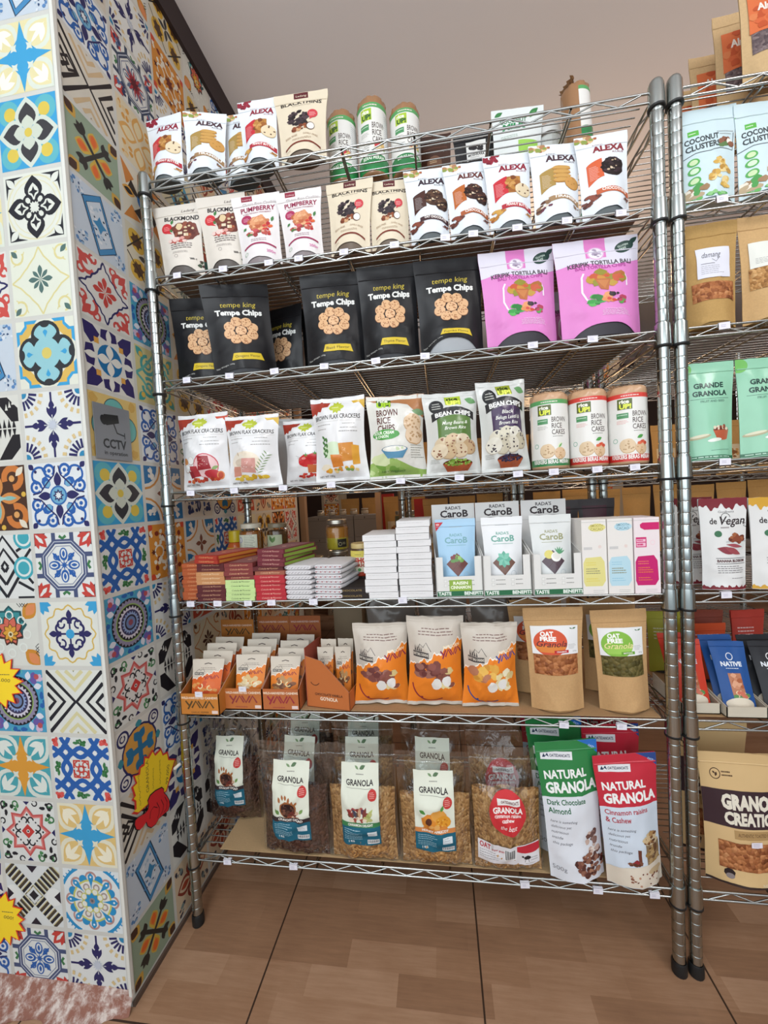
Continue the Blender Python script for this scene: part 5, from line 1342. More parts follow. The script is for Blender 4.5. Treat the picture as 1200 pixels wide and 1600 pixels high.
def devegan(c, seed):
    W, H = 98, 202; A = Art()
    A.wave(0, 98, lambda t: 202, lambda t: 182 + 5 * math.sin(t * 17) + 4 * math.sin(t * 41 + 1), c, 30); A.wave(0, 98, lambda t: 8 + 2.5 * math.sin(t * 40) + 1.5 * math.sin(t * 77), lambda t: 1, c, 30)
    A.txt('Gudbens', 54, 170, 4.5, '5a5454', 34, 0, shear=.15); A.txt('de', 26, 146, 13, '33282a', 15, .02); A.txt('Vegan', 64, 144, 18, '33282a', 58, .015, shear=.25); A.arc(52, 160, 9, 0, 290, 1.2, '33282a'); A.line([(84, 150), (96, 146), (92, 140), (98, 138)], 1.4, '33282a'); A.rect(40, 136, 58, 139, 'a09a9a')
    A.ell(34, 124, 8, 7, '3f7050'); A.ell(74, 106, 26, 4, 'b8bcbc'); A.poly([(50, 105), (98, 105), (90, 88), (60, 88)], 'd0d4d2'); A.heap(74, 113, 18, 9, 26, 5, ['8a4a34', '6a3226', 'a0603f'], 4); A.poly([(60, 106), (90, 106), (76, 124)], '8a4a36'); A.petal(72, 82, 44, 16, 76, '8a3a44'); A.petal(82, 78, 40, 13, 66, '9a4a50'); A.petal(88, 94, 40, 8, 80, 'a05058')
    A.rect(26, 70, 94, 71, '4a4444'); A.rect(26, 58, 94, 59, '4a4444'); A.txt('BANANA BLOSSOM', 60, 62, 5.5, '5a3436', 64, .035); A.small(28, 52, 66, 4, 4.6, 1.3, '6a6466', 4); A.small(56, 26, 36, 1, 4, 1.2, '8a8486', 5)
    return pouch('floss_pouch', 'pouch', W, H, 34, A, 'dcdcda', FILM, '9a9a98', .002, seed, 'white pouches with ragged colour edges', None, back='c0c0be')


def grancreate(seed=1):
    W, H = 196, 282; A = Art(); d = '3c2a30'
    A.rect(0, 258, 196, 259.4, '6a4a30'); A.ring(34, 236, 11, 1.8, '4a3224', 18); A.petal(34, 230, 10, 5, -20, '4a3224'); A.petal(34, 236, 7, 4, 50, '4a3224'); A.small(48, 239, 26, 2, 7, 3, '5a4230', 4)
    A.rect(0, 126, 196, 204, d); A.txt('GRANOLA', 40, 166, 28, 'e6dfce', 148, .06, 'L'); A.txt('CREATIONS', 44, 134, 24, 'e6dfce', 150, .055, 'L'); A.rect(62, 104, 180, 122, 'b08f60'); A.txt('AUTHENTIC TOASTED GRANOLA', 70, 110, 7, '6a4c30', 104, .015, 'L')
    A.heap(46, 18, 16, 12, 1, 13, ['2a2022'], 3, .05); A.ell(48, 20, 9, 6, '8a8080'); A.txt('NET WT 500g', 150, 6, 7, 'e0d0b0', 60, .02); A.rect(0, 0, 196, 5, '3a2a26')
    t = pouch('granola_pouch', 'pouch', W, H, 60, A, 'd5b583', FILM, '4a382c', .006, 140, 'kraft coloured granola pouches', .92)
    window(t, GR[t.name], .14, .98, .13, .34, G_RED, 'window'); L = Art(); L.small(4, 12, 22, 3, 4, 1.2, 'b0a8b8', 3); sticker(t, GR[t.name], .50, .64, .32, .36, L, 28, 16, 'e6e0e8', 'price_sticker', off=.0026, n=4, m_=4)
    return t


def kraftorange():
    W, H = 116, 215; t = pouch('kraft_pouch', 'pouch', W, H, 48, Art(), 'c2a47a', KRAFT, 'b09066', .01, 150, 'kraft pouches with an orange label', .90)
    G = GR[t.name]; L = Art(); L.heap(40, 40, 38, 36, 30, 8, ['c9623a', 'd07a4c', 'b8522e'], 4); L.txt('Almond', 46, 46, 15, 'e6ddd4', 62, .04)
    window(t, G, .14, .9, .26, .46, cluster_mat('seed_mix', ['3a3034', '5a4c50', '7a6a6a', '8f8080'], 160)); sticker(t, G, .12, .92, .46, .82, L, 88, 78, 'cf6c40'); return t


def plainpouch(name, W, H, T, A, base, mat=None, seed=1, gus='444444', group=None, arch=.01):
    return pouch(name, 'pouch', W, H, T, A, base, mat, gus, arch, seed, group, .88)


def emblempouch():
    A = Art(); A.rect(32, 84, 86, 152, 'dcdcd8'); A.ell(50, 130, 12, 10, '2a2a2c'); A.heap(64, 124, 12, 10, 9, 6, ['2a2a2c'], 3); A.txt('MOSHKARA', 59, 98, 8, '2a2a2c', 46, .03); A.small(42, 92, 34, 1, 3, 1.6, '7a7a78', 3)
    return plainpouch('snack_pouch', 114, 180, 40, A, '1f2022', GLOSS, 161)


def brownpouch():
    A = Art(); A.ell(40, 90, 22, 26, '6a4a38'); A.small(26, 98, 28, 2, 6, 3, 'b89a78', 3); A.rect(8, 140, 78, 143, '5a3a2c')
    return plainpouch('snack_pouch', 88, 186, 40, A, '40281f', GLOSS, 162)


def coconutpouch():
    A = Art(); A.txt('COCONUT', 54, 150, 13, '3a7a50', 70, .03); A.txt('MILK', 56, 130, 17, '2f8a54', 62, .05, shear=.1); A.petal(8, 176, 24, 12, -60, '3f7f4a'); A.petal(118, 190, 30, 15, 130, '3f7f4a'); A.petal(110, 182, 24, 10, 150, '5a9a58'); A.rect(66, 40, 122, 92, '9acb5a'); A.small(20, 110, 60, 2, 5, 2, '9ab0a0', 3)
    return plainpouch('snack_pouch', 132, 196, 46, A, 'dfe4e2', FILM, 163, 'b0b4b4')


def carob_art(kind):
    A = Art(); bg = {'blue': '9fc4de', 'mint': 'e2e3e4', 'lemon': 'd8dad8'}[kind]; g = {'blue': '6fa0a8', 'mint': '5fa090', 'lemon': '9a9a70'}[kind]
    A.rect(34, 158, 66, 159, 'a8b0b4'); A.txt("RADA'S", 50, 136, 6.5, g, 32, .02); A.txt('CaroB', 50, 120, 14, g, 60, .025); A.rect(24, 114, 76, 115, g)
    k = {'blue': '6a3a34', 'mint': '6f4a3c', 'lemon': '54424a'}[kind]
    A.poly([(50, 96), (80, 70), (50, 40), (20, 70)], k); A.line([(35, 83), (65, 55)], .8, '4a2a24'); A.line([(65, 83), (35, 55)], .8, '4a2a24')
    if kind == 'blue': A.heap(50, 82, 14, 11, 12, 5, ['6fa04a', '8ab860', '7a2a34', '5a8a40'], 4)
    elif kind == 'mint': [A.petal(50, 78, 20, 12, 45 * q, ('5aa890', '76bca4')[q % 2]) for q in range(8)]
    else: A.ell(40, 86, 12, 10, 'd8cc6a'); A.ell(58, 80, 13, 11, 'eceae4'); A.ell(59, 82, 10, 8, 'dcd8d0'); [A.petal(66, 86, 18, 4, -60 + 24 * q, '5a9a70') for q in range(5)]
    A.ring(74, 44, 7, .8, 'a8b4bc', 12)
    return A, bg


def carobpouch(kind):
    A, bg = carob_art(kind); t = pouch('carob_pouch', 'pouch', 100, 178, 26, A, bg, GLOSS, 'b0b0b0', .002, {'blue': 171, 'mint': 172, 'lemon': 173}[kind], 'carob pouches in display boxes', .90)
    if kind == 'blue': L = Art(); L.poly([(0, 20), (22, 20), (0, 0)], 'c8323c'); L.txt('NEW', 7, 13, 4, 'f0e0e0', 9, .03); k = Mesh(); k.art(subgrid(GR[t.name], .0, .2, .84, .96, 4, 4, .001), L, 22, 20); k.build('corner_flash', PAPER, t)
    return t


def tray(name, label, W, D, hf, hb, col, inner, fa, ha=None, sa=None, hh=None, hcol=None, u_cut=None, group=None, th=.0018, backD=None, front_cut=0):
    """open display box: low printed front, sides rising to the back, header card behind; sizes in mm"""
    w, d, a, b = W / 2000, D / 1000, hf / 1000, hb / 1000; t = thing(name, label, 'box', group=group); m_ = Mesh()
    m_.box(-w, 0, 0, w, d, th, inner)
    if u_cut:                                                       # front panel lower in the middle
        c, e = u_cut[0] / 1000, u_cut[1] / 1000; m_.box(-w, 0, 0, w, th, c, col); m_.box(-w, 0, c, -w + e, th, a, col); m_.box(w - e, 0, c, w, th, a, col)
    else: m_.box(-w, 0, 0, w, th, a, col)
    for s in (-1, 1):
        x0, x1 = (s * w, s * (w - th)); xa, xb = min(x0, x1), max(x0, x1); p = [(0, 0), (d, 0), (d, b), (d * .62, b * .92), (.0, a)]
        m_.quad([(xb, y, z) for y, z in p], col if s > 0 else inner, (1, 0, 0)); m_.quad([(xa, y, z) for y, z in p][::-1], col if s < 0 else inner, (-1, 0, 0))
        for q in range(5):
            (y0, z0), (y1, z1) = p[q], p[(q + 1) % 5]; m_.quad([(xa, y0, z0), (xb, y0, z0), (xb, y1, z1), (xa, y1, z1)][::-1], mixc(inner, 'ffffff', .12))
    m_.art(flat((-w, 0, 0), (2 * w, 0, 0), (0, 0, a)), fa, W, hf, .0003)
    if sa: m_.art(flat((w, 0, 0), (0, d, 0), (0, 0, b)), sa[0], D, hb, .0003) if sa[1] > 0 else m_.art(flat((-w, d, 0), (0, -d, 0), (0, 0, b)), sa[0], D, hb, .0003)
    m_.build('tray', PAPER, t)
    if hh:
        h = hh / 1000; k = Mesh(); k.box(-w, d, 0, w, d + th, h, hcol or inner)
        if ha: k.art(flat((-w, d, 0), (2 * w, 0, 0), (0, 0, h)), ha, W, hh, .0003)
        k.build('header_card', PAPER, t)
    return t


def choc_box(col, ink, end=None, side=None):
    W, D, H = 78, 150, 10.4; A = Art(); A.txt('Cokelat', 25, 3.6, 4.2, ink, 21, .0, shear=.4); A.star(39.5, 5.2, 2.4, 1.2, 5, ink); A.txt('Monnier', 54, 3.6, 4.2, ink, 23, .0, shear=.4)
    E_ = Art(); B = Art()
    if side: E_.rect(6, 1.6, 144, 8.8, side)
    B.rect(8, 10, 70, 140, mixc(col, 'ffffff', .08)); B.txt('Cokelat & Monnier', 39, 80, 8, ink, 56, .005, shear=.3); B.ell(39, 60, 6, 6, ink)
    return carton('chocolate_box', 'box', W, D, H, col, A, E_, B, parts=False, group='flat chocolate boxes')


def soft_bar(W, D, H, col, A=None, seed=1):
    """paper-wrapped bar with rounded edges; the wrap is printed with small marks"""
    w, d, h = W / 2000, D / 1000, H / 1000; nu, nv = 28, 10; G = np.empty((nv + 1, nu + 1, 3))
    for j in range(nv + 1):
        y = d * j / nv; k = 1 - .10 * (abs(2 * j / nv - 1) ** 8)
        for i in range(nu + 1):
            a = -PI / 2 + 2 * PI * i / nu; c, s_ = math.cos(a), math.sin(a); e = .42
            G[j, i] = (w * k * math.copysign(abs(c) ** e, c) + .0012 * n3(y * 40, math.cos(a) * 2, seed), y, h / 2 + h / 2 * k * math.copysign(abs(s_) ** .55, s_) + .0006 * n3(y * 60, a, seed + 3))
    m_ = Mesh(); m_.grid(G, col, flip=False, closed=True)
    for j, f in ((0, True), (nv, False)):
        c = G[j].mean(axis=0); b = len(m_.V); m_.quad([tuple(p) for p in (G[j][:-1] if j else G[j][:-1])], col, (0, -1 if j == 0 else 1, 0))
    if A: m_.art(flat((-w * .93, -.0002, h * .08), (2 * w * .93, 0, 0), (0, 0, h * .84)), A, W, H, .0001)
    return tag(m_.build('wrapped_bar', PAPER), '-', 'chocolate bar', 'paper wrapped chocolate bars')


def wrapbar(kind):
    A = Art()
    if kind == 0: [A.line([(2 + 9 * k, 2), (8 + 9 * k, 7)], 1.0, '8a8486' if k % 2 else '5a5458') for k in range(8)]
    else: [(A.ell(6 + 13 * k, 5, 3.2, 1.6, '9a5a5c'), A.line([(10 + 13 * k, 8), (14 + 13 * k, 4)], .8, '7a7476')) for k in range(6)]
    return soft_bar(78, 122, 12, 'd2d0d2', A, 7 + kind)


def brick():
    A = Art(); A.small(6, 9, 70, 1, 4, .8, 'c4c2c2', 5)
    return carton('white_bar_box', 'box', 84, 150, 14.4, 'dedddd', A, parts=False, group='small white boxes in two tall stacks')


# ------------------------------------------------------------------ stocking the shelves; metres, x along the shelf front, y into the shelf
Z = [z + .0028 for z in TIERS]
NUTS = ['b0805a', 'c9a070', '8a9a4c', 'a8603c', 'd8b888']; BERRY = ['8a2434', '9c3044', '6f1c2c']
AX = dict(pb=lambda: alexa('PEANUT BUTTER', 'b0303c', 'c4323c', 'peanut', BERRY), ti=lambda: alexa('TIRAMISU', 'a0805c', 'a88a4c', 'tira', NUTS, '4a3038'), oat=lambda: alexa('OAT CHOCOLATE', '42282c', '4a2c26', 'oat', NUTS, '3a2a34'),
          ch=lambda: alexa('CHOCOLATE', 'a85a34', 'b5642f', 'choc', NUTS, '6a3a34'), th=lambda: alexa('CHOCOTHINS', 'c0623f', 'd0603a', 'thin', NUTS, '8a3038'))


# dark sheets lining two decks, seen from below between the wires
for tr, lab in ((2, 'second'), (3, 'third')):
    sh = Mesh(); sh.box(.03, .02, Z[tr - 1] - .0002, 1.15, .41, Z[tr - 1] + .0006, '8f7a6a'); tag(sh.build('lining_sheet', KRAFT), 'brown sheet lining the %s shelf, seen from below' % lab, 'cardboard')
    Z[tr - 1] += .001


def ax(k, lab, x, w, h, t, rz=0, lean=0, y=.030): place('ax' + k, AX[k], lab, x, y, Z[t - 1], rz=rz, lean=lean, sc=(w / .097, .95, h / .200))


def put(key, mk, lab, x, y, t, w, h, W, H, **kw): return place(key, mk, lab, x, y, Z[t - 1], sc=(w / W, .95, h / H), **kw)


ax('pb', 'white pouch with a red band and cookies, leftmost on the top shelf', .047, .100, .175, 1, -4, -1)
ax('ti', 'white pouch with a tan band, second from the left on the top shelf', .150, .105, .166, 1, 12, 2)
ax('ti', 'white pouch with a tan band, half hidden behind the taller top-shelf pouch', .234, .098, .178, 1, 2, 0, .062)
ax('pb', 'taller white red-banded pouch beside the beige top-shelf pouch', .297, .098, .170, 1, 2, -1)
BT = 'beige pouch with dark flakes '
put('bt', blackthins, BT + 'standing on the top shelf', .405, .030, 1, .134, .168, .122, .200, rz=3)
put('bt', blackthins, BT + 'and brown tab, fifth from the left on the second shelf', .507, .028, 2, .116, .172, .122, .200, rz=-3, lean=2)
put('bt', blackthins, BT + 'beside the black-banded white pouch, second shelf', .603, .036, 2, .106, .166, .122, .200, rz=4, lean=1)
for k, (x, y, h) in enumerate(((.481, .135, .186), (.563, .130, .200), (.647, .138, .176))):
    place('rct', lambda: ricecake(True, 1, 3), ('first', 'second', 'third')[k] + ' of three front rice cake rolls on the top shelf, from the left', x, y, Z[0], rz=(-6, 3, 8)[k], sc=(1, 1, h / .168))
for k, (x, y) in enumerate(((.545, .235), (.640, .240))):
    place('rct', None, ('left', 'right')[k] + ' rice cake roll hidden behind the front rolls on the top shelf', x, y, Z[0], rz=160, sc=(.96, .96, 1.16))
place('brp', brownpouch, 'dark brown pouch at the back of the top shelf', .724, .20, Z[0], sc=(1, 1, .86))
place('emb', emblempouch, 'black pouch with a white square emblem at the back of the top shelf', .830, .20, Z[0], rz=-3, sc=(1, 1, .82))
place('coc', coconutpouch, 'white pouch with green lettering and leaves at the back of the top shelf', .932, .18, Z[0], lean=2, sc=(1, 1, .88))
place('wjar', lambda: jar('white_tub', 'tub', 38, 124, 'd8d8d4', lid='e2e2e0'), 'white lidded tub at the back of the top shelf', 1.020, .21, Z[0])
place('rct', None, 'brown rice cake roll standing alone near the right end of the top shelf', 1.066, .125, Z[0], rz=112, lean=3, sc=(.85, .85, .86))

put('bm', blackmond, 'white pouch with brown cookies and black lettering, leftmost on the second shelf', .074, .030, 2, .128, .184, .124, .212, rz=6, lean=-3)
put('bm', blackmond, 'white pouch with brown cookies and black lettering, second on the second shelf', .191, .032, 2, .126, .192, .124, .212, rz=7, lean=-3)
put('pbr', pumpberry, 'white pouch with pink lettering, left one of the pair on the second shelf', .285, .026, 2, .122, .174, .116, .202, rz=6, lean=-3)
put('pbr', pumpberry, 'white pouch with pink lettering, right one of the pair on the second shelf', .394, .028, 2, .114, .170, .116, .202, rz=5, lean=-3)
for k, x, w, h, l, d in (('oat', .699, .101, .172, -2, 'white pouch with a black band, first of five white pouches on the second shelf'), ('ch', .791, .100, .170, -3, 'white pouch with an orange-brown band on the second shelf'), ('pb', .882, .105, .175, -2, 'white pouch with a red band and cookies on the second shelf'),
                         ('ti', .982, .110, .181, -1, 'white pouch with a tan band, fourth of five white pouches on the second shelf'), ('th', 1.084, .111, .185, -2, 'white pouch with an orange-red band, rightmost on the second shelf')):
    ax(k, d, x, w, h, 2, lean=l, rz={'oat': 5, 'ch': 6, 'pb': 5, 'ti': 6, 'th': 3}[k])
place('coc', None, 'white and green pouch behind the rightmost white pouch on the second shelf', 1.09, .27, Z[1], rz=-4, sc=(.85, 1, .95))

TC = 'black chip pouch '
put('tco', lambda: tempe('Oregano', 1), TC + 'leftmost on the third shelf, partly covered by the next', .090, .074, 3, .156, .228, .156, .250, lean=-2, rz=14)
put('tco', None, TC + 'leaning in front of the leftmost one on the third shelf', .216, .046, 3, .166, .228, .156, .250, lean=-5, rz=23)
put('tcb', lambda: tempe('Basil', 2), TC + 'set back in the gap of the third shelf, left one', .268, .17, 3, .140, .226, .156, .250, rz=-14)
put('tcb', None, TC + 'set back in the gap of the third shelf, right one', .395, .185, 3, .150, .226, .156, .250, rz=-3)
put('tcb', None, TC + 'in the middle of the third shelf, right of the gap', .456, .036, 3, .154, .226, .156, .250, rz=6, lean=-1)
put('tct', lambda: tempe('Thyme', 3), TC + 'between two others on the third shelf', .594, .034, 3, .144, .226, .156, .250, rz=6, lean=-1)
put('tcp', lambda: tempe('Paprika', 4), TC + 'with a silver foot beside the pink pouches', .737, .032, 3, .158, .222, .156, .250, rz=6, lean=-1)
put('ker', keripik, 'pink and white chip pouch beside the black pouches, left one of the pair', .897, .036, 3, .172, .222, .192, .268, rz=6, lean=-2)
put('ker', keripik, 'pink and white chip pouch at the right end of the third shelf', 1.068, .034, 3, .186, .222, .192, .268, rz=5, lean=-2)
put('ker', keripik, 'pink and white chip pouch standing behind the rightmost pink pouch', 1.085, .27, 3, .18, .228, .192, .268, rz=-2)

put('fb', lambda: flax('b', 31), 'white cracker bag with red crackers and coconut picture, leftmost on the fourth shelf', .090, .042, 4, .140, .196, .140, .208, lean=-1)
put('fg', lambda: flax('g', 32), 'white cracker bag with garlic and rosemary picture, second on the fourth shelf', .223, .040, 4, .143, .182, .140, .208, rz=3)
put('ft', lambda: flax('t', 34), 'white cracker bag with tomato picture set back on the fourth shelf', .362, .066, 4, .138, .166, .140, .208, rz=-5)
put('fc', lambda: flax('c', 35), 'white cracker bag with orange crackers picture beside the rice chips bag', .456, .030, 4, .136, .204, .140, .208, rz=1, lean=-1)
place('fsb', lambda: bag('chip_bag', 'bag', 130, 190, 50, Art(), 'b9b9b8', seed=36, group='chip and cracker bags'), 'plain silvery bag turned away in the gap of the fourth shelf', .300, .16, Z[3], rz=24)
place('fsb', None, 'plain silvery bag behind the bag with the tomato picture', .42, .22, Z[3], rz=-12)
put('rch', ricechips, 'white chip bag with a green oval and rice cakes picture on the fourth shelf', .594, .038, 4, .142, .200, .146, .208, rz=5)
put('bcg', lambda: beanchips(1), 'grey chip bag with a green panel on the fourth shelf', .728, .038, 4, .132, .194, .132, .212, rz=7, lean=-1)
put('bcp', lambda: beanchips(0), 'grey chip bag with a purple panel on the fourth shelf', .850, .042, 4, .116, .210, .132, .212, rz=8, lean=-2)
for key, gr, x, y, d in (('rc0', True, .952, .046, 'rice cake roll with a green foot band on the fourth shelf'), ('rc1', False, 1.036, .046, 'rice cake roll with a red foot band next to the green-banded roll'), ('rc1', False, 1.121, .046, 'rice cake roll with a red foot band nearest the right post'),
                         ('rc1', False, 1.140, .16, 'rice cake roll with a red foot band behind the one nearest the post')):
    place(key, lambda gr=gr: ricecake(gr, 0, 5 + (not gr)), d, x, y, Z[3], rz=-2, sc=(.97, .97, .965))

# fifth shelf: stacks of flat chocolate boxes
CB = dict(o=('b05a34', 'e0a070', None, None), t=('c08a5c', 'e8cfa8', None, None), d=('5c2a2c', 'c89a78', None, None), g=('c0d894', '3a5a34', None, None), b=('7e3a38', 'd8a880', None, None), r=('b02f38', 'e8b0a0', None, None),
          n=('9a5a48', 'e0b890', None, None), p=('74343c', 'd8a898', None, '7f9a3c'), s=('a83a2c', 'e8a870', None, 'c07a34'))
WORD = ('lowest', 'second', 'third', 'fourth', 'fifth', 'sixth', 'seventh', 'eighth', 'ninth', 'tenth', 'eleventh', 'twelfth')
CNAME = dict(o='orange-brown', t='tan', d='dark maroon', g='pale green', b='burgundy', r='red', n='brown', p='plum with green sides', s='rust red')


def choc(k, lab, x, y, z, rz=0): return place('cb' + k, lambda: choc_box(*CB[k]), lab, x, y, z, rz=rz)


jit = random.Random(4)
for st, (x, y, rz, seq) in enumerate(((.053, .006, 3, 'ooooooooo'), (.103, -.002, 0, 'ddddttt'), (.183, -.003, 0, 'gggggbbbb'), (.262, -.003, 0, 'rrrrrrnd'))):
    z = Z[4]; cnt = {}
    for k in seq:
        cnt[k] = cnt.get(k, 0) + 1
        choc(k, '%s chocolate box, %s of its colour in the %s stack from the left' % (CNAME[k], WORD[cnt[k] - 1], WORD[st] if st else 'first'), x + jit.uniform(-.002, .002), y + (.012 if st == 0 else 0) + jit.uniform(-.002, .003), z, rz + jit.uniform(-2, 2)); z += .0106
    if st == 1:
        for q in range(2): choc('s', 'rust red chocolate box lying askew across the left stacks, %s of two' % ('lower', 'upper')[q], x - .012, y + .006, z + .0212 + q * .0106, -14 - 3 * q)
        for q in range(2): choc('d', 'dark maroon chocolate box under the askew rust red ones, %s of two' % ('lower', 'upper')[q], x - .004, y + .010, z + q * .0106, -3 - 2 * q)
    if st == 3:
        for q in range(4): choc('p', 'plum chocolate box with green sides on the red stack, %s of four' % ('lowest', 'second', 'third', 'topmost')[q], x + .004 + .002 * (q % 2), y + .002, z + q * .0106, -14 + 4 * (q % 2) - 3 * (q // 2))
for q in range(7):
    place('wb0', lambda: wrapbar(0), 'white wrapped bar with grey marks, %s from the bottom of its stack' % WORD[q], .336 + jit.uniform(-.002, .002), .000, Z[4] + .0122 * q, rz=-4 + jit.uniform(-3, 3))
    place('wb1', lambda: wrapbar(1), 'white wrapped bar with reddish marks, %s from the bottom of its stack' % WORD[q], .412 + jit.uniform(-.002, .002), .000, Z[4] + .0122 * q, rz=-6 + jit.uniform(-3, 3))


def darkbox():
    A = Art(); A.txt('CHOCOLATE', 40, 4, 4.5, '8a7448', 52, .02); return carton('chocolate_box', 'box', 84, 150, 13.4, '2b2422', A, parts=False, group='black flat boxes')


for q in range(2): place('dkb', darkbox, '%s of two black flat boxes under the red and yellow jar' % ('lower', 'upper')[q], .470, -.001, Z[4] + .0136 * q, rz=-1 + 2 * q)
for q in range(10): place('brk', brick, 'small white box, %s from the bottom of the shorter white stack' % WORD[q], .5435 + jit.uniform(-.002, .002), -.002, Z[4] + .0153 * q, rz=jit.uniform(-.8, .8), sc=(.93, 1, 1))
for q in range(12): place('brk', brick, 'small white box, %s from the bottom of the taller white stack' % WORD[q], .6245 + jit.uniform(-.002, .002), -.001, Z[4] + .0153 * q, rz=jit.uniform(-.8, .8), sc=(.93, 1, 1))

# jars behind the stacks
L = Art(); L.ell(12, 34, 8, 9, '8a8fb8'); L.ell(12, 34, 6, 7, 'd8dcd8'); L.small(26, 46, 34, 8, 5, 1.4, '6a7068', 4); L.small(5, 22, 12, 3, 4, 1.2, '6a7068', 5)
j1 = jar('honey_jar', 'jar', 36, 96, '96560e', 'd8dcc8', 'd8d4c0', L, 66, (.14, .66)); j1.location = (.104, .235, Z[4] + .086); tag(j1, 'amber jar with a pale label and cream lid behind the chocolate boxes')
for x, y, q in ((.104, .235, 0), (.175, .262, 1)):
    for k in range(4): place('cbcar', lambda: carton('flat_carton', 'box', 84, 96, 20.6, '6a4a3a', parts=False, group='plain brown cartons at the back'), 'plain brown carton under the %s jar, %s from the bottom' % (('amber', 'dark')[q], WORD[k]), x, y - .048, Z[4] + .0213 * k, rz=0)
L = Art(); L.petal(20, 20, 22, 10, 20, '5a7a4a'); L.petal(20, 18, 22, 10, -30, '6a8a54'); L.small(8, 44, 26, 2, 4, 1.2, '7a8070', 3)
j2 = jar('honey_jar', 'jar', 33, 92, '5a3a18', 'b8c0a0', '8a8068', L, 52, (.16, .62)); j2.location = (.178, .262, Z[4] + .086); tag(j2, 'darker amber jar half hidden behind the jar with the pale label')
yb = thing('sauce_bottle', 'small orange bottle with a yellow cap left of the amber jar', 'bottle', (.036, .262, Z[4]))
k = Mesh(); k.lathe([(0, .0), (.027, .0), (.029, .004), (.029, .082), (.028, .10), (.024, .116), (.017, .124), (.016, .130)], 'c9642c', 20); k.build('bottle_body', GLOSS, yb)
k = Mesh(); k.lathe([(.0205, .124), (.021, .126), (.021, .158), (.019, .160), (0, .160)], 'd8c22c', 20); k.build('cap', PLAST, yb)
k = Mesh(); k.lathe([(.0293, .092), (.0293, .1), (.0287, .108)], 'd8b04a', 20); k.build('shoulder_band', GLOSS, yb)
for k, (x, y, lb) in enumerate(((.304, .225, 'dark jar with a brass lid behind the grey-marked bars'), (.245, .30, 'dark jar with a steel lid at the back behind the plum boxes'), (.455, .30, 'dark jar with a steel lid at the back behind the red and yellow jar'))):
    place('jlow', lambda: jar('preserve_jar', 'jar', 35, 78, '3f3324', lid=None, fill2='57452c', group='dark jars with metal lids'), lb, x, y, Z[4], rz=0, sc=(1, 1, (.95, 1.0, 1.0)[k]))
place('jlow', None, 'dark jar with a steel lid carrying the yellow and green jar', .366, .285, Z[4], sc=(1.03, 1.03, 1.06))
L = Art(); L.rect(0, 0, 30, 20, '2c2820'); L.ring(8, 10, 5, 1, 'c0b890', 10); L.small(16, 13, 12, 2, 4, 1.4, 'b0a880', 3)
j5 = jar('preserve_jar', 'jar', 36, 96, 'b8a836', '2c2820', None, L, 30, (.12, .38), fill2='b87a2c'); j5.location = (.366, .285, Z[4] + .0835); j5.rotation_euler = (0, 0, math.radians(38)); tag(j5, 'tall jar with yellow and orange layers standing on another jar')
L = Art(); L.rect(0, 40, 58, 62, 'd8c860'); L.txt('GHO', 30, 24, 14, 'c03428', 40, .05); L.txt('ORIGI', 30, 14, 8, 'a83a2c', 40, .04); L.small(16, 46, 24, 1, 4, 1.6, '8a7a4a', 3); [L.ell(12 + 16 * q, 6, 4.5, 4.5, '4f8a50') for q in range(3)]; [L.ell(12 + 16 * q, 6, 3, 3, 'dfe6d8') for q in (0, 2)]
j6 = jar('preserve_jar', 'jar', 33, 92, 'c2452c', 'e2dac4', 'c8b078', L, 58, (.18, .80), fill2='c9922c'); j6.location = (.470, .140, Z[4] + .0275); tag(j6, 'red and yellow jar with a cream label beside the white stacks')

# carob display boxes with their pouches
for k, (x, kind, nm, dsc) in enumerate(((.727, 'blue', 'RAISIN CINNAMON', 'a pale blue pouch'), (.8355, 'mint', '', 'a white pouch with green leaves'), (.946, 'lemon', '', 'a silver pouch with a lemon picture'))):
    F = Art(); F.rect(2, 2, 110, 14, '2f6a48'); F.txt('TASTE', 4, 4.5, 7.5, 'e4ece4', 30, .04, 'L'); F.txt('BENEFITS', 108, 4.5, 7.5, 'e4ece4', 44, .04, 'R')
    for q in range(4): xx, yy = 18 + 44 * (q % 2), 34 - 10 * (q // 2); F.rect(xx, yy, xx + 7, yy + 7, 'c4c4c0'); F.rect(xx + .7, yy + .7, xx + 6.3, yy + 6.3, 'e2e2de'); F.small(xx + 10, yy + 3, 22, 1, 3, 1.6, '8a8a86', q)
    if nm: F.rect(30, 14, 82, 40, '8fae4c'); F.txt('RAISIN', 56, 29, 7, 'eef2dc', 34, .04); F.txt('CINNAMON', 56, 19, 7, 'eef2dc', 46, .04)
    Hd = Art(); Hd.txt("RADA'S", 54, 201, 8, '4a4648', 38, .02); Hd.txt('CaroB', 56, 182, 17, '3a3234', 70, .03); Hd.rect(22, 176, 90, 177.5, '7a7678'); Hd.rect(0, 167, 112, 168, 'c0bebc')
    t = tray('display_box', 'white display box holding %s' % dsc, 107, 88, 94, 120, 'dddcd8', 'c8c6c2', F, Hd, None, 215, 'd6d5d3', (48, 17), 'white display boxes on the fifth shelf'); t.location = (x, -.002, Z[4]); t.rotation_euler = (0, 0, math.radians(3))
    place('cp' + kind, lambda kind=kind: carobpouch(kind), {'blue': 'pale blue pouch with a red corner standing in a white display box', 'mint': 'white pouch with green mint leaves standing in a white display box', 'lemon': 'silver pouch with a lemon picture standing in a white display box'}[kind], x - .002, .026, Z[4] + .002, rz=3, tilt=4, sc=(.96, 1, 1))
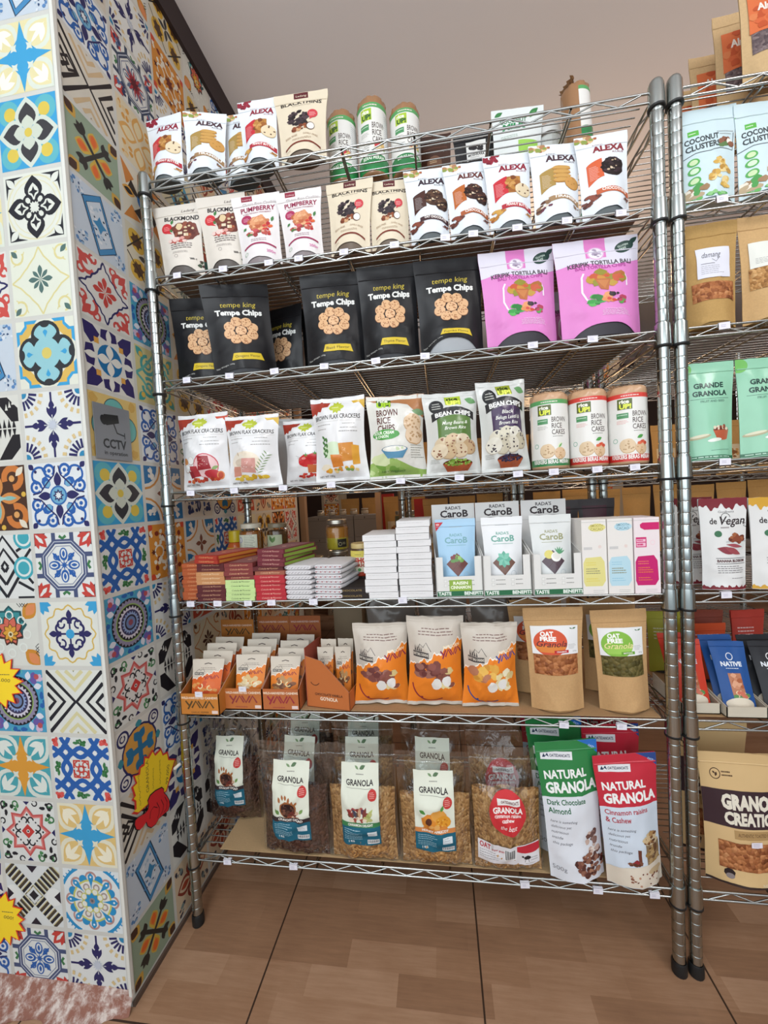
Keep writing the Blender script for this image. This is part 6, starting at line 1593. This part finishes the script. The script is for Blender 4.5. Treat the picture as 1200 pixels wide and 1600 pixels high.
for k, (x, c, blk, dsc) in enumerate(((1.0255, 'd8c85a', 'dcd48a', 'yellow'), (1.0795, '8fc0d4', 'b4d4e0', 'pale blue'), (1.134, 'c8286a', 'c0246a', 'magenta'))):
    F = Art(); pk = k == 2
    F.poly([(2, 70), (8, 82), (44, 84), (52, 72), (54, 30), (46, 18), (6, 18), (2, 28)], blk); F.small(8, 70, 32, 2, 5, 1.6, c if not pk else 'e0805a', 3); F.small(8, 56, 36, 3, 5, 2, '8a8a6a' if not pk else 'd87040', 4); F.small(8, 34, 32, 2, 5, 1.6, c if not pk else 'd87040', 5)
    if pk: F.poly([(24, 140), (57.5, 140), (57.5, 156), (20, 156), (14, 152), (15, 145)], 'c8286a')
    else: F.blob(36, 149, 20, 9, blk, .05, 20, 3); F.txt('SMOOTH', 36, 150.5, 5.5, mixc(c, '303430', .5), 30, .01); F.txt('CACAO', 36, 142.5, 6, mixc(c, '303430', .5), 29, .01)
    if pk: F.rect(4, 102, 28, 124, 'c8286a'); F.rect(5.5, 114, 26, 120, 'e8b8cc'); F.rect(5.5, 104, 26, 112, 'e8b8cc'); F.small(7, 116, 18, 1, 3, 2.6, 'c8286a', 3); F.small(7, 106, 18, 1, 3, 4, 'c8286a', 4); F.ring(42, 112, 5, 1, 'ecc8d0', 12)
    else: F.rect(4, 100, 24, 106, 'c8c6c4'); F.star(42, 106, 5, 3, 8, 'e0cfc8')
    F.rect(0, 161, 58, 162, 'c4c2be'); F.small(24, 8, 28, 2, 4, 1, 'b8b8b4', 6)
    t = place('slim' + dsc, lambda F=F: carton('slim_carton', 'box', 58, 74, 167, 'e3dfda' if k < 2 else 'e6dadc', F, group='slim white cartons at the right end'), 'slim white carton with a %s panel at the right end of the fifth shelf' % dsc, x, -.001, Z[4], rz=(2, 2, 1)[k], sc=(.9, 1, 1))
for k, x in enumerate((1.01, 1.10)):
    place('dkp', lambda: plainpouch('snack_pouch', 90, 208, 40, (lambda A: (A.rect(10, 150, 70, 190, '4a2430'), A)[1])(Art()), '3a3436', FILM, 181, group='dark pouches behind the slim cartons'), '%s dark pouch behind the slim white cartons' % ('left', 'right')[k], x, .185, Z[4], rz=-3)
place('brcar', lambda: carton('brown_carton', 'box', 60, 60, 200, '7a5040', parts=False), 'plain brown carton behind the middle white display box', .805, .16, Z[4])
place('brcar', None, 'plain brown carton behind the display box with the silver pouch', .93, .17, Z[4])

# sixth shelf: cardboard sheet, orange display boxes, bags
sh = Mesh(); sh.box(.02, .004, TIERS[5] + .0024, 1.155, .40, TIERS[5] + .0044, 'a3835f'); tag(sh.build('cardboard_sheet', KRAFT), 'brown cardboard sheet lining the sixth shelf', 'cardboard')
sh = Mesh(); sh.box(.07, .012, TIERS[6] + .0024, 1.10, .36, TIERS[6] + .0044, 'b0926c'); tag(sh.build('cardboard_sheet', KRAFT), 'brown cardboard sheet lining the lowest shelf', 'cardboard')
z6 = TIERS[5] + .0048


def yavatray(c, ink, d, x, y, rz, W=110):
    F = Art(); F.txt('WILD-HARVESTED CASHEWS', W / 2, 41, 5.6, 'ecd8c0', W * .94, .03); F.yava(W / 2, 16, 20, W * .72, ink, 4.3); F.txt('GARLIC PEPPER', W / 2, 5, 4.5, mixc(ink, c, .3), W * .46, .015) if d.startswith('orange display box with grey') else F.small(W * .28, 6, W * .44, 1, 3, 2.4, mixc(ink, c, .3), 4); F.rect(W - 20, 4, W - 4, 12, mixc(c, 'ffffff', .5))
    Hd = Art(); Hd.txt('WILD-HARVESTED CASHEWS', W / 2, 158, 5, mixc(c, 'ffffff', .4), W * .9, .02); Hd.yava(W / 2, 132, 19, W * .72, mixc(ink, '000000', .25), 4)
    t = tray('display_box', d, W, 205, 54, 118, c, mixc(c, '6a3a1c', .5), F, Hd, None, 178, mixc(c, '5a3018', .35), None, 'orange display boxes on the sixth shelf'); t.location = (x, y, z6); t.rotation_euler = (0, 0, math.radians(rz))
    if W > 100: q = Mesh(); q.box(-.010, -.0012, .047, .010, -.0006, .060, 'e0dee6'); q.art(flat((-.010, -.0012, .047), (.02, 0, 0), (0, 0, .013)), (lambda L: (L.small(4, 6, 12, 1, 3, 1.6, 'b0acc0', 3), L)[1])(Art()), 20, 13, .0001); q.build('price_sticker', PAPER, t)
    return t


for k, (c, ink, x, y, rz, W, d) in enumerate((('c07a34', '5a4428', .0715, -.034, 0, 104, 'orange display box with grey-brown letters, leftmost on the sixth shelf'), ('b86e3a', '8a3a3a', .1722, -.004, 0, 101, 'orange display box with maroon letters, second on the sixth shelf'),
                                               ('b4683c', '94303c', .2720, -.004, 0, 97, 'orange display box with dark red letters, third on the sixth shelf'))):
    yavatray(c, ink, d, x, y, rz, W); s, co = math.sin(math.radians(rz)), math.cos(math.radians(rz))
    for q in range(4):
        yy = .022 + .031 * q; xx = (-.002, .003, -.002, .002)[(q + k) % 4]
        place('yp%d' % k, lambda k=k: yavapouch(k), 'small cashew pouch in the %s orange display box, %s from the front' % (('leftmost', 'second', 'third')[k], ('first', 'second', 'third', 'fourth')[q]), x + xx * co - yy * s, y + yy * co + xx * s, z6 + .0024, rz=rz + (2, -2, 1, -1)[q], tilt=17, sc=((1.04, 1.02, .98)[k], 1, (.80, .86, .92, .96)[q] - .03 * (k == 2)))
F = Art(); Hd = Art(); Sd = Art(); Sd.txt('CHOCOLATE VANILLA', 60, 32, 6, '4a2a20', 76, .025); Sd.txt("GO'NOLA", 60, 20, 8.5, 'ecd8c0', 48, .03); Sd.arc(24, 70, 13, 205, 330, 1.8, '4a2a20')
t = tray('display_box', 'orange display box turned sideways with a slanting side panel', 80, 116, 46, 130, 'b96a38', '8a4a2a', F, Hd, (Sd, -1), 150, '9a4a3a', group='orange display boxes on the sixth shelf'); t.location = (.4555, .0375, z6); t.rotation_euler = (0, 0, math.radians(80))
for q, (xx, yy) in enumerate(((.378, .044), (.424, .046), (.380, .068), (.425, .072))):
    place('yp2', None, 'small nut pouch in the sideways orange display box, %s' % ('front left', 'front right', 'back left', 'back right')[q], xx, yy, z6 + .0024, rz=3 - 2 * q, tilt=3, sc=(.50, .6, .92 + .08 * (q > 1)))
place('ypop0', lambda: yavabag(0, 61), 'orange popcorn bag with maroon letters beside the sideways display box', .524, .036, z6, rz=5, lean=1, sc=(.98, 1, .96))
place('ypop1', lambda: yavabag(1, 62), 'orange popcorn bag with maroon letters in the middle of its row', .657, .034, z6, rz=5, lean=2, sc=(.98, 1, 1.03))
place('ypop2', lambda: yavabag(2, 63), 'orange popcorn bag with blue letters', .789, .034, z6, rz=4, lean=1, sc=(.95, 1, .955))
for k, (x, y) in enumerate(((.535, .190), (.682, .215), (.83, .190))):
    place('ypopb', lambda: bag('popcorn_bag', 'bag', 142, 212, 54, Art(), '7d7872', seed=66, group='grey backs of popcorn bags'), 'grey bag back seen behind the orange popcorn bags, %s of three' % ('left', 'middle', 'right')[k], x, y, z6, rz=(5, -6, 4)[k], sc=(1, 1, 1.08))
for k, (x, y) in enumerate(((.385, .285), (.46, .345))): place('taup', lambda: carton('plain_carton', 'box', 92, 60, 195, '8f8068', parts=False, group='taupe cartons at the back of the sixth shelf'), '%s taupe carton at the back of the sixth shelf' % ('left', 'right')[k], x, y, z6)
place('of0', lambda: oatfree(0), 'kraft pouch with an orange round logo', .944, .034, z6, rz=-1, lean=-1, sc=(1.0, 1, 1.01))
place('of1', lambda: oatfree(1), 'kraft pouch with a green round logo', 1.092, .034, z6, rz=-2, lean=-2, sc=(.90, 1, .975))
place('of0', None, 'kraft pouch standing behind the one with the orange logo', .918, .12, z6, rz=2, sc=(1.0, 1, 1.0))
place('of1', None, 'kraft pouch standing behind the one with the green logo', 1.098, .13, z6, rz=-2, sc=(.98, 1, .99))
place('of0', None, 'kraft pouch at the very back behind the kraft pouches with round logos', 1.0, .32, z6, rz=2, sc=(1.05, 1, 1.02))

# lowest shelf: clear granola bags and printed granola pouches
z7 = TIERS[6] + .0048
for k, (kind, x, y, rz, sc, d) in enumerate((('cacao', .062, .115, 2, (.90, 1, 1.06), 'clear bag of dark granola set back at the left end of the lowest shelf'), ('cacao', .284, .018, -1, (1.04, 1, 1.07), 'clear bag of dark granola in front, second on the lowest shelf'),
                                             ('cinn', .463, .016, 0, (1.0, 1, 1.08), 'clear bag of brown granola with a green stripe on the label'), ('apri', .643, .016, 1, (1.02, 1, 1.03), 'clear bag of brown granola with an orange stripe on the label'), ('round', .812, .016, 1, (.94, 1, 1.09), 'clear bag of granola with a round red label'))):
    place('gb' + kind, lambda kind=kind, k=k: clearbag(kind, 200 + 7 * k), d, x, y, z7, rz=rz, sc=sc)
for k, (kind, x, y, d) in enumerate((('cacao', .268, .125, 'clear bag of dark granola behind the front one'), ('cinn', .446, .125, 'clear bag of granola behind the one with the green-striped label'), ('cinn', .432, .22, 'clear bag of granola at the back behind the green-striped labels'),
                                     ('apri', .640, .125, 'clear bag of granola behind the one with the orange-striped label'), ('round', .816, .125, 'clear bag of granola behind the one with the round red label'), ('cacao', .252, .22, 'clear bag of dark granola at the back of its row'))):
    place('gb' + kind, None, d, x, y, z7, rz=(-3, 2, 3, -2, 2, 1)[k], sc=(.98, 1, 1.06 + .01 * k))
place('ng1', lambda: natgran(1), 'green and white granola pouch at the front of the lowest shelf', .968, .012, z7, rz=6, lean=-3, sc=(1.0, .9, .985))
place('ng0', lambda: natgran(0), 'red and white granola pouch at the front of the lowest shelf', 1.092, .010, z7, rz=6, lean=-3, sc=(1.0, .9, .905))
place('ng1', None, 'green and white granola pouch behind the front green one', .956, .085, z7, rz=4, lean=-2, sc=(.96, 1, 1.03))
place('ng0', None, 'red and white granola pouch behind the front red one', 1.088, .085, z7, rz=4, lean=-2, sc=(.96, 1, .985))
place('ng0', None, 'red and white granola pouch at the back behind the green ones', .952, .19, z7, rz=1, sc=(1, 1, 1.05))
place('ng0', None, 'red and white granola pouch at the back behind the red ones', 1.095, .19, z7, rz=-1, sc=(1, 1, 1.05))

# neighbouring unit, as far as the photo shows it
place('ko', kraftorange, 'kraft pouch with an orange label at the front of the right unit top shelf', 1.412, .034, Z[0], rz=2)
for k, (x, y) in enumerate(((1.425, .125), (1.425, .215), (1.43, .305))): place('ko', None, 'kraft pouch with an orange label in the row behind the front one, %s in line' % ('second', 'third', 'fourth')[k], x, y, Z[0], rz=-4 + 3 * k, sc=(1, 1, 1.16))
for k, x in enumerate((1.288, 1.396)): place('cc', coconutcl, 'pale blue snack pouch on the right unit, %s' % ('nearest the post', 'second from the post')[k], x, .028, Z[1], rz=(-1, 2)[k], sc=(.94, 1, (.955, .93)[k]))
place('kn', lambda: kraftnote(0), 'kraft pouch with a white handwritten sticker on the right unit', 1.291, .036, Z[2], rz=-3, sc=(.94, 1, .935))
place('kf', lambda: kraftnote(1), 'kraft pouch with a food picture label at the right edge of the photo', 1.404, .036, Z[2], rz=2, sc=(.96, 1, .945))
for k, x in enumerate((1.278, 1.388)): place('gg', grande, 'mint green granola pouch, %s' % ('nearest the post', 'at the right edge of the photo')[k], x, .030, Z[3], rz=(0, 1)[k], sc=(.93, 1, .965))
place('dv1', lambda: devegan('7a2a32', 135), 'white pouch with a dark red ragged edge in front on the right unit', 1.300, .024, Z[4], rz=-2, sc=(.97, 1, .99))
place('dv1', None, 'white pouch with a dark red ragged edge tucked behind, nearest the post', 1.270, .085, Z[4], rz=3)
place('dv2', lambda: devegan('d0a03c', 136), 'white pouch with a yellow ragged edge at the right edge of the photo', 1.396, .024, Z[4], rz=3, sc=(.97, 1, .98))


def meatpouch(c, seed):
    W, H = 84, 158; A = Art(); A.ell(42, 122, 9, 9, mixc(c, 'ffffff', .7)); A.ell(42, 122, 7, 7, c); A.txt('NATIVE', 42, 100, 10, 'e0e4ea', 52, .04); A.small(20, 94, 44, 1, 3, 1.6, 'd8dce4', 4, 'C'); A.rect(26, 34, 60, 84, 'b5785a'); A.heap(43, 60, 14, 20, 16, 6, ['c98a6a', 'a8603f', 'd8a080'], 4); A.heap(48, 34, 18, 8, 14, 6, ['5a8a50', 'c9705a', 'e0c8a0'], 5); A.ell(42, 16, 36, 14, 'dcd0bc')
    return pouch('snack_pouch', 'pouch', W, H, 18, A, c, FILM, '8a8070', .002, seed, 'coloured pouches in white trays', .92)


for k, (c, x, d) in enumerate((('c8402c', 1.2445, 'red'), ('24508f', 1.328, 'blue'), ('26262a', 1.411, 'black'))):
    t = tray('pouch_tray', 'white tray holding the %s pouches on the right unit' % d, 80, 120, 24, 40, 'c9c0ae', 'a89c8a', Art(), group='white trays on the right unit'); t.location = (x, .018 if k == 0 else .004, Z[5] + .003)
    for q in range(2): place('mp' + d, lambda c=c, k=k: meatpouch(c, 190 + k), '%s pouch leaning in its white tray, %s' % (d, ('in front', 'behind')[q]), x, .036 + .03 * q - .014 * (k > 0), Z[5] + .0052, rz=(-2, 3)[q], tilt=20, sc=(.86, 1, .94 + .03 * q))
sh = Mesh(); sh.box(1.235, .012, TIERS[5] + .0024, 2.2, .40, TIERS[5] + .0044, 'a3835f'); tag(sh.build('cardboard_sheet', KRAFT), 'brown cardboard sheet lining the right unit shelf with the trays', 'cardboard')
for k, (c, x, y) in enumerate((('a8a83a', 1.285, .235), ('7a3a2c', 1.39, .245), ('c8502c', 1.36, .185), ('a83a30', 1.492, .24))):
    place('bk' + c, lambda c=c, k=k: plainpouch('snack_pouch', 92, 168 if k != 2 else 150, 30, (lambda A: (A.small(14, 120, 60, 4, 9, 3, mixc(c, 'ffffff', .4), k), A)[1])(Art()), c, FILM, 195 + k), '%s pouch at the back of the shelf with the white trays' % ('olive yellow', 'brown', 'orange', 'brick red')[k], x, y, Z[5] + .002, rz=4 * k - 4)
place('gc', grancreate, 'kraft granola pouch with a dark band on the lowest shelf of the right unit', 1.336, .034, Z[6], rz=-2, sc=(.92, 1, 1.04))
place('gc', None, 'kraft granola pouch standing behind the one with the dark band', 1.318, .125, Z[6], rz=2, sc=(.92, 1, 1.12))

# ------------------------------------------------------------------ price tags along the shelf fronts
TAGS = {2: [.073, .195, .312, .387, .497, .616, .731, .793, .888, .992, 1.101, 1.295], 3: [.079, .193, .309, .434, .558, .673, .911, 1.036, 1.294], 4: [.068, .185, .313, .434, .602, .738, .868, .945, 1.036, 1.113, 1.29], 5: [.046, .12, .202, .264, .372, .592, 1.287], 6: [.947, 1.07], 7: [.097, .277, .846, 1.008, 1.128]}


def price_tag():
    m_ = Mesh(); w = .0105; m_.box(-w, -.0014, -.0105, w, -.0006, .0035, 'e3e1ea')
    A = Art(); A.small(4, 8, 12, 2, 3.4, 1.3, 'b8b4c8', 3); m_.art(flat((-w, -.0014, -.0105), (2 * w, 0, 0), (0, 0, .014)), A, 21, 14, .0001)
    m_.box(-w, -.0014, .0027, w, .0052, .0036, 'e3e1ea'); m_.box(-w, .0044, -.005, w, .0052, .0036, 'd8d6e0')
    return tag(m_.build('price_tag', PAPER), '-', 'price tag', 'white price tags on the shelf edges')


ORD = ('first', 'second', 'third', 'fourth', 'fifth', 'sixth', 'seventh', 'eighth', 'ninth', 'tenth', 'eleventh', 'twelfth')
for tr, xs in TAGS.items():
    for k, x in enumerate(xs):
        right = x > 1.2
        place('tag', price_tag, ('white price tag on the right unit edge of the %s shelf' % ORD[tr - 1]) if right else 'white price tag, %s from the left on the edge of the %s shelf' % (ORD[k], ORD[tr - 1]), x, -.003, TIERS[tr - 1] + .0004 - (.0125 if tr >= 6 else 0), rz=jit.uniform(-4, 4), lean=jit.uniform(-4, 4))

# ------------------------------------------------------------------ signs on the tiled pier
def plate(pts, th, col, edge=None):
    """flat card cut to an outline, lying in x-z with its face at -y"""
    m_ = Mesh(); A = Art(); A.poly(pts, col); b = len(m_.V)
    for tri, c, l in A.P:
        ar = sum(tri[i][0] * tri[(i + 1) % len(tri)][1] - tri[(i + 1) % len(tri)][0] * tri[i][1] for i in range(len(tri)))
        if ar < 0: tri = tri[::-1]
        m_.quad([(x / 1000, -th, y / 1000) for x, y in tri], col, (0, -1, 0)); m_.quad([(x / 1000, 0, y / 1000) for x, y in tri][::-1], col, (0, 1, 0))
    for i in range(len(pts)):
        (x0, y0), (x1, y1) = pts[i], pts[(i + 1) % len(pts)]; m_.quad([(x0 / 1000, 0, y0 / 1000), (x1 / 1000, 0, y1 / 1000), (x1 / 1000, -th, y1 / 1000), (x0 / 1000, -th, y0 / 1000)], edge or col)
    return m_


def print_on(m_, A, th, w=300, h=300): m_.art(flat((-w / 2000, -th, -h / 2000), (w / 1000, 0, 0), (0, 0, h / 1000)), _shift(A, w / 2, h / 2), w, h, .0002)


def _shift(A, dx, dy):
    A.P = [([(x + dx, y + dy) for x, y in p], c, l) for p, c, l in A.P]; return A


ON_SIDE = math.radians(90)                                         # a card turned to hang on the long side of the pier
m_ = plate([(-51, 62), (51, 62), (51, -60), (-51, -60)], .0012, '7b7f84')
A = Art(); A.poly([(-30, 24), (-24, 40), (16, 44), (18, 26), (-18, 16)], '1e2022'); A.ell(-26, 27, 8, 11, '1e2022', rot=20); A.line([(2, 22), (10, 2), (32, -2)], 3.2, '1e2022'); A.line([(32, 5), (32, -9)], 2.4, '1e2022')
A.txt('CCTV', 2, -34, 20, '1b1d1f', 66, .03); A.txt('in operation', 4, -49, 8.5, '1b1d1f', 66, .015); print_on(m_, A, .0012)
o = m_.build('camera_notice', PLAST); o.location = (WX + .0028, -.113, 1.287); o.rotation_euler = (0, 0, ON_SIDE); tag(o, 'grey CCTV notice plate stuck on the tiled wall', 'sign')


def burst(r0, r1, n, seed):
    g = random.Random(seed); return [((r0 if k % 2 == 0 else r1) * g.uniform(.93, 1.05) * math.cos(2 * PI * k / (2 * n)), (r0 if k % 2 == 0 else r1) * g.uniform(.95, 1.04) * math.sin(2 * PI * k / (2 * n))) for k in range(2 * n)]


for k, (x, z, lab, ln) in enumerate(((-.318, .742, 'yellow star-shaped price card at the left edge of the photo, upper one', ('.000', '')), (-.366, .182, 'yellow star-shaped price card at the left edge of the photo, lower one', ('000!', '')))):
    P = burst(68, 50, 15, k + 2); m_ = plate(P, .001, 'd9402c'); A = Art(); A.poly([(px * .94, py * .94) for px, py in P], 'f0cf2e')
    A.txt(ln[0], 22, -2, 8, '33302a', 26, .0, shear=.15, rot=-4); A.small(6, 14, 40, 1, 6, 1.8, '4a463c', 3)
    print_on(m_, A, .001); o = m_.build('price_card', PAPER); o.location = (x, WY0 - .0028, z); tag(o, lab, 'price card', 'yellow star-shaped price cards')
t = thing('price_card', 'yellow star-shaped price card with a red pointing hand on the tiled wall', 'price card', (WX + .003, -.073, .439), (0, 0, ON_SIDE), 'yellow star-shaped price cards')
P = [(33, 65), (39, 46), (56, 41), (59, 20), (84, 3), (73, -10), (42, -55), (-1, -45), (-24, -39), (-58, -35), (-73, -21), (-63, -22), (-62, -2), (-70, 9), (-62, 11), (-68, 37), (-55, 38), (-61, 60), (-44, 52), (-40, 66), (-27, 64), (-23, 81), (-11, 71), (4, 80), (12, 63)]
m_ = plate(P, .001, 'c9342c'); A = Art(); A.poly([(px * .93, py * .93) for px, py in P], 'ecca28')
for x0, y0, x1, y1, q, h in ((-44, -22, -44, 50, '', 7), (-21, -10, -16, 66, 'GRANOLA', 9), (-2, -14, 3, 34, '', 5), (23, -20, 27, 38, '', 6), (44, -38, 54, 6, '99.000', 10)):
    a_, l_ = math.degrees(math.atan2(y1 - y0, x1 - x0)), math.hypot(x1 - x0, y1 - y0)
    if q: A.txt(q, (x0 + x1) / 2 + h * .4, (y0 + y1) / 2, h, '35322a', l_, -.004, rot=a_, shear=.1)
    else: A.push(x0, y0, a_); A.line([(l_ * k / 40, h * (.1 + .45 * (k % 2) + .25 * math.sin(k * 2.3))) for k in range(41) if k % 9 != 8], .9, '35322a'); A.pop()
print_on(m_, A, .001); m_.build('star_card', PAPER, t)
H_ = [(-72, -48), (-69, -40), (-58, -41), (-38, -48), (-28, -47), (-24, -39), (-26, -26), (-17, -19), (1, -21), (23, -29), (30, -39), (29, -47), (38, -62), (46, -80), (47, -95), (40, -104), (25, -101), (6, -97), (-7, -102), (-22, -98), (-32, -86), (-36, -71), (-47, -74), (-58, -73), (-68, -63)]
m_ = plate(H_, .001, '1f1a1a'); A = Art(); A.poly([(x + (-10 - x) * .04, y + (-65 - y) * .05) for x, y in H_], 'cf2a2e')
for l in ([(30, -60), (37, -78), (34, -93), (23, -96)], [(17, -57), (24, -77), (20, -88), (9, -94)], [(2, -53), (9, -72), (7, -84), (0, -92)], [(-24, -73), (-20, -58), (-9, -55), (3, -67)]): A.line(l, 1.8, '4a1216')
print_on(m_, A, .001); o = m_.build('red_hand', PAPER, t); o.location = (0, -.0022, 0)
# little white holder clipped to the left post, with its clear plastic sleeve
t = thing('sign_clip', 'small white clip with a clear sleeve on the left front post', 'clip', (-.020, -.012, .437), (0, math.radians(-35), 0))
m_ = Mesh(); m_.tube([(-.008, 0, -.001), (.014, 0, .001)], .0042, 'e6e4e0', 10, True); m_.build('clip', PLAST, t)
m_ = Mesh(); g = np.array([[(.012 + .03 * i / 4, .003 * math.sin(i), -.012 + .03 * j / 4 + .003 * math.sin(j + i)) for i in range(5)] for j in range(5)]); m_.grid(g, 'ffffff'); m_.build('clear_sleeve', CLEAR, t)

# ------------------------------------------------------------------ what shows between the shelves: the rear aisle
RT = [1.56, 1.125, .80, .45, .15]
x0 = 1.058
r1 = shelf_unit('rear wire shelving unit facing the back aisle, left of the two', x0 - .54, .93, RT, 1.75, .506)
r2 = shelf_unit('rear wire shelving unit facing the back aisle, right of the two', x0, .93, RT, 1.75)


def rear_kraft():
    A = Art(); A.rect(16, 60, 104, 130, 'd8c4a0'); A.heap(60, 95, 30, 22, 14, 10, ['b07a44', 'c9985a', '8a5a34'], 4)
    return pouch('kraft_pouch', 'pouch', 120, 235, 56, A, 'c09458', KRAFT, 'a07c4c', .006, 210, 'kraft pouches on the rear shelving', .9)


n = 0
for lvl, y in ((2, .99), (1, 1.0)):
    for k in range(12):
        x = .67 + .128 * k
        if lvl == 2 and abs(x - x0) < .02: continue
        n += 1; place('rk', rear_kraft, 'kraft pouch on the rear shelving, %s from the left on its %s shelf' % (ORD[k], 'lower' if lvl == 2 else 'upper'), x, y, RT[lvl] + .003, rz=(k * 37 % 11) - 5, sc=(1, 1, 1.22 + .02 * (k % 3) if lvl == 2 else 1.0))
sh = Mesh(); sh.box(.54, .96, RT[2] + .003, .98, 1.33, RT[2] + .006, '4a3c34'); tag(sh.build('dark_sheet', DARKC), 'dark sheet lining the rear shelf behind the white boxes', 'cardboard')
# timber frame of the opening at the end of the tiled wall
for k, (x, y, w_, lab) in enumerate(((-.028, 1.105, .030, 'bare timber upright at the end of the tiled wall'), (.375, 1.125, .028, 'bare timber upright in the rear opening, nearer the tiled wall'), (.460, 1.46, .028, 'bare timber upright in the rear opening, farther from the tiled wall'))):
    m_ = Mesh(); m_.box(x - w_ / 2, y - .02, 0, x + w_ / 2, y + .02, 2.3, '9a7c5c'); tag(m_.build('timber_post', WOOD), lab, 'post', 'bare timber uprights')
m_ = Mesh(); m_.box(-.9, 1.55, .68, 1.7, 2.3, .72, '6a4c38'); cm = thing('rear_counter', 'brown counter in the back aisle carrying grey boxes', 'counter', (0, 0, 0)); m_.build('counter_top', WOOD, cm)
for x in (-.85, 1.65):
    for y in (1.6, 2.25): m_ = Mesh(); m_.box(x - .03, y - .03, 0, x + .03, y + .03, .68, '6a4c38'); m_.build('leg', WOOD, cm)


def greybox():
    A = Art(); A.rect(70, 118, 74, 130, '3a3634'); A.rect(0, 112, 150, 114, '6a6460'); return carton('grey_box', 'box', 150, 150, 140, '8f8880', A, parts=False, group='grey boxes on the rear counter')


for k in range(8):
    if k == 7: continue
    place('gbx', greybox, 'grey box on the rear counter, %s row, %s from the left' % (('lower', 'upper')[k % 2], ORD[k // 2]), -.10 + .155 * (k // 2), 1.60, .72 + .141 * (k % 2))
for k in range(5): place('tubw', lambda: jar('white_tub', 'tub', 26, 40, 'c9b8a0', lid='d8d0c0', group='small tubs on the grey boxes'), 'small pale tub standing on the grey boxes, %s from the left' % ORD[k], -.10 + .075 * k, 1.66, .7225 + .281)
for k in range(4): place('rk', None, 'kraft pouch standing behind the grey boxes, %s from the left' % ORD[k], .06 + .155 * k, 1.85, .7225 + .02 * 0, rz=6 * k - 9, sc=(1.15, 1, 1.65))
place('redc', lambda: carton('red_carton', 'box', 110, 60, 210, 'b0342c', parts=False), 'red carton at the back of the rear counter', .30, 1.99, .7225, sc=(1, 1, 1.95))
place('redc', None, 'red carton on the rear shelf beside the taller white stack', .60, 1.02, RT[2] + .006, sc=(.6, .6, 1.36))
for k, x in enumerate((.43, .50)): place('jgr', lambda: jar('preserve_jar', 'jar', 34, 150, '55603a', fill2='6a6a44', group='green jars on the rear shelving'), '%s green jar in the back aisle behind the white stacks' % ('left', 'right')[k], x, 1.66, .7225 + .141)
# tiled columns farther back
for k, (xa, xb, y, codes) in enumerate(((-.42, -.22, 2.75, 'md lr ab md yf rf so lr ge md ab so yf md rf ab md'), (1.95, 2.20, 2.6, 'rf yf md ab da lr so md yf ab rf md yf da so ab rf'))):
    m_ = Mesh(); m_.box(xa, y, 0, xb, y + .2, CEIL, 'b0a088'); A = tile_art([codes], [(xa + .02, PITCH)], -3, xa); m_.art(flat((xa, y, 0), (xb - xa, 0, 0), (0, 0, CEIL)), A, (xb - xa) * 1000, CEIL * 1000, .0003); tag(m_.build('wall_column_%d' % (k + 1), TILE), kind='structure')
